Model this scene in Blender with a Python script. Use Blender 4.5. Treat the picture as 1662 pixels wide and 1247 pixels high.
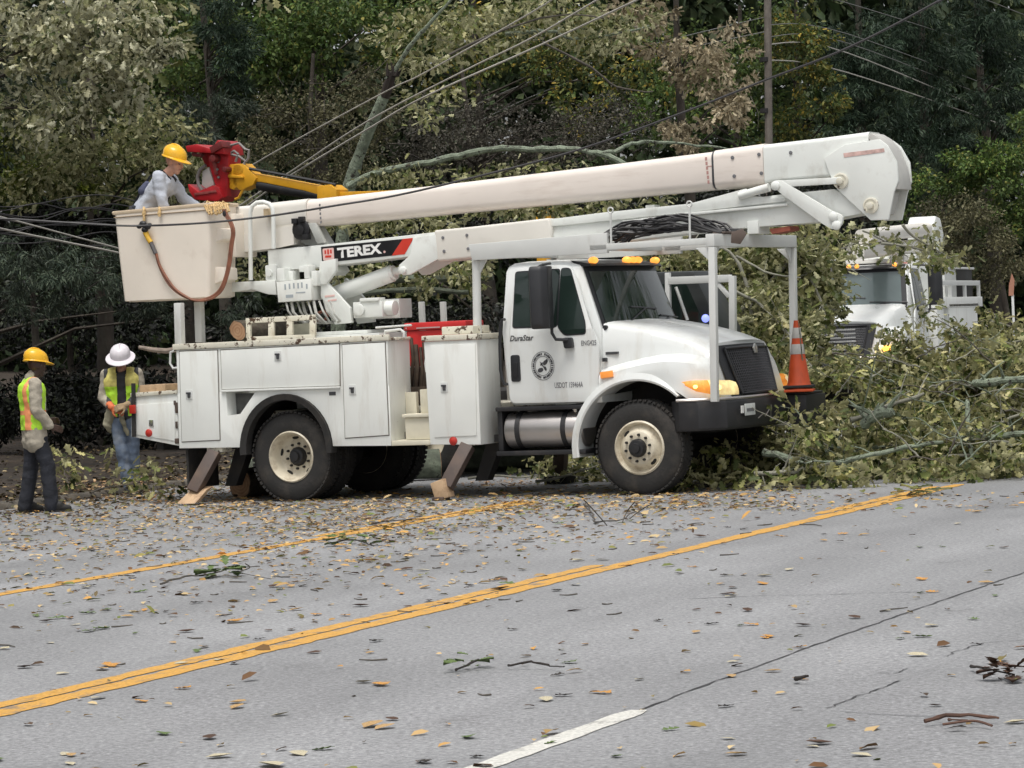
import bpy, bmesh, math, random
import numpy as np
from mathutils import Vector, Matrix, noise as mnoise
R = math.radians
SC = bpy.context.scene
COL = SC.collection
for o in list(bpy.data.objects):
    bpy.data.objects.remove(o)

# ------------------------------------------------------------------ camera, sky, sun, exposure
F_PX, CX, CY, CAM_H, ROLL = 5000.0, 831.0, 623.5, 1.78, 0.045
PITCH = math.atan((CY - 542.0) * math.cos(ROLL) / F_PX)
FWD = Vector((0, math.cos(PITCH), -math.sin(PITCH)))
_r0 = Vector((1, 0, 0)); _u0 = _r0.cross(FWD)
RIGHT = _r0 * math.cos(ROLL) - _u0 * math.sin(ROLL)
UP = _r0 * math.sin(ROLL) + _u0 * math.cos(ROLL)
EYE = Vector((0, 0, CAM_H))
cam_data = bpy.data.cameras.new('camera')
cam = bpy.data.objects.new('camera', cam_data); COL.objects.link(cam)
m = Matrix((RIGHT, UP, -FWD)).transposed().to_4x4(); m.translation = EYE
cam.matrix_world = m
cam_data.sensor_width = 36.0; cam_data.lens = F_PX / 1662.0 * 36.0
cam_data.clip_start = 0.1; cam_data.clip_end = 1500
SC.camera = cam
SUN_EL, SUN_AZ = 71.0, 196.0          # high overcast sun, a little behind the photographer
world = bpy.data.worlds.new('World'); SC.world = world; world.use_nodes = True
wn = world.node_tree; wn.nodes.clear()
sky = wn.nodes.new('ShaderNodeTexSky'); sky.sky_type = 'NISHITA'; sky.sun_disc = False
sky.sun_elevation = R(SUN_EL); sky.sun_rotation = R(SUN_AZ); sky.dust_density = 4.0; sky.air_density = 1.0
hs = wn.nodes.new('ShaderNodeHueSaturation'); hs.inputs['Saturation'].default_value = 0.16   # cloud cover: grey sky
bg = wn.nodes.new('ShaderNodeBackground'); bg.inputs['Strength'].default_value = 0.13
wo = wn.nodes.new('ShaderNodeOutputWorld')
wn.links.new(sky.outputs[0], hs.inputs['Color']); wn.links.new(hs.outputs[0], bg.inputs['Color']); wn.links.new(bg.outputs[0], wo.inputs['Surface'])
sun_data = bpy.data.lights.new('sun', 'SUN'); sun_data.energy = 1.6; sun_data.angle = R(24); sun_data.color = (1.0, 0.96, 0.9)
sun = bpy.data.objects.new('sun', sun_data); COL.objects.link(sun)
_sd = Vector((math.sin(R(SUN_AZ)) * math.cos(R(SUN_EL)), math.cos(R(SUN_AZ)) * math.cos(R(SUN_EL)), math.sin(R(SUN_EL))))
sun.rotation_euler = _sd.to_track_quat('Z', 'Y').to_euler(); sun.location = (0, 0, 60)
SC.view_settings.view_transform = 'Standard'; SC.view_settings.look = 'None'
SC.view_settings.exposure = 0.33; SC.view_settings.gamma = 1.0
SC.render.engine = 'CYCLES'
SC.cycles.use_denoising = True
SC.cycles.max_bounces = 6; SC.cycles.diffuse_bounces = 3; SC.cycles.glossy_bounces = 3; SC.cycles.transmission_bounces = 3
SC.cycles.sample_clamp_indirect = 4.0

# ------------------------------------------------------------------ layout: a photo point on the road plane, or at a known distance
def ray(u, v): return FWD + RIGHT * ((u - CX) / F_PX) - UP * ((v - CY) / F_PX)
def G(u, v, z=0.0):
    d = ray(u, v); return EYE + d * ((z - CAM_H) / d.z)
def at(u, v, Y):
    d = ray(u, v); return EYE + d * (Y / d.y)
TH = R(27.0)                           # the truck stands across the road
HD = Vector((math.cos(TH), -math.sin(TH), 0)); LF = Vector((math.sin(TH), math.cos(TH), 0))
ORG = Vector((-2.01223, 35.79179, 0)); WB = 4.323
def T(u, v, y):                        # point of the truck's own side planes: (x, z) at lateral y
    d = ray(u, v); q = EYE - ORG
    P = q + d * ((y - q.dot(LF)) / d.dot(LF))
    return (P.dot(HD), P.z)
def T3(u, v, y):
    a = T(u, v, y); return (a[0], y, a[1])
RD = Vector((0.397, 0.918, 0)).normalized(); RN = Vector((-RD.y, RD.x, 0))   # along the road; across it, towards the wood
CURB = 19.7
def road(s, n, z=0.0): return RD * s + RN * n + Vector((0, 0, z))

# ------------------------------------------------------------------ materials
MATS = {}
def nd(nt, kind, **kw):
    n = nt.nodes.new(kind)
    for k, val in kw.items():
        if k in n.inputs.keys(): n.inputs[k].default_value = val
        else: setattr(n, k, val)
    return n
def ramp(nt, src, stops, interp='LINEAR'):
    r = nt.nodes.new('ShaderNodeValToRGB'); cr = r.color_ramp; cr.interpolation = interp
    while len(cr.elements) > 1: cr.elements.remove(cr.elements[-1])
    for i, (p, c) in enumerate(stops):
        e = cr.elements[0] if i == 0 else cr.elements.new(p)
        e.position = p; e.color = (*c, 1) if len(c) == 3 else c
    nt.links.new(src, r.inputs[0]); return r.outputs[0]
def mix(nt, fac, a, b, mode='MIX'):
    n = nt.nodes.new('ShaderNodeMix'); n.data_type = 'RGBA'; n.blend_type = mode
    for i, x in ((0, fac), (6, a), (7, b)):
        if isinstance(x, (int, float)): n.inputs[i].default_value = x
        elif isinstance(x, tuple): n.inputs[i].default_value = (*x, 1)
        else: nt.links.new(x, n.inputs[i])
    return n.outputs[2]
def g3(v): return (v, v, v)
def M(name, col, rough=0.5, metal=0.0, var=0.06, vs=5.0, dirt=None, damt=0.6, ds=(6, 6, 1.2), dthr=0.55,
      chip=None, cthr=0.62, cs=14.0, bump=0.0, bs=60.0, emit=0.0, spec=0.5, coat=0.0):
    """paint with cloudy tone, grime streaks and chips"""
    if name in MATS: return MATS[name]
    mt = bpy.data.materials.new(name); mt.use_nodes = True; nt = mt.node_tree
    b = nt.nodes['Principled BSDF']; tc = nd(nt, 'ShaderNodeTexCoord')
    n1 = nd(nt, 'ShaderNodeTexNoise', Scale=vs, Detail=5.0); nt.links.new(tc.outputs['Object'], n1.inputs['Vector'])
    lo = tuple(c * (1 - var) for c in col); hi = tuple(min(1, c * (1 + var)) for c in col)
    c = ramp(nt, n1.outputs['Fac'], [(0.3, lo), (0.7, hi)])
    if dirt:
        mp = nd(nt, 'ShaderNodeMapping'); mp.inputs['Scale'].default_value = ds
        nt.links.new(tc.outputs['Object'], mp.inputs['Vector'])
        n2 = nd(nt, 'ShaderNodeTexNoise', Scale=1.0, Detail=8.0, Roughness=0.65); nt.links.new(mp.outputs[0], n2.inputs['Vector'])
        f = ramp(nt, n2.outputs['Fac'], [(dthr, g3(0)), (min(1, dthr + 0.25), g3(damt))])
        c = mix(nt, f, c, dirt)
    if chip:
        n3 = nd(nt, 'ShaderNodeTexNoise', Scale=cs, Detail=6.0, Roughness=0.7); nt.links.new(tc.outputs['Object'], n3.inputs['Vector'])
        f = ramp(nt, n3.outputs['Fac'], [(cthr, g3(0)), (cthr + 0.03, g3(1))]); c = mix(nt, f, c, chip)
    nt.links.new(c, b.inputs['Base Color'])
    rr = ramp(nt, n1.outputs['Fac'], [(0.3, g3(max(0, rough - 0.07))), (0.7, g3(min(1, rough + 0.07)))]); nt.links.new(rr, b.inputs['Roughness'])
    b.inputs['Metallic'].default_value = metal; b.inputs['Specular IOR Level'].default_value = spec; b.inputs['Coat Weight'].default_value = coat
    if bump:
        n4 = nd(nt, 'ShaderNodeTexNoise', Scale=bs, Detail=6.0); nt.links.new(tc.outputs['Object'], n4.inputs['Vector'])
        bp = nd(nt, 'ShaderNodeBump', Strength=bump, Distance=0.02); nt.links.new(n4.outputs['Fac'], bp.inputs['Height']); nt.links.new(bp.outputs[0], b.inputs['Normal'])
    if emit:
        nt.links.new(c, b.inputs['Emission Color']); b.inputs['Emission Strength'].default_value = emit
    MATS[name] = mt; return mt
def LEAF(name, stops, under=None, ucol=None, trans=0.22, rough=0.55, clump=0.35, cscale=1.3):
    """leaf colour differs from leaf to leaf and from clump to clump; the underside may be paler"""
    if name in MATS: return MATS[name]
    mt = bpy.data.materials.new(name); mt.use_nodes = True; nt = mt.node_tree
    b = nt.nodes['Principled BSDF']; ge = nd(nt, 'ShaderNodeNewGeometry'); tc = nd(nt, 'ShaderNodeTexCoord')
    c = ramp(nt, ge.outputs['Random Per Island'], stops)
    n1 = nd(nt, 'ShaderNodeTexNoise', Scale=cscale, Detail=3.0); nt.links.new(tc.outputs['Object'], n1.inputs['Vector'])
    f = ramp(nt, n1.outputs['Fac'], [(0.35, g3(1 - clump)), (0.65, g3(1 + clump * 0.6))]); c = mix(nt, 1.0, c, f, 'MULTIPLY')
    if ucol:
        u = nd(nt, 'ShaderNodeMath', operation='MULTIPLY'); nt.links.new(ge.outputs['Backfacing'], u.inputs[0]); u.inputs[1].default_value = under
        c = mix(nt, u.outputs[0], c, ucol)
    nt.links.new(c, b.inputs['Base Color']); b.inputs['Roughness'].default_value = rough; b.inputs['Specular IOR Level'].default_value = 0.3
    t = nd(nt, 'ShaderNodeBsdfTranslucent'); nt.links.new(c, t.inputs['Color'])
    ms = nd(nt, 'ShaderNodeMixShader'); ms.inputs[0].default_value = trans
    out = nt.nodes['Material Output']
    nt.links.new(b.outputs[0], ms.inputs[1]); nt.links.new(t.outputs[0], ms.inputs[2]); nt.links.new(ms.outputs[0], out.inputs['Surface'])
    MATS[name] = mt; return mt

# ------------------------------------------------------------------ mesh building
class MB:
    def __init__(s): s.v = []; s.f = []; s.mi = []; s.m = 0
    def add(s, vs, fs):
        o = len(s.v); s.v += [tuple(p) for p in vs]; s.f += [tuple(i + o for i in f) for f in fs]; s.mi += [s.m] * len(fs); return s
    def box(s, x0, x1, y0, y1, z0, z1):
        v = [(x, y, z) for x in (x0, x1) for y in (y0, y1) for z in (z0, z1)]
        return s.add(v, [(0, 1, 3, 2), (4, 6, 7, 5), (0, 4, 5, 1), (2, 3, 7, 6), (0, 2, 6, 4), (1, 5, 7, 3)])
    def obox(s, c, ax, ay, az, hx, hy, hz):    # oriented box
        c = Vector(c); ax = Vector(ax).normalized(); ay = Vector(ay).normalized(); az = Vector(az).normalized()
        v = [c + ax * (i * hx) + ay * (j * hy) + az * (k * hz) for i in (-1, 1) for j in (-1, 1) for k in (-1, 1)]
        return s.add(v, [(0, 1, 3, 2), (4, 6, 7, 5), (0, 4, 5, 1), (2, 3, 7, 6), (0, 2, 6, 4), (1, 5, 7, 3)])
    def prism(s, p, y0, y1):                  # outline in (x, z) given its depth along y
        n = len(p); v = [(a, y0, b) for a, b in p] + [(a, y1, b) for a, b in p]
        return s.add(v, [tuple(range(n)), tuple(range(2 * n - 1, n - 1, -1))] + [(i, i + n, (i + 1) % n + n, (i + 1) % n) for i in range(n)])
    def slab(s, p3, d):                       # planar outline in space, thickened by vector d
        n = len(p3); d = Vector(d); v = [Vector(a) for a in p3] + [Vector(a) + d for a in p3]
        return s.add(v, [tuple(range(n)), tuple(range(2 * n - 1, n - 1, -1))] + [(i, i + n, (i + 1) % n + n, (i + 1) % n) for i in range(n)])
    def loft(s, secs, closed=True, caps=True):
        n = len(secs[0]); v = [p for c in secs for p in c]; f = []
        for k in range(len(secs) - 1):
            for i in range(n if closed else n - 1):
                j = (i + 1) % n; f.append((k * n + i, k * n + j, (k + 1) * n + j, (k + 1) * n + i))
        if caps and closed: f += [tuple(range(n - 1, -1, -1)), tuple((len(secs) - 1) * n + i for i in range(n))]
        return s.add(v, f)
    def tube(s, path, r, n=8, caps=True, flat=1.0):
        path = [Vector(p) for p in path]
        q = [path[0]]
        for p in path[1:]:
            if (p - q[-1]).length > 1e-5: q.append(p)
        rs = r if isinstance(r, (list, tuple)) else [r] * len(path)
        path = q; up = None; secs = []
        for i, p in enumerate(path):
            t = (path[min(i + 1, len(path) - 1)] - path[max(i - 1, 0)]).normalized()
            if up is None:
                up = Vector((0, 0, 1)) if abs(t.z) < 0.9 else Vector((1, 0, 0))
            a = t.cross(up)
            if a.length < 1e-4: a = t.cross(Vector((0, 1, 0.3)))
            a.normalize(); up = a.cross(t).normalized(); rr = rs[min(i, len(rs) - 1)]
            secs.append([p + (a * math.cos(2 * math.pi * k / n) + up * (math.sin(2 * math.pi * k / n) * flat)) * rr for k in range(n)])
        return s.loft(secs, True, caps)
    def cyl(s, a, b, r, r2=None, n=16): return s.tube([a, b], [r, r if r2 is None else r2], n)
    def lathe(s, prof, org, axis, n=24):      # prof: (radius, height along axis)
        org = Vector(org); ax = Vector(axis).normalized(); a = ax.orthogonal().normalized(); b = ax.cross(a); secs = []
        for r, h in prof: secs.append([org + ax * h + (a * math.cos(2 * math.pi * k / n) + b * math.sin(2 * math.pi * k / n)) * max(r, 1e-4) for k in range(n)])
        return s.loft(secs)
    def ball(s, c, r, n=12):
        rx, ry, rz = (r, r, r) if isinstance(r, (int, float)) else r; c = Vector(c); secs = []
        for i in range(n // 2 + 1):
            ph = math.pi * i / (n // 2); sr = max(math.sin(ph), 1e-3)
            secs.append([c + Vector((rx * sr * math.cos(2 * math.pi * k / n), ry * sr * math.sin(2 * math.pi * k / n), rz * math.cos(ph))) for k in range(n)])
        return s.loft(secs)
    def cap(s, a, b, ra, rb, n=12):           # round-ended cone, for bodies
        a = Vector(a); b = Vector(b); s.ball(a, ra, n); s.ball(b, rb, n); return s.tube([a, b], [ra, rb], n)
    def build(s, name, mats, parent=None, bevel=0.0, seg=2, smooth=38, loc=None):
        me = bpy.data.meshes.new(name); bm = bmesh.new()
        vs = [bm.verts.new(p) for p in s.v]
        for f, mi in zip(s.f, s.mi):
            try: fc = bm.faces.new([vs[i] for i in f]); fc.material_index = mi
            except ValueError: pass
        bmesh.ops.remove_doubles(bm, verts=bm.verts, dist=1e-6)
        bmesh.ops.recalc_face_normals(bm, faces=bm.faces)
        if bevel:
            es = [e for e in bm.edges if len(e.link_faces) == 2 and e.calc_face_angle(0) > R(28)]
            bmesh.ops.bevel(bm, geom=es, offset=bevel, segments=seg, affect='EDGES', clamp_overlap=True, profile=0.6)
        bm.to_mesh(me); bm.free()
        return finish(name, me, mats, parent, smooth, loc)
def finish(name, me, mats, parent=None, smooth=38, loc=None):
    for mt in (mats if isinstance(mats, (list, tuple)) else [mats]): me.materials.append(mt)
    if smooth:
        me.polygons.foreach_set('use_smooth', [True] * len(me.polygons)); me.set_sharp_from_angle(angle=R(smooth))
    o = bpy.data.objects.new(name, me); COL.objects.link(o)
    if parent: o.parent = parent
    if loc is not None: o.location = loc
    return o
def tag(o, label=None, cat=None, group=None, kind=None):
    if label: o['label'] = label
    if cat: o['category'] = cat
    if group: o['group'] = group
    if kind: o['kind'] = kind
    return o
def empty(name, loc=(0, 0, 0), rz=0.0):
    o = bpy.data.objects.new(name, None); COL.objects.link(o); o.location = loc; o.rotation_euler = (0, 0, rz); o.empty_display_size = 0.2; return o
def copy_tree(o, parent=None):
    c = o.copy(); COL.objects.link(c); c.parent = parent
    for ch in o.children: copy_tree(ch, c)
    return c
def evaluated(o):
    """bake an object's modifiers into its mesh"""
    dg = bpy.context.evaluated_depsgraph_get(); me = bpy.data.meshes.new_from_object(o.evaluated_get(dg))
    old = o.data; o.modifiers.clear(); o.data = me; bpy.data.meshes.remove(old); return o
def carve(o, cutter):
    c = cutter.build('cutter', [], None, smooth=0)
    md = o.modifiers.new('cut', 'BOOLEAN'); md.object = c; md.operation = 'DIFFERENCE'; md.solver = 'EXACT'
    evaluated(o); me = c.data; bpy.data.objects.remove(c); bpy.data.meshes.remove(me); return o
def lettering(name, text, org, xd, yd, size, mt, parent, fat=0.0, depth=0.002, mi=0, shear=0.0, align='LEFT', width=None):
    cu = bpy.data.curves.new('letters', 'FONT'); cu.body = text; cu.size = 1.0; cu.offset = fat; cu.align_x = align; cu.shear = shear; cu.resolution_u = 3
    to = bpy.data.objects.new('letters', cu); COL.objects.link(to)
    bpy.context.view_layer.update()
    me = bpy.data.meshes.new_from_object(to); bpy.data.objects.remove(to); bpy.data.curves.remove(cu)
    xs = [v.co.x for v in me.vertices]; w = (max(xs) - min(xs)) or 1
    sx = size if width is None else width / w
    org = Vector(org); xd = Vector(xd).normalized(); yd = Vector(yd).normalized(); nn = xd.cross(yd).normalized()
    for v in me.vertices: v.co = org + xd * (v.co.x * sx) + yd * (v.co.y * size) + nn * depth
    me.name = name; return finish(name, me, mt, parent, 0)
def blob(name, mb, mats, parent=None, voxel=0.012, smooth_it=4, wrinkle=0.0, wscale=9.0, pick=None, loc=None):
    """melt the pieces of a body or a garment into one continuous skin"""
    o = mb.build(name, mats, parent, smooth=0)
    md = o.modifiers.new('r', 'REMESH'); md.mode = 'VOXEL'; md.voxel_size = voxel
    if smooth_it:
        sm = o.modifiers.new('s', 'SMOOTH'); sm.factor = 0.5; sm.iterations = smooth_it
    evaluated(o); me = o.data
    if not me.materials:
        for mt in (mats if isinstance(mats, (list, tuple)) else [mats]): me.materials.append(mt)
    if wrinkle:
        nr = [v.normal.copy() for v in me.vertices]
        for v, n in zip(me.vertices, nr):
            p = v.co; k = mnoise.noise(Vector((p.x * wscale, p.y * wscale, p.z * wscale * 1.7))) + 0.5 * mnoise.noise(p * wscale * 2.3)
            v.co = p + n * (k * wrinkle)
    if pick:
        for p in me.polygons: p.material_index = pick(p.center, p.normal)
    me.polygons.foreach_set('use_smooth', [True] * len(me.polygons))
    if loc is not None: o.location = loc
    return o

# ------------------------------------------------------------------ leaves in bulk
def oak_template():
    w = [(0.0, .02), (.16, .20), (.28, .10), (.44, .30), (.56, .14), (.74, .30), (.86, .15), (1.0, .0)]
    v = []; f = []
    for t, a in w: v += [(t, 0, 0.02 - 0.10 * t * t), (t + (.06 if a > .18 else 0), a, .06 + .1 * a), (t + (.06 if a > .18 else 0), -a, .06 + .1 * a)]
    for i in range(len(w) - 1):
        a = 3 * i; b = a + 3
        f += [(a, b, b + 1, a + 1), (a, a + 2, b + 2, b)]
    return np.array(v, float), np.array(f, int)
def oval_template():
    v = [(0, 0, 0), (.35, .24, .05), (.75, .2, .03), (1, 0, -.1), (.75, -.2, .03), (.35, -.24, .05), (.5, 0, .0)]
    return np.array(v, float), np.array([(0, 6, 2, 1), (6, 3, 2, 2), (0, 5, 4, 6), (6, 4, 3, 3)], int)
def kite_template():
    return np.array([(0, 0, 0), (.5, .26, .06), (1, 0, -.05), (.5, -.26, .06)], float), np.array([(0, 2, 1, 1), (0, 3, 2, 2)], int)
def strip_template():
    return np.array([(0, .04, 0), (0, -.04, 0), (.5, .09, .03), (.5, -.09, .03), (1, 0, -.08)], float), np.array([(0, 1, 3, 2), (2, 3, 4, 4)], int)
TEMPL = {'oak': oak_template(), 'oval': oval_template(), 'kite': kite_template(), 'strip': strip_template()}
class Leaves:
    def __init__(s, seed): s.g = np.random.default_rng(seed); s.P = []; s.D = []; s.N = []; s.S = []
    def cluster(s, c, r, n, size, axis=(0, 0, -0.3), spread=1.0, up=0.6, shell=0.6, jit=0.3, flat=1.0):
        g = s.g; d = g.normal(size=(n, 3)); d /= np.linalg.norm(d, axis=1)[:, None] + 1e-9
        rad = g.random(n) ** shell; r = np.array(r if isinstance(r, (tuple, list)) else (r, r, r))
        s.P.append(np.array(c)[None] + d * rad[:, None] * r)
        ax = d * 0.7 + np.array(axis)[None] + g.normal(size=(n, 3)) * 0.5 * spread
        ax[:, 2] *= flat; s.D.append(ax); nn = g.normal(size=(n, 3)) * 0.6 * flat; nn[:, 2] += up; s.N.append(nn)
        s.S.append(size * (1 + jit * g.normal(size=n)).clip(0.45, 1.8))
        return s
    def mesh(s, name, kind, mt, parent=None, loc=None):
        if not s.P: return None
        P = np.concatenate(s.P); D = np.concatenate(s.D); N = np.concatenate(s.N); S = np.concatenate(s.S)
        D /= np.linalg.norm(D, axis=1)[:, None] + 1e-9; B = np.cross(N, D); B /= np.linalg.norm(B, axis=1)[:, None] + 1e-9; N = np.cross(D, B)
        tv, tf = TEMPL[kind]; n = len(P); k = len(tv)
        V = P[:, None] + (tv[None, :, 0, None] * D[:, None] + tv[None, :, 1, None] * B[:, None] + tv[None, :, 2, None] * N[:, None]) * S[:, None, None]
        V = V.reshape(-1, 3)
        tris = [tuple(dict.fromkeys(f)) for f in tf]
        starts = []; loops = []; base = (np.arange(n) * k)
        lt = np.concatenate([np.array(f) for f in tris]); ln = np.array([len(f) for f in tris])
        L = (base[:, None] + lt[None]).reshape(-1); cnt = np.tile(ln, n); st = np.concatenate([[0], np.cumsum(cnt)[:-1]])
        me = bpy.data.meshes.new(name); me.vertices.add(len(V)); me.vertices.foreach_set('co', V.astype(np.float32).reshape(-1))
        me.loops.add(len(L)); me.loops.foreach_set('vertex_index', L.astype(np.int32))
        me.polygons.add(len(cnt)); me.polygons.foreach_set('loop_start', st.astype(np.int32))
        me.update(calc_edges=True); me.validate()
        return finish(name, me, mt, parent, 0, loc)
# ------------------------------------------------------------------ ground, road, kerb, markings
def asphalt():
    mt = bpy.data.materials.new('asphalt'); mt.use_nodes = True; nt = mt.node_tree; b = nt.nodes['Principled BSDF']; tc = nd(nt, 'ShaderNodeTexCoord')
    def noise(sc, det=4, rough=.6, vec=None):
        n = nd(nt, 'ShaderNodeTexNoise', Scale=sc, Detail=float(det), Roughness=rough); nt.links.new(vec or tc.outputs['Object'], n.inputs['Vector']); return n.outputs['Fac']
    fine = noise(34, 3, .85); grain = noise(17, 4, .7); cloud = noise(.35, 5, .6)
    mp = nd(nt, 'ShaderNodeMapping'); mp.inputs['Rotation'].default_value = (0, 0, -math.atan2(RD.y, RD.x)); nt.links.new(tc.outputs['Object'], mp.inputs['Vector'])
    mp2 = nd(nt, 'ShaderNodeMapping'); mp2.inputs['Scale'].default_value = (.05, .9, 1); nt.links.new(mp.outputs[0], mp2.inputs['Vector'])
    lanes = noise(1.0, 3, .5, mp2.outputs[0])
    c = ramp(nt, fine, [(.28, (.150, .150, .153)), (.45, (.256, .258, .264)), (.58, (.322, .325, .333)), (.72, (.47, .475, .485))])
    c = mix(nt, 1.0, c, ramp(nt, grain, [(.3, g3(.82)), (.7, g3(1.12))]), 'MULTIPLY')
    c = mix(nt, 1.0, c, ramp(nt, cloud, [(.32, g3(.82)), (.68, g3(1.1))]), 'MULTIPLY')
    c = mix(nt, 1.0, c, ramp(nt, lanes, [(.3, g3(.80)), (.7, g3(1.10))]), 'MULTIPLY')
    stain = noise(1.1, 6, .75); c = mix(nt, 1.0, c, ramp(nt, stain, [(.60, g3(1.0)), (.74, (.70, .69, .68))]), 'MULTIPLY')
    nt.links.new(c, b.inputs['Base Color'])
    nt.links.new(ramp(nt, cloud, [(.3, g3(.5)), (.7, g3(.7))]), b.inputs['Roughness'])
    bp = nd(nt, 'ShaderNodeBump', Strength=.55, Distance=.006); nt.links.new(fine, bp.inputs['Height']); nt.links.new(bp.outputs[0], b.inputs['Normal'])
    return mt
def road_paint(name, col):
    mt = bpy.data.materials.new(name); mt.use_nodes = True; nt = mt.node_tree; b = nt.nodes['Principled BSDF']; tc = nd(nt, 'ShaderNodeTexCoord')
    n = nd(nt, 'ShaderNodeTexNoise', Scale=6.0, Detail=9.0, Roughness=.75); nt.links.new(tc.outputs['Object'], n.inputs['Vector'])
    n2 = nd(nt, 'ShaderNodeTexNoise', Scale=55.0, Detail=3.0); nt.links.new(tc.outputs['Object'], n2.inputs['Vector'])
    f = ramp(nt, n.outputs['Fac'], [(.53, g3(0)), (.64, g3(.85))])
    c = mix(nt, f, col, (.17, .16, .15)); c = mix(nt, 1.0, c, ramp(nt, n2.outputs['Fac'], [(.3, g3(.72)), (.65, g3(1.08))]), 'MULTIPLY')
    nt.links.new(c, b.inputs['Base Color']); b.inputs['Roughness'].default_value = .6
    return mt
def strip(name, mt, n0, n1, s0, s1, z, ragged=0.0, seed=1):
    rg = random.Random(seed); mb = MB(); k = max(1, int((s1 - s0) / .12)) if ragged else 1; secs = []
    for i in range(k + 1):
        s = s0 + (s1 - s0) * i / k; a = ragged * (rg.random() - .5); c = ragged * (rg.random() - .5)
        if ragged and i in (0, k): a += (n1 - n0) * .2; c -= (n1 - n0) * .2
        secs.append([road(s, n0 + a, z), road(s, n1 + c, z)])
    mb.loft(secs, False, False); o = mb.build(name, mt, None, smooth=0); return tag(o, kind='structure')
mb = MB(); secs = []
ss = [-60, -20, 0, 20, 40, 70, 120, 200, 320]
mb.loft([[road(s, -24, 0), road(s, CURB, 0)] for s in ss], False, False)
tag(mb.build('road', asphalt(), None, smooth=0), kind='structure')
# soil and leaf litter beyond the kerb, rising into the wood; grass on the near side
def rise(n, s):
    d = n - CURB - .32
    if d <= 0: return .07
    return .07 + .025 * min(d, 14) + (.14 * (d - 14) if d > 14 else 0) * min(1, 18 / max(d, 18)) + min(d, 1) * .08 * mnoise.noise(Vector((s * .35, d * .35, 0)))
mb = MB(); ns = [CURB + .32 + x for x in (0, .6, 1.2, 2, 3, 4, 5, 6.5, 8, 10, 13, 17, 22, 30, 40, 60, 90, 140)]
mb.loft([[road(s, n, rise(n, s)) for n in ns] for s in [-60, -20, 0, 10] + [15 + 1.5 * i for i in range(40)] + [80, 90, 105, 120, 150, 200, 320]], False, False)
soil = M('leafy_soil', (.030, .021, .014), .9, var=.5, vs=2.2, dirt=(.11, .07, .035), damt=.8, ds=(9, 9, 9), dthr=.56, chip=(.05, .07, .02), cthr=.64, cs=5, bump=.8, bs=14)
tag(mb.build('ground', soil, None), kind='structure')
mb = MB(); mb.loft([[road(s, -24, .02), road(s, -30, .25), road(s, -140, 2)] for s in (-60, 0, 60, 320)], False, False)
tag(mb.build('verge', M('verge_grass', (.05, .075, .025), .9, var=.4, vs=3, bump=.5, bs=20), None), kind='structure')
mb = MB(); prof = [(CURB, -.02), (CURB + .02, .05), (CURB + .05, .075), (CURB + .30, .075), (CURB + .33, .0)]
mb.loft([[road(s, n, z) for n, z in prof] for s in (-60, 0, 20, 40, 60, 100, 320)], False, False)
tag(mb.build('kerb', M('kerb_concrete', (.11, .098, .082), .85, var=.35, vs=3, dirt=(.09, .07, .045), damt=.9, ds=(4, 4, 4), dthr=.5, bump=.3, bs=40), None), kind='structure')
YEL = road_paint('yellow_paint', (.64, .345, .065)); WHT = road_paint('white_paint', (.66, .65, .60))
strip('road_marking', YEL, 8.42, 8.59, -6, 31.3, .004, .03, 2)
strip('road_marking', YEL, 8.625, 8.77, -6, 21.6, .004, .035, 3)
strip('road_marking', YEL, 8.62, 8.76, 27.0, 31.0, .004, .04, 4)
strip('road_marking', YEL, 12.65, 12.82, -6, 29.9, .004, .035, 5)
strip('road_marking', YEL, 12.86, 12.99, 25.2, 30.1, .004, .035, 6)
strip('road_marking', YEL, 12.86, 12.98, -6, 19.5, .004, .03, 7)
strip('road_marking', WHT, 5.14, 5.27, 9.6, 13.35, .004, .012, 8)
CRK = M('crack_tar', (.06, .06, .063), .85, var=.5, vs=3)
def crack(pts, w, seed, step=.14, wob=.018):
    rg = random.Random(seed); mb = MB(); p = [G(*q) for q in pts]; secs = []
    for a, b in zip(p, p[1:]):
        k = max(2, int((b - a).length / step)); t = (b - a).normalized(); nn = Vector((-t.y, t.x, 0))
        for i in range(k + (b is p[-1])):
            c = a.lerp(b, i / k) + nn * (wob * (rg.random() - .5)); ww = w * (.35 + .9 * rg.random()); secs.append([c - nn * ww / 2 + Vector((0, 0, .0035)), c + nn * ww / 2 + Vector((0, 0, .0035))])
    mb.loft(secs, False, False); tag(mb.build('road_crack', CRK, None, smooth=0), kind='structure')
crack([(1012, 1164), (1130, 1118), (1300, 1056), (1480, 992), (1662, 930), (1800, 880)], .018, 1)
crack([(1345, 1150), (1400, 1128), (1462, 1106)], .012, 2, .05, .03); crack([(1425, 1093), (1450, 1094), (1475, 1086)], .010, 3, .05, .02)
crack([(1535, 1066), (1556, 1056), (1600, 1044), (1662, 1040)], .009, 4, .05, .03)
crack([(1115, 973), (1230, 968), (1340, 966), (1530, 960)], .012, 5, .1, .02); crack([(1370, 1157), (1480, 1163), (1600, 1166)], .008, 6, .08, .02)
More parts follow.
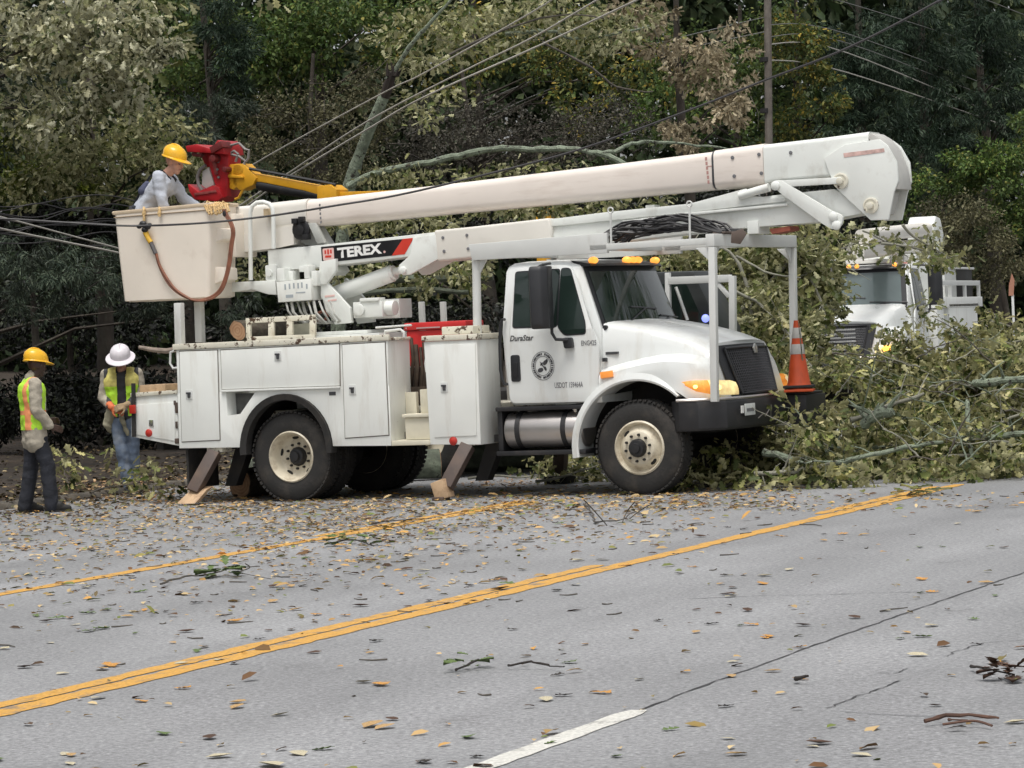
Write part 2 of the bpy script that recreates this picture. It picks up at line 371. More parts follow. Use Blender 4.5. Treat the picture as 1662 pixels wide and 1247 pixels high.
# ------------------------------------------------------------------ the bucket truck
WHITE = M('truck_white', (.74, .76, .745), .34, var=.025, vs=2.5, dirt=(.44, .39, .31), damt=.45, ds=(5, 5, 1.0), dthr=.52, coat=.1)
BODYW = M('body_white', (.83, .845, .81), .42, var=.03, vs=2.5, dirt=(.40, .33, .24), damt=.4, ds=(5, 5, .8), dthr=.52, chip=(.16, .10, .06), cthr=.72, cs=9)
CREAM = M('worn_cream', (.72, .69, .58), .5, var=.08, vs=5, dirt=(.42, .33, .2), damt=.7, ds=(8, 8, 3), dthr=.54, chip=(.085, .05, .03), cthr=.565, cs=10)
STEPC = M('step_cream', (.68, .64, .51), .55, var=.08, vs=5, dirt=(.36, .27, .15), damt=.6, ds=(6, 6, 2), dthr=.55, chip=(.12, .07, .04), cthr=.68, cs=11)
STEEL = M('boom_white', (.78, .80, .765), .4, var=.03, vs=3, dirt=(.38, .34, .28), damt=.5, ds=(4, 4, 3), dthr=.53)
FIBRE = M('fibreglass_pink_white', (.81, .735, .67), .38, var=.03, vs=2, dirt=(.50, .40, .33), damt=.5, ds=(1.2, 5, 8), dthr=.52)
FIBREW = M('fibreglass_white', (.74, .71, .65), .38, var=.03, vs=2, dirt=(.52, .47, .40), damt=.4, ds=(1.5, 4, 6), dthr=.56)
BUCK = M('bucket_cream', (.85, .77, .67), .45, var=.04, vs=2.2, dirt=(.55, .44, .34), damt=.45, ds=(4, 4, 3), dthr=.56)
RACKW = M('rack_white', (.66, .67, .65), .45, var=.04, vs=4, dirt=(.36, .32, .26), damt=.5, ds=(6, 6, 2), dthr=.58)
BLACK = M('black_steel', (.018, .018, .020), .5, var=.3, vs=4, dirt=(.075, .06, .045), damt=.5, ds=(4, 4, 4), dthr=.55)
DARKS = M('chassis_dark', (.016, .015, .015), .7, var=.3, vs=4, dirt=(.05, .04, .03), damt=.6, ds=(4, 4, 4), dthr=.5)
RUBBER = M('rubber', (.024, .023, .022), .82, var=.15, vs=6, dirt=(.07, .06, .05), damt=.7, ds=(5, 5, 5), dthr=.5, bump=.2, bs=40)
PLAST = M('black_plastic', (.022, .023, .026), .42, var=.15)
GLASS = M('dark_glass', (.016, .027, .023), .04, var=.1, spec=.6)
ALU = M('tank_metal', (.52, .49, .47), .33, .85, var=.06, vs=3, dirt=(.30, .26, .22), damt=.5, ds=(3, 8, 8), dthr=.55)
CHROME = M('bright_metal', (.62, .62, .60), .25, .9, var=.1)
RUSTY = M('outrigger_brown', (.085, .06, .05), .6, var=.3, vs=5, dirt=(.17, .11, .07), damt=.6, ds=(5, 5, 2), dthr=.5)
PADW = M('pad_wood', (.52, .36, .22), .7, var=.2, vs=6, dirt=(.24, .13, .07), damt=.8, ds=(14, 3, 14), dthr=.5)
AMBER = M('amber_lit', (.95, .30, .05), .25, var=.35, vs=16, emit=.42)
HLAMP = M('headlamp_lit', (.95, .66, .30), .2, var=.3, vs=12, emit=.36)
BULB = M('bulb_lit', (1.0, .62, .18), .3, emit=2.2)
AMBERD = M('amber_lens', (.85, .30, .06), .3, emit=.25)
REDL = M('red_lens', (.45, .03, .02), .3)
RIM = M('rim_cream', (.66, .60, .47), .42, var=.06, vs=5, dirt=(.24, .17, .10), damt=.8, ds=(7, 7, 7), dthr=.50)
INKB = M('decal_black', (.012, .012, .014), .4); INKR = M('decal_red', (.62, .05, .03), .4); INKP = M('decal_pink', (.78, .52, .48), .4); INKW = M('decal_white', (.85, .85, .83), .4)
INKG = M('badge_grey', (.06, .06, .065), .45); INKM = M('worn_lettering', (.17, .17, .18), .5); GAP = M('panel_gap', (.05, .05, .05), .8)
HOLE = M('dark_inside', (.02, .02, .018), .9, var=.3)

truck = empty('bucket_truck', ORG, -TH)
tag(truck, 'large white bucket truck parked across the road with its boom folded over the cab', 'truck')
NY = -1.22
# --- chassis
mb = MB()
for s in (-1, 1): mb.box(-1.9, 4.9, s * .43 - .05, s * .43 + .05, .68, .93)
for x in (-1.7, -.6, .9, 2.6, 4.0): mb.box(x - .05, x + .05, -.38, .38, .7, .88)
mb.cyl((0, -1.0, .5), (0, 1.0, .5), .11, n=12); mb.ball((0, 0, .5), (.26, .24, .24)); mb.cyl((WB, -.95, .45), (WB, .95, .45), .075, n=10)
mb.cyl((.2, 0, .6), (3.4, .05, .72), .06, n=8); mb.box(3.3, 4.9, -.40, .40, .62, 1.25); mb.box(-1.9, -1.8, -1.0, 1.0, .62, .80)
mb.box(.7, 1.9, -.9, .9, .62, .74); mb.box(2.7, 3.6, .5, 1.05, .55, .95)
mb.build('chassis', DARKS, truck, bevel=.01)
# --- wheels
def tyre(y0, y1, R0=.512, rim=.29):
    w = abs(y1 - y0); s = 1 if y1 > y0 else -1; mb = MB()
    pr = [(rim, .012), (rim + .03, -.006 + .01), (rim + .10, -.012 + .01), (R0 - .05, .012), (R0 - .012, .035)]
    k = 5
    for i in range(k):
        a = .045 + (w - .09) * i / k; b = .045 + (w - .09) * (i + 1) / k
        pr += [(R0, a + .004), (R0, b - .010), (R0 - .016, b - .008), (R0 - .016, b + .002)]
    pr += [(R0 - .012, w - .035), (R0 - .05, w - .012), (rim + .1, w + .002), (rim, w - .012)]
    o0 = Vector((0, y0, 0)); mb.loft([[(r_ * math.cos(2 * math.pi * k / 56), y0 + s * h_, r_ * math.sin(2 * math.pi * k / 56)) for k in range(56)] for r_, h_ in pr], True, False)
    for i in range(56):                   # shoulder blocks of the tread
        a = 2 * math.pi * (i + .5) / 56
        for yy in (y0 + s * .03, y1 - s * .03):
            c = Vector((math.cos(a) * (R0 - .006), yy, math.sin(a) * (R0 - .006)))
            mb.obox(c, (-math.sin(a), 0, math.cos(a)), (0, 1, 0), (math.cos(a), 0, math.sin(a)), .019, .024, .009)
    return mb
def wheel(x, side, kind):
    w = empty('wheel', (x, 0, .505)); w.parent = truck
    yo = side * (1.15 if kind == 'rear' else 1.14)
    if kind == 'inner': yo = side * .82
    yi = yo - side * .27
    tyre(yo, yi).build('tyre', RUBBER, w, smooth=30)
    d = side                              # outward direction
    mb = MB(); holes = MB()
    if kind == 'front':
        prof = [(.29, -.25), (.292, -.01), (.275, .004), (.262, -.02), (.245, -.055), (.20, -.02), (.185, .012), (.17, .022), (.10, .022), (.10, -.06), (.001, -.06)]
    else:
        prof = [(.29, -.25), (.292, -.008), (.278, .004), (.262, -.02), (.245, -.09), (.225, -.155), (.20, -.175), (.10, -.180), (.10, -.21), (.001, -.21)]
    mb.lathe(prof, (0, yo, 0), (0, d, 0), 48); mb.build('rim', RIM, w, smooth=40)
    mb = MB(); mb.lathe([(.001, 0), (.285, 0), (.285, .01), (.001, .012)], (0, yo - d * .262, 0), (0, -d, 0), 32); mb.build('brake_drum', DARKS, w)
    if kind == 'inner': return w
    base = .026 if kind == 'front' else -.174
    mb = MB(); mb.lathe([(.098, base - .05), (.098, base + .03), (.085, base + .055), (.055, base + .06), (.05, base + .085 if kind == 'front' else base + .10), (.001, base + .09 if kind == 'front' else base + .105)], (0, yo, 0), (0, d, 0), 24)
    mb.build('hub', BLACK, w, smooth=40)
    mb = MB()
    for i in range(10):
        a = 2 * math.pi * i / 10 + .2; c = Vector((math.cos(a) * .142, yo + d * (base - .01), math.sin(a) * .142)); mb.cyl(c, c + Vector((0, d * .036, 0)), .0165, .013, 6)
    mb.build('lug_nuts', DARKS, w, smooth=0)
    mb = MB()
    for i in range(2 if kind == 'front' else 5):
        a = (2.35 + math.pi * i) if kind == 'front' else (.4 + 2 * math.pi * i / 5)
        rr = .215 if kind == 'front' else .212; yy = yo + d * (-.033 if kind == 'front' else -.160)
        c = Vector((math.cos(a) * rr, yy, math.sin(a) * rr)); rad = Vector((math.cos(a), 0, math.sin(a))); tan = Vector((-math.sin(a), 0, math.cos(a)))
        tilt = Vector((0, d, 0)) * (.6 if kind == 'front' else .45)
        e = [c + tan * (.042 * math.cos(q)) + (rad * .85 - tilt * (.0 if kind != 'front' else .55)) * (.022 * math.sin(q)) for q in [2 * math.pi * j / 14 for j in range(14)]]
        mb.slab(e, (0, d * .006, 0))
    mb.build('hand_hole', HOLE, w, smooth=0)
    return w
for s in (-1, 1):
    wheel(0, s, 'rear'); wheel(0, s, 'inner'); wheel(WB, s, 'front')
# --- rear utility body
def arch_pts(cx, cz, a, b, t0, t1, n=22): return [(cx + a * math.cos(R(t0 + (t1 - t0) * i / n)), cz + b * math.sin(R(t0 + (t1 - t0) * i / n))) for i in range(n + 1)]
zb0, zb1, zt0, zt1 = .638, .602, 1.765, 1.765
zs = T(390, 635, NY)[1]; tri = [T(367, 640, NY), T(416, 639, NY), T(390, 672, NY), T(369, 675, NY)]
mb = MB(); mb.prism([(-1.427, zs), (-1.42, 1.765), (1.36, 1.765), (1.352, zs)], NY, NY + .5)
mb.prism([(-1.44, zb0), (-1.428, zs), (tri[0][0], zs), tri[3], tri[2], (tri[1][0], zs), (1.352, zs), (1.345, zb1), (.60, .615)] + arch_pts(-.005, .60, .605, .62, 0, 180)[1:-1] + [(-.61, .63)], NY, NY + .5)
ub = mb.build('utility_body', BODYW, truck, bevel=.004)
mb = MB(); mb.prism([(-1.44, zb0), (-1.42, 1.765), (1.36, 1.765), (1.345, zb1), (.60, .615)] + arch_pts(-.005, .60, .605, .62, 0, 180)[1:-1] + [(-.61, .63)], -NY - .5, -NY)
mb.build('side_cabinet', BODYW, truck, bevel=.008)
mb = MB(); mb.box(-1.43, 2.45, -.715, .715, .95, 1.02); mb.box(-1.44, -1.40, -.715, .715, .65, .95); mb.build('deck', CREAM, truck, bevel=.005)
mb = MB(); mb.prism(tri, NY + .2, NY + .246); mb.build('recess', M('recess_grey', (.10, .10, .095), .7, var=.6, vs=8), ub, smooth=0)
mb = MB()                                 # worn top rail of the cabinet
for s in (1, -1): mb.box(-1.46, 1.385, s * NY - .02, s * NY + .02, 1.768, 1.835) if s == 1 else mb.box(-1.46, 1.385, -NY - .02, -NY + .02, 1.768, 1.835)
mb.box(-1.46, 1.385, NY + .02, NY + .5, 1.768, 1.80); mb.box(-1.46, 1.385, -NY - .5, -NY - .02, 1.768, 1.80)
mb.build('top_rail', CREAM, ub, bevel=.012)
SEAM = M('door_seam', (.16, .14, .12), .8)
def cab_door(poly, y=NY, t=.012, lat=None):
    c = Vector((sum(p[0] for p in poly) / 4, sum(p[1] for p in poly) / 4)); MB().prism([tuple(Vector(p) + Vector((.010 if p[0] > c.x else -.010, .010 if p[1] > c.y else -.010))) for p in poly], y - .002, y - .0005).build('door_seam', SEAM, ub, smooth=0)
    d = MB().prism(poly, y - t, y - .001).build('cabinet_door', BODYW, ub, bevel=.005)
    return d
def P(*uv): return [T(u, v, NY) for u, v in uv]
cab_door(P((292, 571), (353, 569), (357, 714), (296, 717)))
cab_door(P((359, 569), (551, 559), (552, 626), (361, 632)))
cab_door(P((556, 560), (625, 556), (631, 706), (561, 711)))
mb = MB(); mb.prism(P((360, 633), (553, 627), (553, 630), (360, 636.5)), NY - .03, NY - .001); mb.build('drip_rail', BODYW, ub, bevel=.004)
mb = MB()                                 # latches: plate, pocket, T handle
def latch(u, v):
    x, z = T(u, v, NY); m = MB(); m.box(x - .045, x + .045, NY - .018, NY - .011, z - .055, z + .055); o = m.build('latch', RACKW, ub, bevel=.004)
    m = MB(); m.box(x - .012, x + .02, NY - .032, NY - .017, z - .035, z + .012); m.box(x - .03, x + .028, NY - .036, NY - .02, z + .01, z + .03); m.build('latch_handle', INKG, ub, bevel=.004)
latch(308, 641); latch(452, 578); latch(573, 633)
x, z = T(540, 639, NY); MB().box(x - .045, x + .04, NY - .004, NY - .001, z - .02, z + .02).build('maker_plate', INKG, ub, smooth=0)
mb = MB()                                 # rubber arch trim
o_ = arch_pts(-.005, .585, .60, .635, -4, 184, 26); i_ = arch_pts(-.005, .585, .525, .565, -4, 184, 26)
for k in range(26): mb.add([(o_[k][0], NY - .035, o_[k][1]), (o_[k + 1][0], NY - .035, o_[k + 1][1]), (i_[k + 1][0], NY - .02, i_[k + 1][1]), (i_[k][0], NY - .02, i_[k][1]),
    (o_[k][0], NY + .10, o_[k][1]), (o_[k + 1][0], NY + .10, o_[k + 1][1]), (i_[k + 1][0], NY + .10, i_[k + 1][1]), (i_[k][0], NY + .10, i_[k][1])], [(0, 1, 2, 3), (0, 1, 5, 4), (3, 2, 6, 7), (4, 5, 6, 7)])
mb.build('wheel_arch_trim', RUBBER, ub, smooth=30)
mb = MB(); w_ = arch_pts(-.005, .60, .603, .618, 0, 180, 22)
mb.loft([[(a, NY + .02, b) for a, b in w_], [(a, -NY - .02, b) for a, b in w_]], False, False); mb.build('wheel_well', DARKS, ub)
# front cabinet, steps between the cabinets
fc = MB().prism([(1.838, .603), (1.815, 1.735), (2.475, 1.735), (2.465, .587)], NY, NY + .52).build('front_cabinet', BODYW, truck, bevel=.008)
MB().prism([(1.838, .603), (1.815, 1.735), (2.475, 1.735), (2.465, .587)], -NY - .52, -NY).build('front_cabinet', BODYW, truck, bevel=.008)
mb = MB(); mb.box(1.795, 2.49, NY - .02, NY + .54, 1.737, 1.80); mb.build('top_rail', CREAM, fc, bevel=.012)
mb = MB(); mb.box(1.99, 2.38, NY + .10, NY + .5, 1.802, 1.89); mb.build('lid_box', CREAM, fc, bevel=.012)
d_ = MB().prism(P((699, 560), (772, 558), (774, 707), (706, 710)), NY - .012, NY - .001).build('cabinet_door', BODYW, fc, bevel=.005)
x, z = T(722, 629, NY); mb = MB(); mb.box(x - .045, x + .045, NY - .018, NY - .011, z - .055, z + .055); mb.build('latch', RACKW, fc, bevel=.004)
mb = MB(); mb.box(x - .012, x + .02, NY - .032, NY - .017, z - .035, z + .012); mb.box(x - .03, x + .028, NY - .036, NY - .02, z + .01, z + .03); mb.build('latch_handle', INKG, fc, bevel=.004)
x, z = T(736, 716, NY); mb = MB(); mb.lathe([(.048, 0), (.048, .01), (.02, .025), (.001, .027)], (x, NY, z), (0, -1, 0), 20); mb.build('reflector', REDL, fc)
st = MB(); st.box(1.35, 1.84, NY + .10, NY + .5, .60, .66); st.box(1.50, 1.83, NY + .06, NY + .34, .66, .905); st.box(1.48, 1.833, NY + .03, NY + .36, .907, .945)
st.box(1.66, 1.812, NY + .14, NY + .5, .947, 1.21); st.box(1.35, 1.49, NY + .36, NY + .42, .66, 1.18); st.box(1.35, 1.835, NY, NY + .09, .60, .655)
st.build('access_steps', STEPC, truck, bevel=.008)
mb = MB()
for (u, v, w) in ((669, 585, .02), (676, 596, .03), (684, 600, .02), (690, 592, .025)):
    x, z = T(u, v, -.55); mb.tube([(x, -.55, z + .25), (x + .04, -.6, z), (x - .03, -.55, z - .3)], w, 6)
x, z = T(680, 628, -.6); mb.box(x - .14, x + .14, -.7, -.5, z - .2, z); mb.build('hose_stack', M('brown_hose', (.07, .05, .035), .8, var=.5, vs=9), truck)
mb = MB(); p = [T3(u, v, -.95) for u, v in ((694, 575), (691, 590), (693, 604))]; mb.tube(p, .018, 8); p = [T3(u, v, -.95) for u, v in ((625, 548), (625, 538), (650, 535), (656, 540), (656, 548))]; mb.tube(p, .016, 8)
p = [T3(u, v, -.9) for u, v in ((610, 532), (640, 530), (668, 528))]; mb.tube(p, .012, 8); mb.build('deck_handrail', RACKW, truck)
# tail shelf
ts = MB().prism([T(213, 641, -1.13), T(288, 636, -1.13), T(290, 724, -1.13), T(213, 709, -1.13)], -1.13, 1.13).build('tail_shelf', BODYW, truck, bevel=.01)
mb = MB(); mb.prism([T(213, 638, -1.13), T(288, 633, -1.13), T(288, 639, -1.13), T(213, 645, -1.13)], -1.15, 1.15); mb.build('top_rail', CREAM, ts, bevel=.008)
MB().prism([T(219, 657, -1.13), T(284, 653, -1.13), T(285, 716, -1.13), T(219, 705, -1.13)], -1.141, -1.131).build('panel', BODYW, ts, bevel=.004)
x, z = T(242, 703, -1.14); mb = MB(); mb.lathe([(.045, 0), (.045, .012), (.02, .026), (.001, .028)], (x, -1.141, z), (0, -1, 0), 20); mb.build('reflector', REDL, ts)
x, z = T(246, 686, -1.14); mb = MB(); mb.box(x - .03, x + .03, -1.152, -1.14, z - .045, z + .03); mb.build('latch', CHROME, ts, bevel=.004)
mb = MB(); mb.prism([T(218, 622, -1.1), T(224, 622, -1.1), T(225, 709, -1.1), T(219, 709, -1.1)], -1.165, -1.15); mb.build('rub_strip', RUBBER, ts)
mb = MB(); x, z = T(223, 664, -1.1); mb.box(x - .05, x + .03, -1.2, -1.166, z - .05, z + .05); mb.build('tail_lamp', REDL, ts, bevel=.008)
mb = MB()
for (u, v, w, h) in ((287, 662, 5, 12), (287, 690, 4, 8), (288, 716, 8, 6), (284, 654, 4, 5)):
    a = T(u, v, -1.14); k = .0073; mb.box(a[0] - w * k * .6, a[0] + w * k * .3, -1.146, -1.13, a[1] - h * k * .7, a[1] + h * k * .7)
mb.build('hinge', RUSTY, ts, bevel=.006)
mb = MB()                                 # rear grab loop and peg
mb.tube([T3(u, v, -1.18) for u, v in ((287, 568), (277, 572), (276, 590), (281, 598), (288, 597))], .014, 8)
mb.build('rear_grab_loop', RACKW, truck)
mb = MB(); mb.tube([T3(u, v, -1.1) for u, v in ((288, 567), (270, 570), (248, 568), (226, 564))], [.032, .03, .028, .022], 8); mb.build('rear_peg', M('peg_brown', (.26, .21, .17), .7, var=.3, vs=9), truck)
# bucket rest posts
mb = MB()
for u0, u1, v0, v1, y in ((290.5, 292.5, 492, 562, -1.1), (323, 325.5, 490, 556, -.55)):
    a = T(u0, v0, y); b = T(u1, v1, y); mb.obox(((a[0] + b[0]) / 2, y, (a[1] + b[1]) / 2), (1, 0, 0), (0, 1, 0), (b[0] - a[0], 0, b[1] - a[1]), .045, .045, abs(a[1] - b[1]) / 2)
mb.build('bucket_rest', RACKW, truck, bevel=.008)
# mud flaps
mb = MB(); mb.box(-1.38, -1.35, -1.18, -.55, .17, .64); mb.box(-1.38, -1.35, .55, 1.18, .17, .64); mb.build('mud_flap', RUBBER, truck)
# outriggers
def outrigger(x, side, dark):
    o = MB(); zt = .60; y0 = side * .78; y1 = side * 1.38; xo = x - .16
    a = Vector((x + .02, side * 1.16, zt)); b = Vector((xo, side * 1.42, .13)); ax = (b - a).normalized(); n = Vector((0, 1, 0)).cross(ax).normalized(); k = ax.cross(n)
    o.obox((a + b) / 2, n, k, ax, .074, .055, (b - a).length / 2 - .02)
    ob = o.build('outrigger', RUSTY, truck, bevel=.01)
    m_ = MB(); m_.box(x - .09, x + .12, side * 1.1 - .09, side * 1.1 + .12, .58, .665); m_.build('collar', CREAM, ob, bevel=.012)
    m_ = MB(); m_.prism([(x + .05, .62), (x + .24, .62), (x + .03, .17), (x - .12, .17)], side * .72 - .07, side * .72 + .07) if dark else None
    m_.box(x - .2, x + .3, -.5 * side - .05, side * .9, .60, .68); m_.build('housing', DARKS, ob)
    return ob, b
ob, b = outrigger(-1.0, -1, True)
mb = MB(); q = [(b.x - .13, b.y - .16, .02), (b.x + .13, b.y - .16, .02), (b.x + .17, b.y + .05, .17), (b.x - .05, b.y + .05, .17)]; mb.slab(q, (0, .14, .03)); mb.build('foot', PADW, ob, bevel=.012)
ob, b = outrigger(2.27, -1, True)
mb = MB(); mb.obox((b.x - .035, b.y, .115), (1, 0, .3), (0, 1, 0), (-.3, 0, 1), .085, .08, .105); mb.build('foot', PADW, ob, bevel=.012)
mb = MB(); mb.obox((b.x - .05, b.y - .02, .02), (1, 0, 0), (0, 1, 0), (0, 0, 1), .07, .08, .02); mb.build('pad', RUSTY, ob, bevel=.006)
for x in (-1.0, 2.27):
    ob, b = outrigger(x, 1, False); mb = MB(); mb.box(b.x - .15, b.x + .15, b.y - .13, b.y + .13, .005, .09); mb.build('foot', DARKS, ob, bevel=.012)
# fuel tank
ft = MB(); xa, xb = 2.70, 3.655; ft.lathe([(.001, 0), (.17, .0), (.195, .018), (.203, .045), (.203, xb - xa - .045), (.195, xb - xa - .018), (.17, xb - xa), (.001, xb - xa)], (xa, -.94, .724), (1, 0, 0), 40)
ft = ft.build('fuel_tank', ALU, truck, smooth=30)
for x in (2.845, 3.40):
    mb = MB(); mb.lathe([(.203, 0), (.212, 0), (.212, .055), (.203, .055)], (x, -.94, .724), (1, 0, 0), 40); mb.build('strap', BLACK, ft, smooth=30)
mb = MB(); mb.lathe([(.035, -.03), (.035, .03), (.045, .03), (.045, .055), (.02, .062), (.001, .062)], (3.53, -1.0, .915), (0, -.25, 1), 16); mb.build('filler_cap', CHROME, ft)
mb = MB(); mb.box(2.62, 3.75, -1.14, -.9, .94, .985); mb.box(2.62, 3.7, -1.16, -.70, .455, .505); mb.box(2.62, 2.68, -1.1, -.7, .505, .98); mb.build('running_board', BLACK, truck, bevel=.01)

# --- cab
def hwid(z): return 1.12 if z < 1.8 else 1.12 - (z - 1.8) / .66 * .13
def cab_ring(z, xr, xf, hw, hf, bulge):
    p = [(xr, -hw + .06, z), (xr + .02, -hw + .015, z), (xr + .07, -hw, z)]
    p += [(xr + (xf - xr) * t, -hw + (hw - hf) * max(0, (t - .55) / .45) ** 2, z) for t in (.25, .5, .75, .94)]
    n = 10
    for i in range(n + 1):
        y = -hf + 2 * hf * i / n; p.append((xf + bulge * (1 - (y / hf) ** 2), y, z))
    p += [(a, -b, z) for a, b, _ in reversed(p[3:7])] + [(xr + .07, hw, z), (xr + .02, hw - .015, z), (xr, hw - .06, z)]
    return p
rings = [cab_ring(1.0, 2.80, 3.88, 1.08, 1.06, .05), cab_ring(1.04, 2.77, 3.885, 1.115, 1.08, .05), cab_ring(1.4, 2.74, 3.885, 1.12, 1.08, .05), cab_ring(1.80, 2.715, 3.885, 1.12, 1.02, .10),
         cab_ring(2.455, 2.73, 3.655, .99, .955, .12), cab_ring(2.51, 2.75, 3.60, .965, .92, .11), cab_ring(2.545, 2.80, 3.50, .92, .86, .1), cab_ring(2.56, 2.90, 3.38, .8, .75, .08)]
cab = MB().loft(rings).build('cab', WHITE, truck, smooth=42)
def side_panel(poly, off, t, side=-1):    # a panel that follows the cab side: upright below the belt, leaning in above
    mbp = MB()
    def half(poly, keep):
        out = []
        for i in range(len(poly)):
            a, b = poly[i], poly[(i + 1) % len(poly)]; ia, ib = keep(a[1]), keep(b[1])
            if ia: out.append(a)
            if ia != ib:
                k = (1.8 - a[1]) / (b[1] - a[1]); out.append((a[0] + (b[0] - a[0]) * k, 1.8))
        return out
    for keep in (lambda z: z <= 1.8, lambda z: z > 1.8):
        q = half(poly, keep)
        if len(q) > 2:
            mbp.slab([(x, side * (hwid(z) + off), z) for x, z in q], (0, -side * t, 0))
    return mbp
def C(*uv): return [T(u, v, -(1.12 if v > 540 else 1.05)) for u, v in uv]
def rounded(poly, r=.04, n=4):
    out = []
    for i in range(len(poly)):
        a, b, c = Vector(poly[i - 1]), Vector(poly[i]), Vector(poly[(i + 1) % len(poly)]); u = (a - b).normalized(); w = (c - b).normalized(); k = min(r, (a - b).length * .4, (c - b).length * .4)
        for j in range(n + 1):
            t = j / n; out.append(tuple((b + u * k) * (1 - t) ** 2 + b * 2 * t * (1 - t) + (b + w * k) * t * t))
    return out
door_poly = C((831, 436), (905, 430), (923, 432), (936, 455), (970, 540), (973, 560), (972, 640), (958, 652), (832, 655), (827, 640), (828, 560))
for side in (-1, 1):
    door = side_panel(rounded(door_poly, .05), .012, .03, side).build('door', WHITE, truck, bevel=.006)
    main = rounded(C((835, 443), (905, 438), (908, 529), (838, 531)), .035); vent = rounded(C((908, 437), (923, 437), (954, 524), (951, 541), (917, 543), (911, 529)), .04)
    def grow(pl, k):
        c = Vector((sum(p[0] for p in pl) / len(pl), sum(p[1] for p in pl) / len(pl))); return [tuple(Vector(p) + (Vector(p) - c).normalized() * k) for p in pl]
    side_panel(grow(main, .018), .016, .008, side).build('window_rubber', PLAST, door, smooth=0); side_panel(grow(vent, .016), .016, .008, side).build('window_rubber', PLAST, door, smooth=0)
    side_panel(main, .020, .004, side).build('window', GLASS, door, smooth=0); side_panel(vent, .020, .004, side).build('window', GLASS, door, smooth=0)
    if side < 0:
        mb = MB(); x, z = T(838, 598, -1.12); hp = rounded([(x - .058, z - .145), (x + .058, z - .145), (x + .055, z + .145), (x - .055, z + .145)], .03)
        mb.prism(hp, -1.142, -1.131); mb.build('handle_pocket', PLAST, door, bevel=.003)
        mb = MB(); mb.box(x - .03, x + .03, -1.152, -1.143, z - .1, z + .06); mb.build('door_handle', BLACK, door, bevel=.006)
        lettering('badge', 'DuraStar', (T(828, 554, -1.12)[0], -1.1335, T(828, 554, -1.12)[1]), (1, 0, 0), (0, 0, 1), .085, INKG, door, .02, width=.29, shear=.3)
        lettering('lettering', 'USDOT 159464A', (T(901, 630, -1.12)[0], -1.1335, T(901, 630, -1.12)[1]), (1, 0, 0), (0, 0, 1), .085, INKM, door, .012, width=.34)
        lettering('lettering', 'ENG425', (T(944, 561, -1.12)[0], -1.1335, T(944, 561, -1.12)[1]), (1, 0, 0), (0, 0, 1), .075, INKM, door, .015, width=.18)
        ex, ez = T(882, 594, -1.12); mb = MB()   # round seal: ring of small letters round a sprig
        for i in range(34):
            if i in (8, 25): continue
            a = 2 * math.pi * i / 34; c = (ex + math.cos(a) * .113, -1.1345, ez + math.sin(a) * .128); mb.obox(c, (-math.sin(a), 0, math.cos(a)), (0, 1, 0), (math.cos(a), 0, math.sin(a)), .0055 + .003 * (i % 3), .0015, .011)
        for i in range(40):
            for rr in (.135, .092):
                a = 2 * math.pi * i / 40; mb.obox((ex + math.cos(a) * rr, -1.1345, ez + math.sin(a) * rr * 1.13), (-math.sin(a), 0, math.cos(a)), (0, 1, 0), (math.cos(a), 0, math.sin(a)), rr * .075, .0015, .0022)
        for cx_, cz_, ax_, l_, w_ in ((-.03, -.045, .3, .036, .024), (.028, -.03, 2.0, .026, .014), (.03, .035, .8, .034, .022), (.0, .0, 2.2, .06, .006), (-.015, .02, .9, .022, .01), (.05, .055, 1.6, .02, .012)):
            e = [(ex + cx_ + l_ * math.cos(q) * math.cos(ax_) - w_ * math.sin(q) * math.sin(ax_), -1.1335, ez + cz_ + l_ * math.cos(q) * math.sin(ax_) + w_ * math.sin(q) * math.cos(ax_)) for q in [2 * math.pi * j / 12 for j in range(12)]]
            mb.slab(e, (0, -.002, 0))
        mb.build('emblem', INKG, door, smooth=0)
mb = MB(); p = [T3(u, v, -1.17) for u, v in ((815, 519), (812, 530), (811, 560), (812, 600), (815, 615), (819, 624))]; mb.tube([(p[0][0], -1.11, p[0][2])] + p + [(p[-1][0], -1.11, p[-1][2])], .017, 8); mb.build('grab_handle', PLAST, cab)
# roof lights and visor
mb = MB(); secs = []
for i in range(11):
    y = -.93 + 1.86 * i / 10; b = .12 * (1 - (y / .95) ** 2); secs.append([(3.50 + b, y, 2.545), (3.73 + b, y, 2.50), (3.75 + b, y, 2.475), (3.60 + b, y, 2.47)])
mb.loft(secs); mb.build('sun_visor', PLAST, cab)
for u, v, y in ((947, 427, -.82), (1003, 421.5, -.14), (1015, 421, 0), (1027, 420.5, .14), (1066, 419, .78)):
    b = .12 * (1 - (y / .95) ** 2); mb = MB(); mb.ball((3.70 + b, y, 2.535), (.06, .042, .04), 12); mb.build('roof_light', M('roof_amber', (1.0, .36, .06), .3, var=.1, vs=20, emit=1.1), cab)
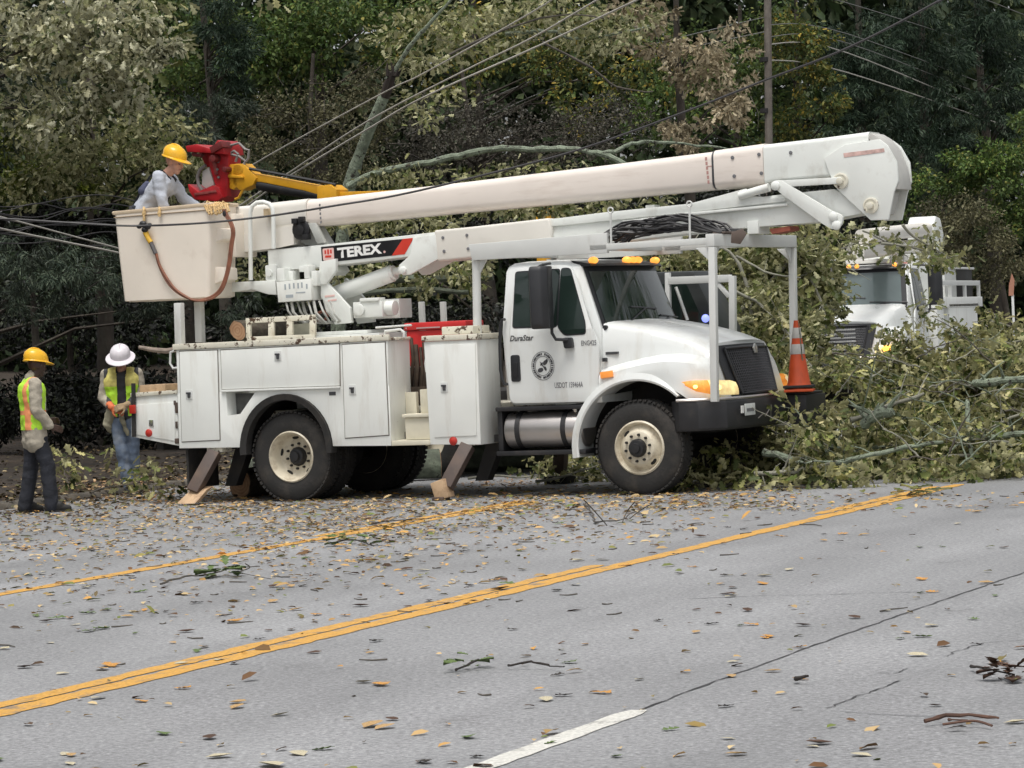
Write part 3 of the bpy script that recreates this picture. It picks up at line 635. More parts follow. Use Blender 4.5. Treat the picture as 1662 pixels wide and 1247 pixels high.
# windshield
def ws_pt(s, t, off): # s: -1..1 across, t: 0 bottom .. 1 top
    hf = 1.0 + (.945 - 1.0) * t; x = 3.885 + (3.655 - 3.885) * t; bl = .10 + .02 * t; y = s * hf
    return (x + bl * (1 - s * s) + off, y, 1.81 + .645 * t + off * .35)
def sheet(f, ns=16, nt=4): return [[f(-1 + 2 * i / ns, j / nt) for i in range(ns + 1)] for j in range(nt + 1)]
MB().loft(sheet(lambda s, t: ws_pt(s, t * 1.04 - .02, .010)), False, False).build('windshield_frame', PLAST, cab)  # black gasket; its side margins also stand in for the shaded pillar
wsh = MB().loft(sheet(lambda s, t: ws_pt(s * .925 - .01, .05 + t * .88, .017)), False, False).build('windshield', GLASS, cab)
mb = MB()
for s0, s1, t1 in ((-.55, .0, .28), (.3, .72, .12)):
    a = Vector(ws_pt(s0, .02, .04)); b = Vector(ws_pt(s1, t1, .03)); mb.tube([a, b], .009, 6); c = Vector(ws_pt(s1 - .35, t1 + .03, .026)); d = Vector(ws_pt(s1 + .3, t1 - .02, .026)); mb.tube([c, d], .011, 6)
mb.build('wiper', PLAST, cab)
mb = MB(); mb.tube([(3.885 + .09 * (1 - s * s) + .03, s * 1.0, 1.80) for s in [-1 + .2 * i for i in range(11)]], .028, 8); mb.build('cowl_seal', PLAST, cab)
# --- hood and fenders
WX = WB
def hood_sec(t):
    x = 3.888 + 1.217 * t; e = t * t
    ztc = 1.895 - .19 * t - .10 * t ** 3; hw = 1.00 - .20 * t; zs = ztc - .055 - .03 * t
    zf = 1.33 + .16 * math.sin(min(1, t * 1.15) * math.pi / 2) - .10 * t ** 4; yf = 1.155 - .22 * max(0, (t - .62) / .38) ** 2
    d = .72 ** 2 - (x - WX) ** 2; zb = max(1.0, .52 + math.sqrt(max(0, d)))
    if t > .8: zb = 1.0 + max(0, zb - 1.0)
    p = [(0, ztc), (.35, ztc - .006), (hw - .22, ztc - .022), (hw - .10, ztc - .035), (hw - .03, zs), (hw, zs - .05), (hw + .012, (zs + zf) / 2), (hw + .03, zf + .03), (min(yf - .05, hw + .10), zf - .005), (yf - .015, zf - .05), (yf, zf - .11), (yf + .004, (zf + zb) / 2 - .03), (yf, zb)]
    out = []
    for y, z in p:
        sh = t ** 2 * max(0, (1.56 - z)) * .30 - t ** 3 * (y / 1.0) ** 2 * .10
        out.append((x + sh, y, z))
    return out
secs = []
for i in range(29):
    s = hood_sec(i / 28); secs.append([(a, -b, c) for a, b, c in reversed(s[1:])] + s)
mb = MB().loft(secs, False, False)
e = secs[-1]; ns_ = len(e); mid = [(p[0] - .03, p[1] * .96, p[2]) for p in e]
o_ = len(mb.v); mb.v += [tuple(p) for p in e]; mb.f.append(tuple(range(o_, o_ + ns_))); mb.mi.append(0)
hood = mb.build('hood', WHITE, truck, smooth=32)
# flare round the front arch
def flare(side):
    mb = MB(); sec = []
    for k in range(31):
        a = R(47 + (188 - 47) * k / 30); ro = .785; ri = .70; c, s_ = math.cos(a), math.sin(a); zc = .52
        if a < R(75): ro = .72 + .065 * (a - R(47)) / R(28)
        yo = 1.165; pts = [(WX + ri * c, side * .80, zc + ri * s_), (WX + ri * c, side * (yo + .012), zc + ri * s_), (WX + (ri + .02) * c, side * (yo + .02), zc + (ri + .02) * s_), (WX + ro * c, side * (yo - .005), zc + ro * s_), (WX + ro * c, side * .80, zc + ro * s_)]
        sec.append(pts)
    mb.loft(sec); return mb.build('fender_flare', WHITE, truck, smooth=35)
flare(-1); flare(1)
mb = MB(); w_ = arch_pts(WX, .52, .70, .70, 10, 188, 24)
for sd in (-1, 1): mb.loft([[(a, sd * .80, b) for a, b in w_], [(a, sd * .42, b) for a, b in w_]], False, False)
mb.build('wheel_well', DARKS, hood)
mb = MB(); x, z = T(985, 608, -1.16); mb.obox((x, -1.165, z), (1, 0, .1), (0, 1, 0), (-.1, 0, 1), .075, .012, .035); mb.build('marker_lamp', AMBERD, hood, bevel=.008)
x, z = T(989, 573.5, -1.02); MB().box(x - .045, x + .10, -1.02, -.99, z - .014, z + .014).build('badge', INKG, hood, smooth=0)
x, z = T(981, 584, -1.06); MB().box(x - .015, x + .02, -1.085, -1.02, z - .022, z + .02).build('hood_latch', PLAST, hood, bevel=.005)
# grille
def gp(s, t, off): # s -1..1, t 0 top..1 bottom
    y = s * (.60 - .10 * t); z = 1.555 - .53 * t; return (5.155 + .155 * t - .10 * s * s * .8 + off, y, z - .01 * s * s)
gr = MB().loft(sheet(lambda s, t: gp(s * 1.22 - .02 * s, -.02 + t * 1.06, .015), 12, 4), False, False)
gr = gr.build('grille', PLAST, truck)
mb = MB()
for i in range(31):
    s = -.93 + 1.86 * i / 30; mb.tube([gp(s, t, .026) for t in (.09, .35, .65, .93)], .0065, 5)
for j in range(17):
    t = .09 + .84 * j / 16; mb.tube([gp(-.94 + 1.88 * k / 8, t, .027) for k in range(9)], .005, 5)
mb.build('mesh_bars', M('grille_grey', (.055, .055, .06), .4, .3, var=.2), gr)
mb = MB(); mb.tube([gp(-.97 + 1.94 * k / 10, .05, .034) for k in range(11)] + [gp(.97, .5, .034), gp(.95, .97, .034)] + [gp(.95 - 1.9 * k / 10, .97, .034) for k in range(11)] + [gp(-.97, .5, .034), gp(-.97, .05, .034)], .016, 8)
mb.build('grille_surround', PLAST, gr)
mb = MB(); c = Vector(gp(0, .10, .05)); mb.slab([c + Vector(q) for q in ((.0, -.055, .01), (.0, 0, .055), (0, .055, .01), (.01, .03, -.05), (.01, -.03, -.05))], (.02, 0, .006)); mb.build('grille_emblem', CHROME, gr, bevel=.004)
# headlights
def headlight(side):
    hl = empty('headlight', (0, 0, 0)); hl.parent = truck
    top = [(4.86, 1.168, 1.19), (5.00, 1.150, 1.205), (5.12, 1.07, 1.20), (5.21, .94, 1.19), (5.26, .80, 1.185), (5.285, .70, 1.16)]
    bot = [(4.90, 1.168, 1.15), (5.02, 1.155, 1.085), (5.15, 1.08, 1.05), (5.25, .95, 1.035), (5.30, .81, 1.03), (5.32, .71, 1.03)]
    def seg(a, b, nm, mt):
        rows = []
        for k in range(a, b + 1):
            p, q = Vector(top[k]), Vector(bot[k]); rows.append([tuple(p.lerp(q, j / 4) + Vector((.018, .012, 0)) * math.sin(math.pi * j / 4)) for j in range(5)])
        rows = [[(x, side * y, z) for x, y, z in r] for r in rows]
        MB().loft(rows, False, False).build(nm, mt, hl, smooth=60)
    if side < 0:
        for q_, r_ in (((5.015, -1.155, 1.135), .028), ((5.20, -.985, 1.115), .04)): mb = MB(); mb.ball(q_, (r_, r_, r_ * .8), 10); mb.build('bulb', BULB, hl)
    seg(0, 2, 'turn_lens', AMBER); seg(2, 5, 'headlamp_lens', HLAMP)
headlight(-1); headlight(1)
# bumper
bp = [(4.80, 1.17), (5.02, 1.16), (5.26, .95), (5.34, .6), (5.36, 0)]
prof = []
mb = MB(); out = [(x, -y) for x, y in bp] + [(x, y) for x, y in reversed(bp[:-1])]; inn = [(x - .10, y * .95) for x, y in out]
secs = [[(x, y, .665), (x + .02, y * 1.005, .69), (x + .02, y * 1.005, .945), (x, y, .985), (x - .1, y * .93, .985), (x - .1, y * .93, .665)] for x, y in out]
mb.loft(secs); bum = mb.build('front_bumper', BLACK, truck, bevel=.006)
mb = MB(); mb.tube([(x - .005, y, .995) for x, y in out], .018, 6); mb.build('bumper_strip', ALU, bum)
a = T3(1201, 674, -.55); mb = MB(); mb.box(5.372, 5.380, -.70, -.42, .80, .925); lp = mb.build('licence_plate', M('plate_white', (.62, .64, .62), .5, var=.1, vs=20), bum, bevel=.003)
MB().box(5.372, 5.379, -.80, -.73, .83, .91).build('sticker', INKW, bum, smooth=0)
mb = MB(); mb.box(5.381, 5.383, -.66, -.46, .84, .875); mb.build('plate_lettering', INKM, bum, smooth=0)
mb = MB(); mb.tube([(5.385, -.36, .76), (5.385, -.22, .80), (5.385, -.16, .77), (5.385, -.05, .835)], .006, 5); mb.build('scratch', ALU, bum)
mb = MB(); mb.box(5.32, 5.60, .50, 1.10, .63, .97); mb.box(5.34, 5.58, .52, 1.08, .972, 1.0); bx_ = mb.build('bumper_platform', BLACK, truck, bevel=.012)
mb = MB(); mb.box(5.48, 5.54, .62, .70, .12, .63); mb.build('platform_post', RUSTY, truck, bevel=.006)
mb = MB(); mb.box(5.602, 5.607, .6, .9, .775, .79); mb.build('stripe', ALU, bx_, smooth=0)
# boom rest rack over the cab
rk = MB()
def beam(mb, a, b, w, h):
    a = Vector(a); b = Vector(b); ax = (b - a).normalized(); y = Vector((0, 1, 0)) if abs(ax.y) < .9 else Vector((1, 0, 0)); n = ax.cross(y).normalized(); y = n.cross(ax)
    mb.obox((a + b) / 2, y, n, ax, w / 2, h / 2, (b - a).length / 2)
PY, PX = 1.13, 5.22
for s in (-1, 1):
    beam(rk, (PX + .05, s * PY, 2.60), (PX, s * PY, .97), .075, .075)
    for d in (-1,): rk.prism([(PX + .02, 2.595), (PX - .14, 2.595), (PX + .02, 2.44)], s * PY - .012, s * PY + .012)
rk.box(PX - .01, PX + .09, -PY - .04, PY + .04, 2.602, 2.735)
for s in (-1, 1):
    rk.slab([(PX + .03, s * (PY - .042), 2.60), (PX + .03, s * (PY - .20), 2.60), (PX + .03, s * (PY - .042), 2.42)], (.02, 0, 0))
rk.build('boom_rack', RACKW, truck, bevel=.008)
rl = MB()
for s in (-1, 1):
    rl.box(3.78, PX - .012, s * .98 - .03, s * .98 + .03, 2.632, 2.70)
    rl.prism([T(760, 397, -1.01), T(985, 378, -1.01), T(985, 411, -1.01), T(800, 421, -1.01), T(766, 423, -1.01)], s * .98 - .03, s * .98 + .03)
rl.box(2.36, 2.44, -.945, .945, 2.63, 2.72); rl.box(3.70, 3.76, -.945, .945, 2.64, 2.70)
rl.build('rack_rail', RACKW, truck, bevel=.008)
rp = MB()
for s in (-1, 1):
    rp.cyl((2.335, s * .93, 1.80), (2.36, s * .93, 2.60), .048, n=14); rp.slab([(2.31, s * .93 - .012, 2.62), (2.50, s * .93 - .012, 2.62), (2.39, s * .93 - .012, 2.44), (2.31, s * .93 - .012, 2.44)], (0, .024, 0))
rp.build('rack_post', RACKW, truck, smooth=35)
mb = MB()
for u, v0, v1 in ((991, 346, 398), (1119, 336, 393)):
    a = T3(u, v0, -1.0); b = T3(u + 1, v1, -1.0); mb.tube([a, b], .012, 6)
    mb.tube([(a[0] + .03 * math.cos(q), a[1], a[2] + .03 + .03 * math.sin(q)) for q in [2 * math.pi * k / 10 for k in range(11)]], .009, 6)
mb.build('eye_rod', RACKW, truck)
mb = MB(); mb.prism([T(1222, 378, -.6), T(1240, 372, -.6), T(1246, 381, -.6), T(1236, 397, -.6), T(1221, 395, -.6)], -1.19, -1.175); mb.box(5.2, 5.34, -.95, -.35, 2.737, 2.76); mb.build('boom_cradle', M('cradle_dark', (.12, .09, .075), .6, var=.3), truck, bevel=.006)
# mirrors
for s in (-1, 1):
    mr = empty('mirror', (0, 0, 0)); mr.parent = truck
    a = T(862, 433, -1.42); b = T(905, 533, -1.42); xm, zm = (a[0] + b[0]) / 2, (a[1] + b[1]) / 2
    xm -= .05; q = [(xm - .095, s * 1.30), (xm - .105, s * 1.47), (xm - .08, s * 1.51), (xm + .04, s * 1.49), (xm + .10, s * 1.42), (xm + .09, s * 1.28)]
    mb = MB(); mb.loft([[(x * .96 + xm * .04, y * .985, z) if k in (0, 3) else (x, y, z) for x, y in q] for k, z in enumerate((b[1] + .0, b[1] + .04, a[1] - .05, a[1]))]); mb.build('mirror_shell', PLAST, mr, bevel=.02)
    mb = MB(); mb.box(xm - .112, xm - .106, s * 1.39 - .07, s * 1.39 + .07, b[1] + .08, a[1] - .06); mb.build('mirror_face', GLASS, mr, smooth=0)
    p = [T3(895, 525, -1.3), T3(896, 541, -1.3), T3(902, 551, -1.28), T3(921, 552, -1.2)]; mb = MB(); mb.tube([(x, -s * y, z) for x, y, z in p], .018, 8); p = [T3(873, 434, -1.3), T3(880, 430, -1.2), T3(893, 428, -1.02)]; mb.tube([(x, -s * y, z) for x, y, z in p], .015, 8)
    mb.build('mirror_arm', PLAST, mr)
    x, z = T(923, 557, -1.15); mb = MB(); mb.prism(rounded([(x - .055, z + .06), (x + .05, z + .06), (x + .065, z - .055), (x - .035, z - .06)], .025), s * 1.135 if s < 0 else 1.135, s * 1.20); mb.build('mirror_bracket', PLAST, mr, bevel=.01)

# --- turret, booms, bucket
BY = -.22                                 # near face of the booms
def B(*uv, y=BY): return [T(u, v, y) for u, v in uv]
tu = MB()
tu.box(-.28, 1.0, -.5, .5, 1.03, 1.60); tu.cyl((.33, 0, 1.60), (.33, 0, 1.735), .46, n=32)
x0 = T(512, 540, -.3)[0]; x1 = T(625, 540, -.3)[0]
tu.cyl((.33, 0, 1.737), (.33, 0, 1.80), .50, n=32); tu.box(x0 + .05, x1 - .02, -.40, .40, 1.803, 1.86); tu.box(x0 + .02, x1 - .2, -.36, .36, 1.862, 1.90)
tur = tu.build('turret', STEEL, truck, bevel=.008)
pl = MB()
for y in (-.30, .22): pl.prism(B((524, 452), (534, 462), (568, 500), (571, 524), (543, 527), (538, 515), (520, 480), (521, 455), y=-.3), y, y + .05)
pl.prism(B((520, 425), (546, 420), (546, 440), (530, 462), (518, 462), y=-.3), -.32, -.26); pl.build('side_plate', STEEL, tur, bevel=.008)
mb = MB()
a, b = T(576, 505, -.3), T(631, 503, -.3)
mb.box(a[0], b[0] - .06, -.34, -.12, a[1] - .08, a[1] + .10); mb.cyl((b[0] - .06, -.23, b[1] + .02), (b[0] + .05, -.23, b[1] + .02), .085, n=16); mb.lathe([(.07, 0), (.07, .03), (.03, .03), (.001, .03)], (a[0] + .09, -.342, a[1] + .01), (0, -1, 0), 16)
mb.box(a[0] + .02, b[0], -.05, .25, a[1] - .1, a[1] + .12); mb.box(a[0] + .1, a[0] + .35, -.36, -.2, a[1] + .10, a[1] + .14); mb.build('swing_motor', STEEL, tur, bevel=.008)
cb = MB(); cb.prism(B((450, 458), (506, 452), (507, 487), (453, 491), y=-.42), -.44, -.2); cb = cb.build('control_box', BODYW, tur, bevel=.006)
mb = MB()
for (u, v, w, h) in ((463, 466, 3, 9), (470, 465, 3, 9), (477, 464, 3, 9), (484, 464, 3, 9), (490, 463, 3, 9), (498, 465, 3, 8), (470, 481, 14, 5), (488, 475, 18, 2)):
    p = T(u, v, -.44); mb.box(p[0] - w * .0035, p[0] + w * .0035, -.4425, -.4405, p[1] - h * .0035, p[1] + h * .0035)
mb.build('instruction_panel', M('print_grey', (.38, .42, .45), .5), cb, smooth=0)
mb = MB(); mb.prism(B((533, 480), (549, 478), (549, 481), (533, 483)), -.304, -.301); mb.prism(B((538, 487), (552, 485), (552, 488), (538, 490)), -.304, -.301); mb.build('warning_label', INKP, tur, smooth=0)
mb = MB(); rg = random.Random(4)
for k in range(9):
    u = 464 + 9 * k; y = -.40 + .03 * (k % 4); p = [T3(u, 489, y), T3(u + 3 + rg.random() * 4, 505 + rg.random() * 6, y - .05), T3(u + 12 + rg.random() * 8, 520 + rg.random() * 4, y), T3(min(u + 40, 545), 524, -.2)]
    mb.tube(p, .013 + .006 * (k % 2), 6)
mb.build('hose', M('pale_hose', (.42, .42, .39), .6, var=.3, vs=8), tur)
mb = MB(); mb.tube([T3(u, v, -.3) for u, v in ((514, 510), (525, 505), (532, 512), (528, 520), (516, 520))], .02, 6); mb.build('hose_fitting', M('brown_fit', (.22, .08, .05), .6), tur)
mb = MB()                                 # valve bank between turret plates
for (u0, v0, u1, v1, y) in ((453, 436, 466, 456, -.3), (470, 440, 480, 455, -.2), (497, 431, 506, 452, -.36), (509, 440, 519, 464, -.34), (489, 432, 503, 441, -.25)):
    a = T(u0, v0, y); b = T(u1, v1, y); mb.box(a[0], b[0], y - .06, y + .1, b[1], a[1])
mb.build('valve_bank', STEEL, tur, bevel=.01)
mb = MB(); mb.prism(B((365, 459), (450, 455), (452, 479), (438, 478), (412, 470), (388, 474), (364, 474), y=-.25), -.30, .1); mb.build('counter_arm', STEEL, tur, bevel=.012)
# pedestal guard box on top of the cabinet
gb = MB(); gy = -.62
def bar(mb, u0, v0, u1, v1, y, w=.045):
    a = T3(u0, v0, y); b = T3(u1, v1, y); beam(mb, a, b, .04, w)
for (q) in ((400, 521, 512, 515), (402, 551, 512, 547)): bar(gb, *q, gy, .06)
for u, v0, v1 in ((404, 524, 549), (441, 522, 547), (471, 520, 546), (508, 518, 544)): bar(gb, u, v0, u, v1, gy + .002, .075 if u != 404 else .06)
gb.build('guard_frame', CREAM, truck, bevel=.006)
mb = MB(); p = B((474, 527), (507, 524), (507, 546), (475, 548), y=-.5); mb.prism(p, -.5, -.47); mb.build('guard_panel', M('panel_olive', (.30, .30, .24), .6, var=.3), truck, smooth=0)
# lift cylinder
mb = MB(); a = Vector(T3(543, 480, -.02)); b = Vector(T3(655, 438, -.02)); a.y = b.y = -.06; mb.lathe([(.001, 0), (.085, 0), (.098, .015), (.098, (b - a).length * .86), (.085, (b - a).length * .87), (.085, (b - a).length * .9), (.045, (b - a).length * .9), (.045, (b - a).length)], a, b - a, 24)
mb.cyl((a.x, -.25, a.z - .0), (a.x, .2, a.z), .05); lc = mb.build('lift_cylinder', STEEL, truck, smooth=35)
# lower boom
lb = MB()
lb.prism(B((434, 406), (520, 398), (600, 389), (706, 377), (707, 413), (660, 417), (520, 434), (436, 441)), BY, .20)
for y in (BY - .035, .20): lb.prism(B((672, 386), (709, 380), (713, 421), (690, 434), (668, 446), (655, 447), (648, 439), (650, 430), (668, 414)), y, y + .034)
lb.prism(B((432, 431), (450, 429), (451, 455), (446, 458), (433, 455)), BY - .03, .1); lb.prism(B((523, 433), (541, 431), (546, 440), (538, 448), (528, 444)), BY - .03, .1)
lbo = lb.build('lower_boom', STEEL, truck, bevel=.012)
mb = MB(); c = T3(657, 439, BY); mb.lathe([(.045, 0), (.045, .03), (.03, .04), (.001, .04)], (c[0], BY - .036, c[2]), (0, -1, 0), 18); c = T3(440, 443, BY); mb.lathe([(.04, 0), (.04, .02), (.02, .02), (.001, .02)], (c[0], BY - .031, c[2]), (0, -1, 0), 18); mb.build('pin', STEEL, lbo)
dec = B((521, 401), (655, 388), (643, 414.5), (523, 427)); MB().prism(dec, BY - .003, BY - .001).build('decal', INKB, lbo, smooth=0)
MB().prism(B((654, 388), (672, 386.2), (657, 412.9), (636, 415.2)), BY - .0045, BY - .0015).build('decal_stripe', INKR, lbo, smooth=0)
MB().prism(rounded(B((523.5, 404), (542, 402.2), (542.7, 421.6), (525, 423.4)), .02), BY - .0055, BY - .0035).build('decal_mark', INKP, lbo, smooth=0)
mb = MB()
for u, v, w, h in ((528.5, 409.5, 3, 6), (533, 409, 3, 8), (537.5, 408.5, 3, 6), (533.2, 416.5, 11, 3.4)):
    a = T(u, v, BY); mb.box(a[0] - w * .0037, a[0] + w * .0037, BY - .0075, BY - .006, a[1] - h * .0036, a[1] + h * .0036)
mb.build('decal_glyph', INKR, lbo, smooth=0)
a = T3(549, 418.5, BY - .004); b = T3(621, 410.5, BY - .004); d = Vector(b) - Vector(a)
lettering('decal_lettering', 'TEREX', a, d, Vector((-d.z, 0, d.x)), .155, INKW, lbo, .045, width=d.length)
x, z = T(624.5, 409, BY); MB().lathe([(.014, 0), (.014, .003), (.001, .003)], (x, BY - .004, z), (0, -1, 0), 12).build('decal_dot', INKP, lbo, smooth=0)
# insulating sleeve and outer part of the lower boom
sl = MB(); sl.prism(B((706, 374), (760, 369), (893, 354), (897, 372), (893, 408), (760, 420), (711, 425)), BY - .03, .24); slo = sl.build('boom_sleeve', FIBREW, truck, bevel=.03, seg=3)
mb = MB()
for u, v in ((719, 386), (758, 382), (721, 408), (760, 404)):
    a = T(u, v, BY - .03); mb.lathe([(.018, 0), (.018, .008), (.001, .01)], (a[0], BY - .031, a[1]), (0, -1, 0), 10)
mb.build('bolt', INKM, slo)
ob_ = MB(); ob_.prism(B((893, 357), (985, 345), (1118, 331), (1215, 322), (1265, 316), (1352, 307), (1400, 330), (1396, 347), (1324, 361), (1171, 373), (1010, 392), (893, 404)), BY + .03, .18)
ob_.prism(B((1010, 359), (1110, 346), (1279, 330), (1279, 334), (1110, 351), (1012, 363)), BY - .02, BY + .029)
ob_.prism(B((893, 356), (980, 345), (1118, 331), (1211, 306), (1214, 318), (1275, 322), (1275, 327), (1110, 346), (893, 368)), BY + .0, BY + .027)
ob2 = ob_.build('outer_lower_boom', STEEL, truck, bevel=.01)
mb = MB(); a = T(1047, 340, BY); mb.box(a[0] - .05, a[0] + .06, -.1, .05, a[1] - .04, a[1] + .05); a = T(1225, 366, BY); mb.box(a[0] - .09, a[0] + .04, BY + .0, .1, a[1] - .09, a[1] + .05); mb.build('boom_lug', STEEL, ob2, bevel=.008)
mb = MB(); mb.prism(B((1246, 372), (1278, 367), (1280, 374), (1250, 380)), BY + .05, .1); mb.build('boom_pad', M('pad_red', (.30, .08, .05), .7, var=.3), ob2)
mb = MB(); a = T(1016, 366, BY); mb.box(a[0] - .012, a[0] + .012, BY + .02, BY + .029, a[1] - .015, a[1] + .015); mb.build('drain_hole', INKB, ob2)
# links and knuckle
mb = MB(); mb.prism(rounded(B((1256, 295), (1270, 292), (1354, 343), (1372, 350), (1370, 366), (1357, 374), (1340, 365), (1266, 311)), .04), BY - .07, BY - .022)
lk = mb.build('elbow_link', STEEL, truck, bevel=.008)
mb = MB()
for u, v in ((1263, 302), (1357, 352), (1362, 366)):
    a = T(u, v, BY); mb.lathe([(.05, 0), (.05, .02), (.025, .035), (.001, .035)], (a[0], BY - .072, a[1]), (0, -1, 0), 18)
mb.build('link_pin', STEEL, lk)
mb = MB(); a = Vector(T3(1262, 299, BY - .04)); b = Vector(T3(1366, 293, BY - .04)); beam(mb, a, b, .05, .07); mb.build('elbow_rod', STEEL, truck, bevel=.008)
mb = MB(); a = Vector(T3(1214, 319, 0)); b = Vector(T3(1262, 305, 0)); a.y = b.y = BY - .02; mb.tube([a, b], .045, 14); mb.build('elbow_cylinder', STEEL, truck)
kn = MB()
for y in (BY - .02, .17): kn.prism(B((1338, 257), (1371, 235), (1428, 226), (1441, 236), (1456, 262), (1459, 294), (1452, 312), (1443, 357), (1414, 358), (1360, 308), (1347, 282)), y, y + .035)
kno = kn.build('elbow', STEEL, truck, bevel=.01)
mb = MB(); cx_, cz_ = T(1408, 285, 0); s_ = []
mb.prism([T(1425, 217, 0), T(1440, 226, 0), T(1454, 243, 0), T(1466, 272, 0), T(1472, 308, 0), T(1460, 308, 0), T(1456, 285, 0), T(1446, 254, 0), T(1432, 236, 0), T(1420, 226, 0)], BY + .0, .16); mb.prism([T(1445, 312, 0), T(1456, 312, 0), T(1447, 348, 0), T(1436, 352, 0)], -.1, .1)
mb.build('elbow_guard', M('guard_grey', (.52, .51, .48), .5, var=.1), kno, bevel=.012)
mb = MB(); mb.prism(B((1370, 249), (1436, 241), (1437, 247), (1371, 256)), BY - .0235, BY - .0215); mb.build('faded_label', M('faded_label', (.62, .42, .38), .5, var=.3, vs=16), kno, smooth=0)
for u, v, r in ((1366, 294, .085), (1415, 334, .085)):
    a = T(u, v, BY); mb = MB(); mb.lathe([(r, 0), (r, .02), (r * .8, .025), (r * .8, .018), (r * .42, .018), (r * .42, .05), (r * .25, .055), (.001, .055)], (a[0], BY - .021, a[1]), (0, -1, 0), 22); mb.build('pivot_pin', CREAM, kno)
# upper boom
def boomsec(uvt, uvb, y0, y1, r):         # rounded box section between a top and a bottom point
    xt, zt = uvt; xb, zb_ = uvb; out = []
    for cy_, sy, cz, sz, a0 in ((y0 + r, -1, 1, -1, 180), (y1 - r, 1, 1, -1, 270), (y1 - r, 1, 0, 1, 0), (y0 + r, -1, 0, 1, 90)):
        for k in range(5):
            a = R(a0 + 90 * k / 4); y = cy_ + r * math.cos(a); h = r * math.sin(a)
            zz = (zb_ + r if cz else zt - r) + h; t = (zz - zb_) / (zt - zb_); out.append((xb + (xt - xb) * t, y, zz))
    return out
ub_ = MB(); ub_.loft([boomsec(T(u, a, 0), T(u + 2, b, 0), -.20, .20, .085) for u, a, b in ((504, 325, 368), (530, 322.5, 367), (740, 299, 347), (1000, 268, 323), (1166, 247, 308))]); upb = ub_.build('upper_boom', FIBRE, truck, smooth=40)
mb = MB(); mb.loft([boomsec(T(u, a, 0), T(u + 3, b, 0), -.205, .205, .087) for u, a, b in ((1166, 246, 308), (1169, 246, 308))]); mb.build('boom_ring', INKG, upb, smooth=40)
mb = MB(); mb.loft([boomsec(T(u, a, 0), T(u + 3, b, 0), -.21, .21, .085) for u, a, b in ((1169.5, 245, 308), (1249, 234, 301))]); mb.build('boom_collar', FIBRE, upb, smooth=40)
mb = MB()
for u, v in ((1189, 256), (1232, 251), (1192, 286), (1236, 281.5), (1283, 248)):
    a = T(u, v, -.21); mb.lathe([(.02, 0), (.02, .008), (.001, .01)], (a[0], -.211 if u < 1250 else -.201, a[1]), (0, -1, 0), 10)
mb.build('bolt', INKM, upb)
mb = MB(); mb.loft([boomsec(T(u, a, 0), T(u + 3, b, 0), -.20, .17, .05) for u, a, b in ((1249.5, 236, 300), (1345, 225, 290), (1420, 215, 285))]); mb.build('boom_steel_end', STEEL, upb, smooth=40)
mb = MB()
for k in range(6):
    a = T(1146 + k * .8, 258 + 7.5 * k, -.2); mb.box(a[0] - .012, a[0] + .012, -.2025, -.2005, a[1] - .018, a[1] + .018)
a = T(1155, 270, -.2); mb.box(a[0] - .05, a[0] + .08, -.2025, -.2005, a[1] - .005, a[1] + .005); mb.build('boom_lettering', M('faint_red', (.50, .28, .25), .5), upb, smooth=0)
mb = MB()
for k in range(5):
    a = T(519 + k * .5, 333 + 7 * k, -.2); mb.box(a[0] - .01, a[0] + .01, -.2025, -.2005, a[1] - .014, a[1] + .014)
mb.build('boom_lettering', INKM, upb, smooth=0)
tp = MB(); tp.loft([boomsec(T(u, a, 0), T(u + 1, b, 0), -.22, .20, .05) for u, a, b in ((372, 338, 412), (420, 334, 404), (456, 331, 376))]); tp.loft([boomsec(T(u, a, 0), T(u + 1, b, 0), -.225, .205, .08) for u, a, b in ((448, 330, 377), (512, 323, 370))])
tp.prism(B((372, 385), (477, 365), (478, 397), (455, 402), (374, 412)), -.235, .1); tpo = tp.build('boom_tip', FIBREW, truck, bevel=0, smooth=35)
mb = MB(); a = T(487, 373, -.24); mb.lathe([(.001, 0), (.11, 0), (.12, .01), (.12, .04), (.10, .05), (.06, .05), (.06, .07), (.001, .075)], (a[0], -.19, a[1]), (0, -1, 0), 22)
for u, v in ((479, 359), (490, 356), (497, 385)):
    a = T(u, v, -.25); mb.box(a[0] - .035, a[0] + .035, -.28, -.2, a[1] - .03, a[1] + .03)
mb.build('sheave', BLACK, tpo, bevel=.004)
mb = MB(); mb.prism(B((478, 393), (499, 360), (506, 368), (518, 388), (524, 397), (494, 400)), -.1, .08); mb.prism(B((499, 362), (511, 362), (526, 394), (515, 396)), -.22, -.15); mb.build('sheave_bracket', M('bracket_grey', (.46, .47, .44), .5, var=.15), tpo, bevel=.006)
mb = MB(); p = [(407, 455), (406.5, 400), (406, 346), (409, 335), (417, 329), (427, 328), (437, 331), (442, 338), (443.5, 350), (444, 404)]; mb.tube([T3(u, v, -.34) for u, v in p], .026, 10); mb.build('boom_tip_loop', STEEL, truck)
mb = MB(); mb.box(T(429, 347, -.3)[0], T(436, 347, -.3)[0], -.32, -.2, T(430, 353, -.3)[1], T(430, 339, -.3)[1]); mb.build('loop_clamp', M('cream_rubber', (.6, .47, .3), .6), truck, bevel=.006)
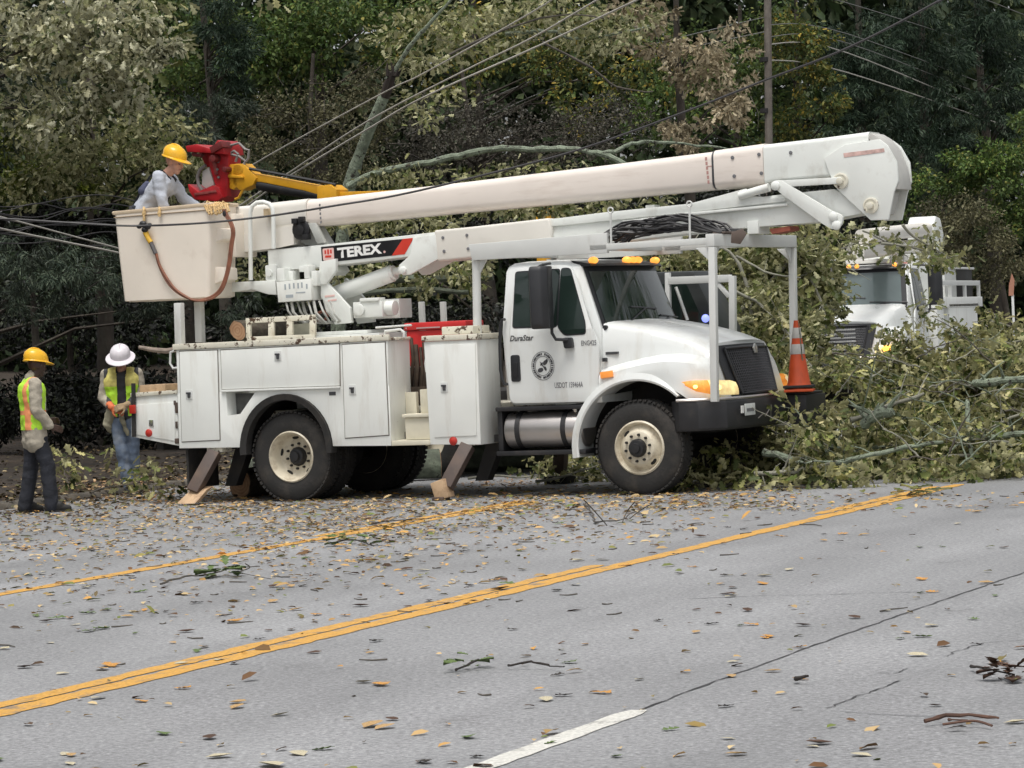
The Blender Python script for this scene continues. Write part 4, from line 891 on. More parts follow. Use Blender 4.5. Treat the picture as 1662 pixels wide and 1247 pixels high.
# bucket
bkt = MB(); y0, y1 = -.80, -.20
def bring(u0, u1, v0, v1, ins, z_in=0.0, sh=0.0):
    a = T(u0, v0, y0); b = T(u1, v1, y0); r = .05; out = []
    xl, xr = a[0] + sh, b[0] - sh
    for cx_, cy_, a0 in ((xr - r, y0 + sh + r, 270), (xr - r, y1 - sh - r, 0), (xl + r, y1 - sh - r, 90), (xl + r, y0 + sh + r, 180)):
        for k in range(4):
            q = R(a0 + 90 * k / 3); x = cx_ + r * math.cos(q); y = cy_ + r * math.sin(q); t = (x - xl) / (xr - xl); out.append((x, y, a[1] + (b[1] - a[1]) * t + z_in))
    return out
secs = [bring(202, 338, 491, 484, 0, 0, .03), bring(200, 339, 489, 482, 0), bring(191.5, 340, 420, 408, 0), bring(184, 341, 349, 334, 0), bring(184, 341, 349, 334, 0, -.002, .03), bring(192, 340, 410, 400, 0, 0, .035), bring(198, 339, 480, 474, 0, 0, .035)]
bk = bkt.loft(secs).build('bucket', BUCK, truck, smooth=40)
mb = MB(); mb.loft([bring(181, 343, 349.5, 334.5, 0, 0, -.004), bring(180.5, 343.5, 346, 331, 0, 0, -.010), bring(181, 343, 343.5, 328.5, 0, 0, -.004), bring(183.5, 341, 343.5, 328.5, 0, 0, .034), bring(183.5, 341, 349.0, 334.0, 0, 0, .0305)]); mb.build('rim', M('rim_tan', (.62, .50, .36), .5, var=.1, dirt=(.3, .2, .1), ds=(8, 8, 8)), bk, smooth=40)
mb = MB(); mb.tube([T3(185, 353.5, y0 - .006), T3(260, 347, y0 - .006), T3(336, 341, y0 - .006)], .006, 6); mb.build('rim_line', M('tan_line', (.35, .26, .17), .6), bk)
xe = T(340, 400, y0)[0]
def mould(u0, v0, u1, v1):                # moulded steps on the end of the bucket
    a = T(u0, v0, y0 + .1); z1 = a[1]; z0 = T(u0, v1, y0 + .1)[1]; mb = MB()
    mb.loft([[(xe - .05, y0 + .12, z0), (xe - .05, y1 - .12, z0), (xe - .05, y1 - .12, z1), (xe - .05, y0 + .12, z1)], [(xe + .09, y0 + .16, z0 + .05), (xe + .09, y1 - .16, z0 + .05), (xe + .09, y1 - .16, z1 - .03), (xe + .09, y0 + .16, z1 - .03)]]); return mb.build('step', BUCK, bk, bevel=.015)
mould(345, 368, 370, 396); mould(345, 432, 370, 462)
mb = MB(); mb.box(xe - .01, xe + .12, -.42, .05, T(345, 420, -.3)[1], T(345, 350, -.3)[1]); mb.build('bucket_mount', BUCK, bk, bevel=.02)

def split_pieces(root):
    """one object for each loose piece of these repeated parts"""
    names = ('bucket_rest', 'mud_flap', 'deck_handrail', 'rack_post', 'boom_lug', 'bolt', 'hinge', 'eye_rod', 'hand_hole', 'lug_nuts', 'cab_rack', 'deck_stake', 'hose', 'wiper', 'valve_bank', 'warning_label', 'link_pin', 'reflector', 'well', 'head_bolt', 'wheel_well', 'mirror_arm', 'wear_plate')
    for o in list(root.children_recursive):
        if o.type != 'MESH' or o.name.split('.')[0] not in names: continue
        bm = bmesh.new(); bm.from_mesh(o.data); bm.verts.ensure_lookup_table(); comp = {}; k = 0
        for v in bm.verts:
            if v.index in comp: continue
            st = [v]; comp[v.index] = k
            while st:
                q = st.pop()
                for e in q.link_edges:
                    w = e.other_vert(q)
                    if w.index not in comp: comp[w.index] = k; st.append(w)
            k += 1
        if k > 1:
            for i in range(1, k):
                c = bm.copy(); c.verts.ensure_lookup_table(); bmesh.ops.delete(c, geom=[v for v in c.verts if comp[v.index] != i], context='VERTS')
                me = bpy.data.meshes.new(o.name.split('.')[0].replace('nuts', 'nut')); 
                for mt in o.data.materials: me.materials.append(mt)
                c.to_mesh(me); c.free(); n = bpy.data.objects.new(me.name, me); COL.objects.link(n); n.parent = o.parent
            bmesh.ops.delete(bm, geom=[v for v in bm.verts if comp[v.index] != 0], context='VERTS'); bm.to_mesh(o.data)
            o.name = o.name.split('.')[0].replace('nuts', 'nut')
        bm.free()
split_pieces(truck)
# ------------------------------------------------------------------ loader truck with the yellow boom, behind
YELM = M('boom_yellow', (.72, .36, .02), .42, var=.08, vs=6, dirt=(.25, .14, .04), damt=.6, ds=(6, 6, 3), dthr=.55)
REDM = M('grapple_red', (.42, .015, .02), .38, var=.2, vs=8, dirt=(.12, .03, .03), damt=.6, ds=(7, 7, 7), dthr=.55)
GREYH = M('grey_hose', (.22, .20, .19), .6, var=.3)
OY = 4.2
lt = empty('loader_truck', ORG + LF * OY, -TH); tag(lt, 'truck behind the white one with a yellow boom and a red grapple saw head', 'loader truck')
def L(u, v, dy=0.0): a = T(u, v, OY + dy); return (a[0], dy, a[1])
def L2(*uv, dy=0.0): return [T(u, v, OY + dy) for u, v in uv]
mb = MB()
for s in (-1, 1): mb.box(-2.0, 5.0, s * .43 - .05, s * .43 + .05, .68, .95)
mb.box(-2.2, 2.6, -1.1, 1.1, .96, 1.08); mb.build('chassis', DARKS, lt, bevel=.01)
xc = L(1140, 520, -1.05)[0] - .48
mb = MB(); mb.prism([(xc - .75, .95), (xc - .75, 2.36), (xc - .6, 2.46), (xc + .40, 2.44), (xc + .72, 1.75), (xc + .78, .95)], -1.08, -.42); lcab = mb.build('cab', M('dark_cab', (.03, .034, .034), .4, var=.2), lt, bevel=.05)
mb = MB(); mb.prism(rounded([(xc - .6, 1.72), (xc - .58, 2.3), (xc + .3, 2.3), (xc + .55, 1.72)], .06), -1.093, -1.082); mb.build('window', GLASS, lcab, smooth=0)
mb = MB(); mb.tube([L(1097, 466, -1.1), L(1116, 520, -1.1)], .02, 6); mb.build('pillar', RACKW, lcab)
mb = MB(); mb.ball(L(1145, 517, -1.13), (.05, .04, .05), 12); mb.build('blue_lamp', M('blue_lit', (.25, .30, 1.0), .3, emit=1.2), lcab)
mb = MB()
for s in (-1, 1):
    if s < 0:
        beam(mb, L(1086, 456, -1.25), L(1187, 452, -1.25), .07, .09)
        beam(mb, L(1189, 448, -1.25), L(1190, 560, -1.25), .075, .075); beam(mb, L(1084, 443, -1.25), L(1086, 560, -1.25), .06, .06); beam(mb, L(1163, 458, -1.25), L(1184, 482, -1.25), .05, .05)
mb.build('cab_rack', RACKW, lt, bevel=.006)
for x in (-.6, xc - .2):
    for s in (-1, 1):
        w = empty('wheel', (x, 0, .505)); w.parent = lt; tyre(s * 1.1, s * .82).build('tyre', RUBBER, w, smooth=30)
        mb = MB(); mb.lathe([(.29, -.2), (.29, -.01), (.26, -.03), (.2, -.06), (.09, -.06), (.08, .02), (.001, .03)], (0, s * 1.1, 0), (0, s, 0), 28); mb.build('rim', RIM, w)
# boom: pedestal, inner boom, outer boom
mb = MB(); e0 = Vector(L(882, 312)); mb.box(e0.x - .22, e0.x + .22, -.25, .25, 1.08, 1.5); mb.prism([(e0.x - .12, 1.5), (e0.x + .12, 1.5), (e0.x + .07, e0.z + .04), (e0.x - .06, e0.z + .04)], -.11, .11); mb.build('pedestal', YELM, lt, bevel=.012)
mb = MB(); e1 = Vector(L(548, 322)); beam(mb, e0, e1, .14, .16); mb.prism(L2((524, 303), (545, 300), (556, 308), (556, 334), (525, 336)), -.16, .16); inn = mb.build('inner_boom', YELM, lt, bevel=.012)
mb = MB(); mb.prism(L2((398, 279), (430, 284), (548, 306), (552, 314), (540, 322), (500, 310), (430, 296), (400, 294)), -.09, .09); mb.prism(L2((386, 268), (402, 266), (424, 289), (418, 301), (398, 310), (385, 300)), -.12, .12); outb = mb.build('outer_boom', YELM, lt, bevel=.01)
mb = MB(); mb.tube([L(420, 300, -.02), L(530, 320, -.02)], .075, 10); mb.tube([L(405, 274, -.1), L(470, 286, -.1), L(545, 300, -.1)], .022, 6); mb.build('ram', BLACK, outb)
hd_ = MB()
def Z(*q): return L2(*[(x / 3.957, 200 + y / 3.957) for x, y in q])
hd_.prism(Z((1262, 152), (1330, 140), (1430, 172), (1468, 112), (1500, 138), (1512, 205), (1400, 196), (1275, 190)), -.28, .22)
hd_.prism(Z((1268, 184), (1372, 190), (1352, 268), (1312, 284)), .04, .12)
hd_.prism(Z((1365, 190), (1510, 200), (1504, 330), (1500, 470), (1452, 502), (1424, 404), (1392, 300)), -.16, .16)
hd_.prism(Z((1256, 392), (1322, 442), (1420, 402), (1456, 412), (1482, 480), (1440, 506), (1300, 494), (1266, 440)), -.20, .2)
head = hd_.build('saw_head', REDM, lt, bevel=.012)
mb = MB(); mb.prism(Z((1326, 310), (1366, 284), (1402, 396), (1350, 420), (1322, 400)), -.10, -.07); mb.build('plate', M('plate_pale', (.62, .58, .54), .4, var=.15), head, bevel=.004)
mb = MB(); q = Z((1356, 272), (1318, 300), (1302, 345), (1308, 395), (1332, 432)); mb.tube([(a, -.13, b) for a, b in q], .024, 8); mb.build('guard_bar', GREYH, head)
mb = MB(); q = Z((1430, 220), (1445, 250), (1440, 300), (1448, 350)); 
for a, b in q: mb.lathe([(.018, 0), (.018, .02), (.001, .022)], (a, -.161, b), (0, -1, 0), 10)
mb.build('head_bolt', GREYH, head)
mb = MB(); q = Z((1440, 232), (1505, 300), (1470, 160)); mb.cyl((q[0][0], -.30, q[0][1]), (q[0][0], .1, q[0][1]), .05, n=14); mb.cyl((q[1][0], -.26, q[1][1]), (q[1][0], .2, q[1][1]), .038, n=12); mb.obox((q[2][0], -.2, q[2][1]), (1, 0, .4), (0, 1, 0), (-.4, 0, 1), .10, .12, .045); mb.prism(Z((1290, 196), (1360, 200), (1350, 222), (1300, 218)), -.24, -.17); mb.build('saw_motor', M('motor_dark_red', (.16, .02, .02), .5, var=.3, vs=10, dirt=(.05, .04, .035), damt=.7, ds=(8, 8, 8), dthr=.5), head, bevel=.006)
mb = MB(); mb.prism(Z((1395, 205), (1425, 203), (1445, 330), (1425, 335)), -.175, -.161); mb.prism(Z((1300, 452), (1440, 432), (1446, 446), (1306, 468)), -.215, -.201); mb.build('wear_plate', M('worn_red', (.26, .05, .045), .6, var=.4, vs=12), head, bevel=.003)
for pts in (((1490, 150), (1560, 130), (1600, 170), (1625, 175), (1620, 230), (1590, 265), (1560, 290)), ((1500, 200), (1560, 215), (1600, 245), (1585, 300)), ((1480, 210), (1530, 180), (1555, 200), (1540, 250)), ((1560, 290), (1600, 330), (1590, 420), (1560, 480), (1535, 490))):
    mb = MB(); mb.tube([(a, -.1, b) for a, b in Z(*pts)], .018, 6); mb.build('hose', GREYH if pts[0][0] != 1560 else YELM, outb)
mb = MB(); mb.prism(Z((1500, 268), (1560, 262), (1600, 290), (1590, 330), (1545, 345), (1560, 400), (1530, 430), (1505, 420)), -.12, .12); mb.prism(Z((1500, 330), (1600, 342), (1600, 356), (1500, 352)), -.15, -.12); mb.build('wrist', YELM, outb, bevel=.008)

# ------------------------------------------------------------------ second bucket truck, up the road
h2 = -Vector((math.sin(R(19.0)), math.cos(R(19.0)), 0)); left2 = Vector((-h2.y, h2.x, 0)); S2 = 1.08; P2 = Vector((5.80, 55.5, 0)) - h2 * 5.3 * S2
t2 = empty('bucket_truck', P2, math.atan2(h2.y, h2.x)); tag(t2, 'white utility truck facing the camera behind the fallen branches with a headlight on', 'truck')
t2.scale = (S2,) * 3
skip = ('lettering', 'badge', 'emblem', 'licence_plate', 'plate_lettering', 'scratch', 'sticker')
for ch in truck.children:
    if ch.name.split('.')[0] in ('chassis', 'wheel', 'cab', 'door', 'hood', 'grille', 'headlight', 'front_bumper', 'fender_flare', 'mirror', 'windshield', 'fuel_tank', 'running_board', 'utility_body', 'side_cabinet', 'front_cabinet', 'deck'):
        c = ch.copy(); COL.objects.link(c); c.parent = t2
        if ch.name.startswith('mirror'): c.name = 'mirror'
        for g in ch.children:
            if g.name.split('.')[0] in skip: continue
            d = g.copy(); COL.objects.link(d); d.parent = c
            if g.name.startswith('windshield') and 'frame' not in g.name: d.data = g.data.copy(); d.data.materials[0] = M('sky_glare_glass', (.12, .155, .155), .06, spec=.6)  # lighter base colour stands in for sky glare and the interior behind
def s2(u, v, y):                          # point of the second truck's frame at lateral y
    d = ray(u, v); q = EYE - P2; P = q + d * ((y - q.dot(left2)) / d.dot(left2)); return (P.dot(h2), y, P.z)
def x2(u, v, x):                          # ... and at a given distance along it
    d = ray(u, v); q = EYE - P2; P = q + d * ((x * S2 - q.dot(h2)) / d.dot(h2)); return (x, P.dot(left2) / S2, P.z / S2)
mb = MB(); mb.box(-1.9, 2.4, .95, 1.24, 1.766, 1.95); mb.box(-1.9, 2.4, -1.24, -.95, 1.766, 1.95); mb.build('upper_cabinet', BODYW, t2, bevel=.01)
mb = MB()
for x in (-1.8, -.4, 1.0, 2.3): mb.box(x - .04, x + .04, 1.16, 1.22, 1.95, 2.25)
mb.box(-1.85, 2.35, 1.16, 1.22, 2.16, 2.25); mb.build('side_rack', RACKW, t2, bevel=.006)
mb = MB(); mb.box(-1.7, -.1, .1, 1.10, 1.95, 2.46); mb.build('load_box', DARKS, t2, bevel=.02)
mb = MB(); mb.box(-1.75, 1.0, .05, 1.14, 2.462, 2.50); mb.box(-.1, 1.0, .1, 1.1, 1.95, 2.46); mb.build('topper', RACKW, t2, bevel=.01)
mb = MB(); mb.box(1.0, 2.5, -.7, .9, 1.766, 2.72); mb.box(2.3, 3.5, -.45, .45, 2.58, 2.66); mb.build('headboard', BODYW, t2, bevel=.02)
def run2(pts, hw, hh): return [boomsec((p[0], p[2] + hh), (p[0], p[2] - hh), p[1] - hw, p[1] + hw, .09) for p in [x2(*q) for q in pts]]
mb = MB(); mb.loft(run2([(1500, 398, .4), (1440, 404, 3.2), (1388, 410, 5.6)], .15, .12)); mb.build('lower_boom', FIBREW, t2, smooth=40)
mb = MB(); mb.loft(run2([(1506, 372, .4), (1450, 378, 3.0), (1402, 384, 5.2)], .15, .12)); mb.build('upper_boom', FIBREW, t2, smooth=40)
c = x2(1506, 384, .2); mb = MB(); mb.prism([(c[0] + a, c[2] + b) for a, b in ((-.3, -.30), (-.4, .05), (-.15, .33), (.25, .36), (.5, .2), (.5, -.25), (.2, -.36))], c[1] - .28, c[1] + .22); mb.prism([(c[0] - .4, c[2] - .1), (c[0] - .5, c[2] - .45), (c[0] - .3, c[2] - .5), (c[0] - .1, c[2] - .2)], c[1] - .1, c[1] + .15); mb.build('elbow', STEEL, t2, bevel=.05)
mb = MB(); mb.cyl((.6, .3, 1.0), (.6, .3, 2.8), .3, n=16); mb.build('turret', STEEL, t2)
mb = MB(); mb.box(2.505, 2.53, .45, .75, 2.42, 2.58); mb.build('red_marker', M('orange_lens', (.7, .12, .05), .4, emit=.2), t2, bevel=.01)
mb = MB()
for k in range(7): mb.box(5.36, 5.40, -.42, .42, 1.06 + .065 * k, 1.085 + .065 * k)
mb.build('chrome_bars', CHROME, t2, bevel=.004)
for q_, r_ in (((5.26, .92, 1.12), .085), ((5.14, 1.06, 1.13), .06)): mb = MB(); mb.ball(q_, (r_, r_ * 1.2, r_ * .7), 10); mb.build('headlamp_bulb', M('amber_glow', (1.0, .42, .06), .3, emit=2.0), t2)

# ------------------------------------------------------------------ loose things on and about the truck
def W(x, y, z): return ORG + HD * x + LF * y + Vector((0, 0, z))
ORANGE = M('cone_orange', (.62, .085, .02), .5, var=.12, vs=7, dirt=(.20, .07, .04), damt=.6, ds=(6, 6, 3), dthr=.55)
CONEW = M('cone_band', (.60, .58, .54), .5, var=.12, vs=9, dirt=(.30, .25, .2), damt=.6, ds=(8, 8, 3), dthr=.5)
CBASE = M('cone_base', (.022, .02, .02), .7)
cpos = T3(1297, 629, .60)
def cone(z, label, red):
    c = empty('traffic_cone', W(cpos[0], .60, z), .3 - TH); tag(c, label, 'cone', 'traffic cones stacked on the bumper')
    mb = MB(); b = .165; mb.loft([[(-b, -b, 0), (b, -b, 0), (b, b, 0), (-b, b, 0)], [(-b, -b, .03), (b, -b, .03), (b, b, .03), (-b, b, .03)]]); mb.build('base', ORANGE if red else CBASE, c, bevel=.01)
    def rr(h): return .128 - (.128 - .027) * (h - .03) / .71
    mb = MB(); mb.lathe([(.135, .03), (.13, .045), (rr(.06), .06), (rr(.74), .74), (rr(.74) - .012, .74), (.012, .5)], (0, 0, 0), (0, 0, 1), 28); mb.build('cone_body', ORANGE, c)
    if not red:
        for a, e in ((.37, .48), (.545, .66)):
            mb = MB(); mb.lathe([(rr(a) + .001, a), (rr(a) + .003, a + .004), (rr(e) + .003, e - .004), (rr(e) + .001, e)], (0, 0, 0), (0, 0, 1), 28); mb.build('reflective_band', CONEW, c)
    return c
cone(1.003, 'orange traffic cone with an orange base, underneath the upper cone on the bumper', True)
cone(1.046, 'orange traffic cone with two white bands and a black base, on top', False)
# coil of black cable on the rack
mb = MB(); rg = random.Random(8)
for k in range(26):
    pts = []; ph = rg.random(); w = .62 + .16 * rg.random(); dy = rg.uniform(-.28, .22); z0 = 2.755 + .015 * rg.random(); hgt = rg.uniform(.05, .21)
    for i in range(15):
        t = -1 + 2 * i / 14; pts.append((4.52 + t * w + .04 * ph, -.62 + dy + .12 * math.sin(3 * t + 6 * ph), z0 + hgt * max(0, 1 - t * t) ** .8 + .02 * math.sin(9 * t + 7 * ph) - .03 * (t < -.8)))
    mb.tube(pts, .013, 6)
o = mb.build('cable_coil', M('cable_black', (.016, .015, .017), .45, var=.3), None); o.location = ORG; o.rotation_euler = (0, 0, -TH); tag(o, 'bundle of black cable lying on the rack above the cab', 'cable')
# log on the deck, logs on the ground
BARK = M('bark', (.085, .070, .052), .9, var=.4, vs=7, dirt=(.15, .16, .11), damt=.8, ds=(9, 9, 9), dthr=.52, bump=.9, bs=22)
def cutwood():
    mt = bpy.data.materials.new('cut_wood'); mt.use_nodes = True; nt = mt.node_tree; b = nt.nodes['Principled BSDF']; tc = nd(nt, 'ShaderNodeTexCoord')
    w = nd(nt, 'ShaderNodeTexWave', Scale=9.0, Distortion=2.5, Detail=3.0); w.wave_type = 'RINGS'; w.rings_direction = 'Y'; nt.links.new(tc.outputs['Object'], w.inputs['Vector'])
    n = nd(nt, 'ShaderNodeTexNoise', Scale=9.0, Detail=5.0); nt.links.new(tc.outputs['Object'], n.inputs['Vector'])
    c = mix(nt, .35, ramp(nt, n.outputs['Fac'], [(.3, (.26, .13, .065)), (.7, (.46, .29, .17))]), ramp(nt, w.outputs['Fac'], [(0, (.22, .11, .06)), (1, (.48, .31, .19))]))
    nt.links.new(c, b.inputs['Base Color']); b.inputs['Roughness'].default_value = .8; return mt
CUTW = cutwood()
def log(p, r, length, rz, tilt, label, seed, bark=BARK):
    rg = random.Random(seed); l = empty('log', p, rz); l.rotation_euler = (tilt, 0, rz); tag(l, label, 'log', 'cut logs'); n = 22
    rr = [r * (1 + .13 * math.sin(2 * q * 2 * math.pi / n + seed) + .05 * rg.uniform(-1, 1)) for q in range(n)]
    ring = lambda y, k: [(rr[i] * k * math.cos(2 * math.pi * i / n), y, rr[i] * k * math.sin(2 * math.pi * i / n)) for i in range(n)]
    mb = MB(); mb.loft([ring(0, 1), ring(length * .3, 1.03), ring(length * .7, .98), ring(length, .96)]); mb.build('bark', bark, l)
    mb = MB(); mb.loft([ring(-.006, .6), ring(-.006, .93), ring(-.001, .94)]); mb.build('cut_face', CUTW, l, smooth=0); return l
MOSSY = M('mossy_bark', (.10, .115, .085), .9, var=.4, vs=6, dirt=(.20, .24, .17), damt=.8, ds=(7, 7, 7), dthr=.48, chip=(.04, .035, .03), cthr=.62, cs=6, bump=.8, bs=20)
p = T3(386, 537, -.62); log(W(p[0], -.62, p[2]), .118, 1.0, -TH - .15, 0, 'short cut log with a pale tan end resting on the truck body', 3)
p = G(389, 800) ; q = T3(389, 775, -.35); log(W(q[0], -.35, .165), .155, 1.3, -TH + .1, 0, 'cut log lying on the road behind the rear truck wheel', 5)
p = at(715, 770, 38.5); log(Vector((p.x, p.y, .20)), .17, 2.6, math.atan2(-1, .1) + math.pi, 0, 'mossy grey log lying on the road under the truck between its outriggers', 6, MOSSY)
p = at(905, 772, 40); log(Vector((p.x, p.y, .2)), .2, 3.0, 1.45, 0, 'thick mossy log on the road seen beneath the fuel tank', 7, MOSSY)
# red cooler
CR = M('cooler_red', (.60, .03, .03), .4, var=.08, vs=5, dirt=(.3, .05, .04), damt=.4, ds=(6, 6, 2))
c = empty('cooler', W(0, 0, 0), -TH); tag(c, 'red plastic cooler box standing on the white truck deck', 'cooler'); a = T(664, 570, -.35); b = T(758, 520, -.35)
mb = MB(); mb.box(a[0], b[0], -.40, .0, 1.46, b[1] - .09); mb.build('tub', CR, c, bevel=.02)
mb = MB(); mb.box(a[0] - .02, b[0] + .02, -.42, .02, b[1] - .088, b[1] + .0); mb.build('lid', CR, c, bevel=.02)
mb = MB(); mb.tube([(a[0] - .03, -.38, 1.62), (a[0] - .05, -.38, b[1] - .14), (a[0] - .03, -.38, b[1] - .07), (a[0] + .02, -.42, b[1] - .06)], .012, 6); mb.box(a[0] + .15, a[0] + .45, -.43, -.421, b[1] - .07, b[1] - .055); mb.build('handle', M('pink_grey', (.5, .35, .34), .5), c)
mb = MB()
for u in (684, 719): q = T3(u, 490, .85); mb.box(q[0] - .03, q[0] + .03, .82, .88, 1.0, q[2])
mb.build('deck_stake', RACKW, truck, bevel=.006)
mb = MB(); mb.box(a[0] - .05, b[0] + .1, -.45, .1, 1.022, 1.448); mb.build('deck_box', DARKS, truck, bevel=.01)
mb = MB(); a = T3(255, 634, -.9); mb.box(a[0] - .18, a[0] + .18, -1.0, -.55, a[2] - .02, a[2] + .07); o = mb.build('plank_offcut', PADW, None, bevel=.006); o.location = ORG; o.rotation_euler = (0, 0, -TH); tag(o, 'brown block of wood lying on the tail shelf of the truck', 'wood block')
# tool and hose hung on the bucket, rope on the rim
hy = -.845
tool = empty('hydraulic_tool', ORG, -TH); tag(tool, 'hydraulic saw with a yellow grip and brown hose hung on the bucket', 'tool')
mb = MB(); mb.tube([T3(u, v, hy) for u, v in ((236, 377), (241, 388), (245, 394))], [.035, .03, .03], 10); mb.build('grip', M('grip_yellow', (.75, .45, .05), .45, dirt=(.2, .12, .04), ds=(9, 9, 9)), tool)
mb = MB()
for u, v, r in ((226, 368, .035), (232, 364, .05), (239, 368, .05), (243, 365, .03), (235, 373, .045)): mb.ball(T3(u, v, hy - .02), (r, r * .7, r * .8), 10)
mb.build('tool_head', BLACK, tool)
mb = MB(); mb.tube([T3(u, v, hy) for u, v in ((245, 394), (249, 403), (253, 412))], .026, 8); mb.build('ferrule', M('ferrule_grey', (.16, .15, .15), .4, .6), tool)
def smooth(pts, k=5):
    P_ = [Vector(p) for p in pts]; out = []
    for i in range(len(P_) - 1):
        a, b, c, d = P_[max(i - 1, 0)], P_[i], P_[i + 1], P_[min(i + 2, len(P_) - 1)]
        for j in range(k):
            t = j / k; out.append(b * 1.0 + (c - a) * (.5 * t) + (a * 2 - b * 5 + c * 4 - d) * (.5 * t * t) + (b * 3 - a - c * 3 + d) * (.5 * t ** 3))
    return out + [P_[-1]]
hose = [(253, 412), (258, 430), (268, 452), (280, 468), (296, 480), (312, 486), (330, 486), (346, 480), (358, 468), (366, 448), (371, 425), (374, 398), (377, 378), (373, 362), (365, 348), (362, 340)]
for k, dx in enumerate((0, 3.2)):
    mb = MB(); mb.tube(smooth([T3(u + dx * (1 if i > 1 else .3), v + (1.5 * k if 4 < i < 9 else 0), hy - .01 * k if u < 345 else hy + .0) for i, (u, v) in enumerate(hose)]), .015, 6); mb.build('hose', M('hose_brown', (.24, .095, .055), .55, var=.3, vs=9), tool)
mb = MB(); a = T3(365, 347, hy); mb.ball(a, (.03, .03, .04), 8); mb.build('coupling', BLACK, tool)
ROPE = M('rope_yellow', (.66, .46, .22), .8, var=.3, vs=30, bump=.5, bs=90)
mb = MB(); rg = random.Random(3)
for k in range(9):
    u = 337 + 3.6 * k; pts = [T3(u + rg.uniform(-3, 3), 333 - .2 * k + rg.uniform(-2, 0), -.80), T3(u + 4 + rg.uniform(-2, 3), 343 + rg.uniform(-4, 3), -.838), T3(u + rg.uniform(-4, 3), 347 + rg.uniform(-3, 2), -.838), T3(u - 5, 335, -.83), T3(u, 329 + rg.uniform(-2, 2), -.70), T3(u + 6, 332, -.78)]
    mb.tube(pts, .013, 6)
o = mb.build('rope', ROPE, None); o.location = ORG; o.rotation_euler = (0, 0, -TH); tag(o, 'yellow rope knotted over the right corner of the bucket rim', 'rope')
for k, u in enumerate((233.5, 258.5)):
    mb = MB(); pts = [T3(u, 338.5, -.68), T3(u, 337.5, -.80), T3(u + .5, 341, -.836), T3(u, 348 + 3 * (1 - k), -.84), T3(u + .5, 352 + 7 * (1 - k), -.838)]; mb.tube(pts, .016, 6); mb.ball(T3(u, 347, -.838), (.028, .022, .03), 8)
    o = mb.build('tie_strap', ROPE, None); o.location = ORG; o.rotation_euler = (0, 0, -TH); tag(o, ('yellow tie over the bucket rim above the black saw head', 'yellow tie over the bucket rim right of the tool tie')[k], 'strap', 'rope ties on the bucket rim')

# ------------------------------------------------------------------ pole, cables, marker post
POLE = M('pole_wood', (.165, .145, .125), .85, var=.3, vs=4, dirt=(.10, .08, .065), damt=.8, ds=(14, 14, .7), dthr=.45, bump=.4, bs=20)
pb = at(1241.5, 420, 71); pt = at(1237.5, -40, 71)
up_ = empty('utility_pole', (pb.x, pb.y, 0)); tag(up_, 'brown wooden utility pole standing in front of the trees behind the boom', 'utility pole')
ax = (pt - pb).normalized()
mb = MB(); mb.tube([Vector((0, 0, -1.0)), Vector((0, 0, 0)) + ax * (pt - pb).length * .4, ax * 12.5], [.105, .095, .08], 14); mb.build('pole_shaft', POLE, up_)
ztop = 11.6
mb = MB(); mb.obox((0, 0, ztop), RN, RD, (0, 0, 1), 1.2, .055, .06); xa_ = mb.build('crossarm', POLE, up_, bevel=.01)
for k in (-1.1, -.4, .5, 1.1):
    mb = MB(); mb.lathe([(.02, 0), (.05, .05), (.03, .08), (.05, .12), (.02, .17), (.001, .18)], RN * k + Vector((0, 0, ztop + .06)), (0, 0, 1), 12); mb.build('insulator', PLAST, xa_)
for v in (97, 180): # bolts and clamps where the cables meet the pole
    q = at(1241, v, 71); mb = MB(); mb.lathe([(.115, -.05), (.115, .05)], (q.x - pb.x, q.y - pb.y, q.z), (0, 0, 1), 12); mb.build('clamp', DARKS, up_)
WIREP = M('cable_pale', (.42, .40, .36), .5, var=.15); WIREM = M('cable_mid', (.17, .17, .16), .5, var=.2); WIRED = M('cable_dark', (.03, .028, .03), .5)
def cable(pts, r, mt, label, group='overhead cables', sag=0.0):
    P_ = [at(*q) for q in pts]
    if pts[0][0] < 0: P_.insert(0, P_[0] + (P_[0] - P_[1]).normalized() * 7)        # run on out of sight
    if pts[-1][1] < 0 or pts[-1][0] > 1662: P_.append(P_[-1] + (P_[-1] - P_[-2]).normalized() * 8)
    path = smooth(P_, 8); mb = MB(); mb.tube(path, r * (.72 if r != .0125 else 1), 6); o = mb.build('cable', mt, None); tag(o, label, 'cable', group)
# the thick one that crosses in front of bucket and boom
cable([(-160, 350, 33.2), (0, 355, 33.0), (100, 361, 32.9), (185, 366, 32.9), (235, 366.5, 32.9), (300, 364, 32.7), (365, 359, 32.6), (450, 349, 32.5), (550, 333, 32.3), (640, 318, 32.2), (745, 294, 32.0), (930, 246, 31.6), (1100, 186, 31.2), (1240, 131, 30.9), (1380, 76, 30.5), (1530, -2, 30.2), (1640, -70, 30)], .0125, WIRED, 'dark cable running in front of the bucket and up past the boom', None)
cable([(-150, 315, 39), (0, 352, 41), (120, 384, 43), (215, 410, 44.5), (300, 440, 46)], .016, WIREP, 'upper of the two pale cables slanting behind the bucket on the left')
cable([(-150, 335, 39), (0, 371, 41), (100, 392, 43), (190, 410, 44.2), (300, 436, 46)], .022, WIREP, 'lower and thicker of the two pale cables slanting behind the bucket on the left')
rgc = random.Random(31)
for k in range(9):
    a_ = rgc.uniform(335, 395); b_ = a_ + rgc.uniform(-22, 30); cable([(-90, a_ - rgc.uniform(5, 25), 42), (0, a_, 43), (60, (a_ + b_) / 2 + rgc.uniform(-9, 9), 43.3), (125, (a_ + b_) / 2 + rgc.uniform(-12, 12), 43.8), (190, b_, 44.3), (300, b_ + 30, 46)], .012, WIRED, 'thin dark cable in the tangle left of the bucket', 'tangled dark cables left of the bucket')
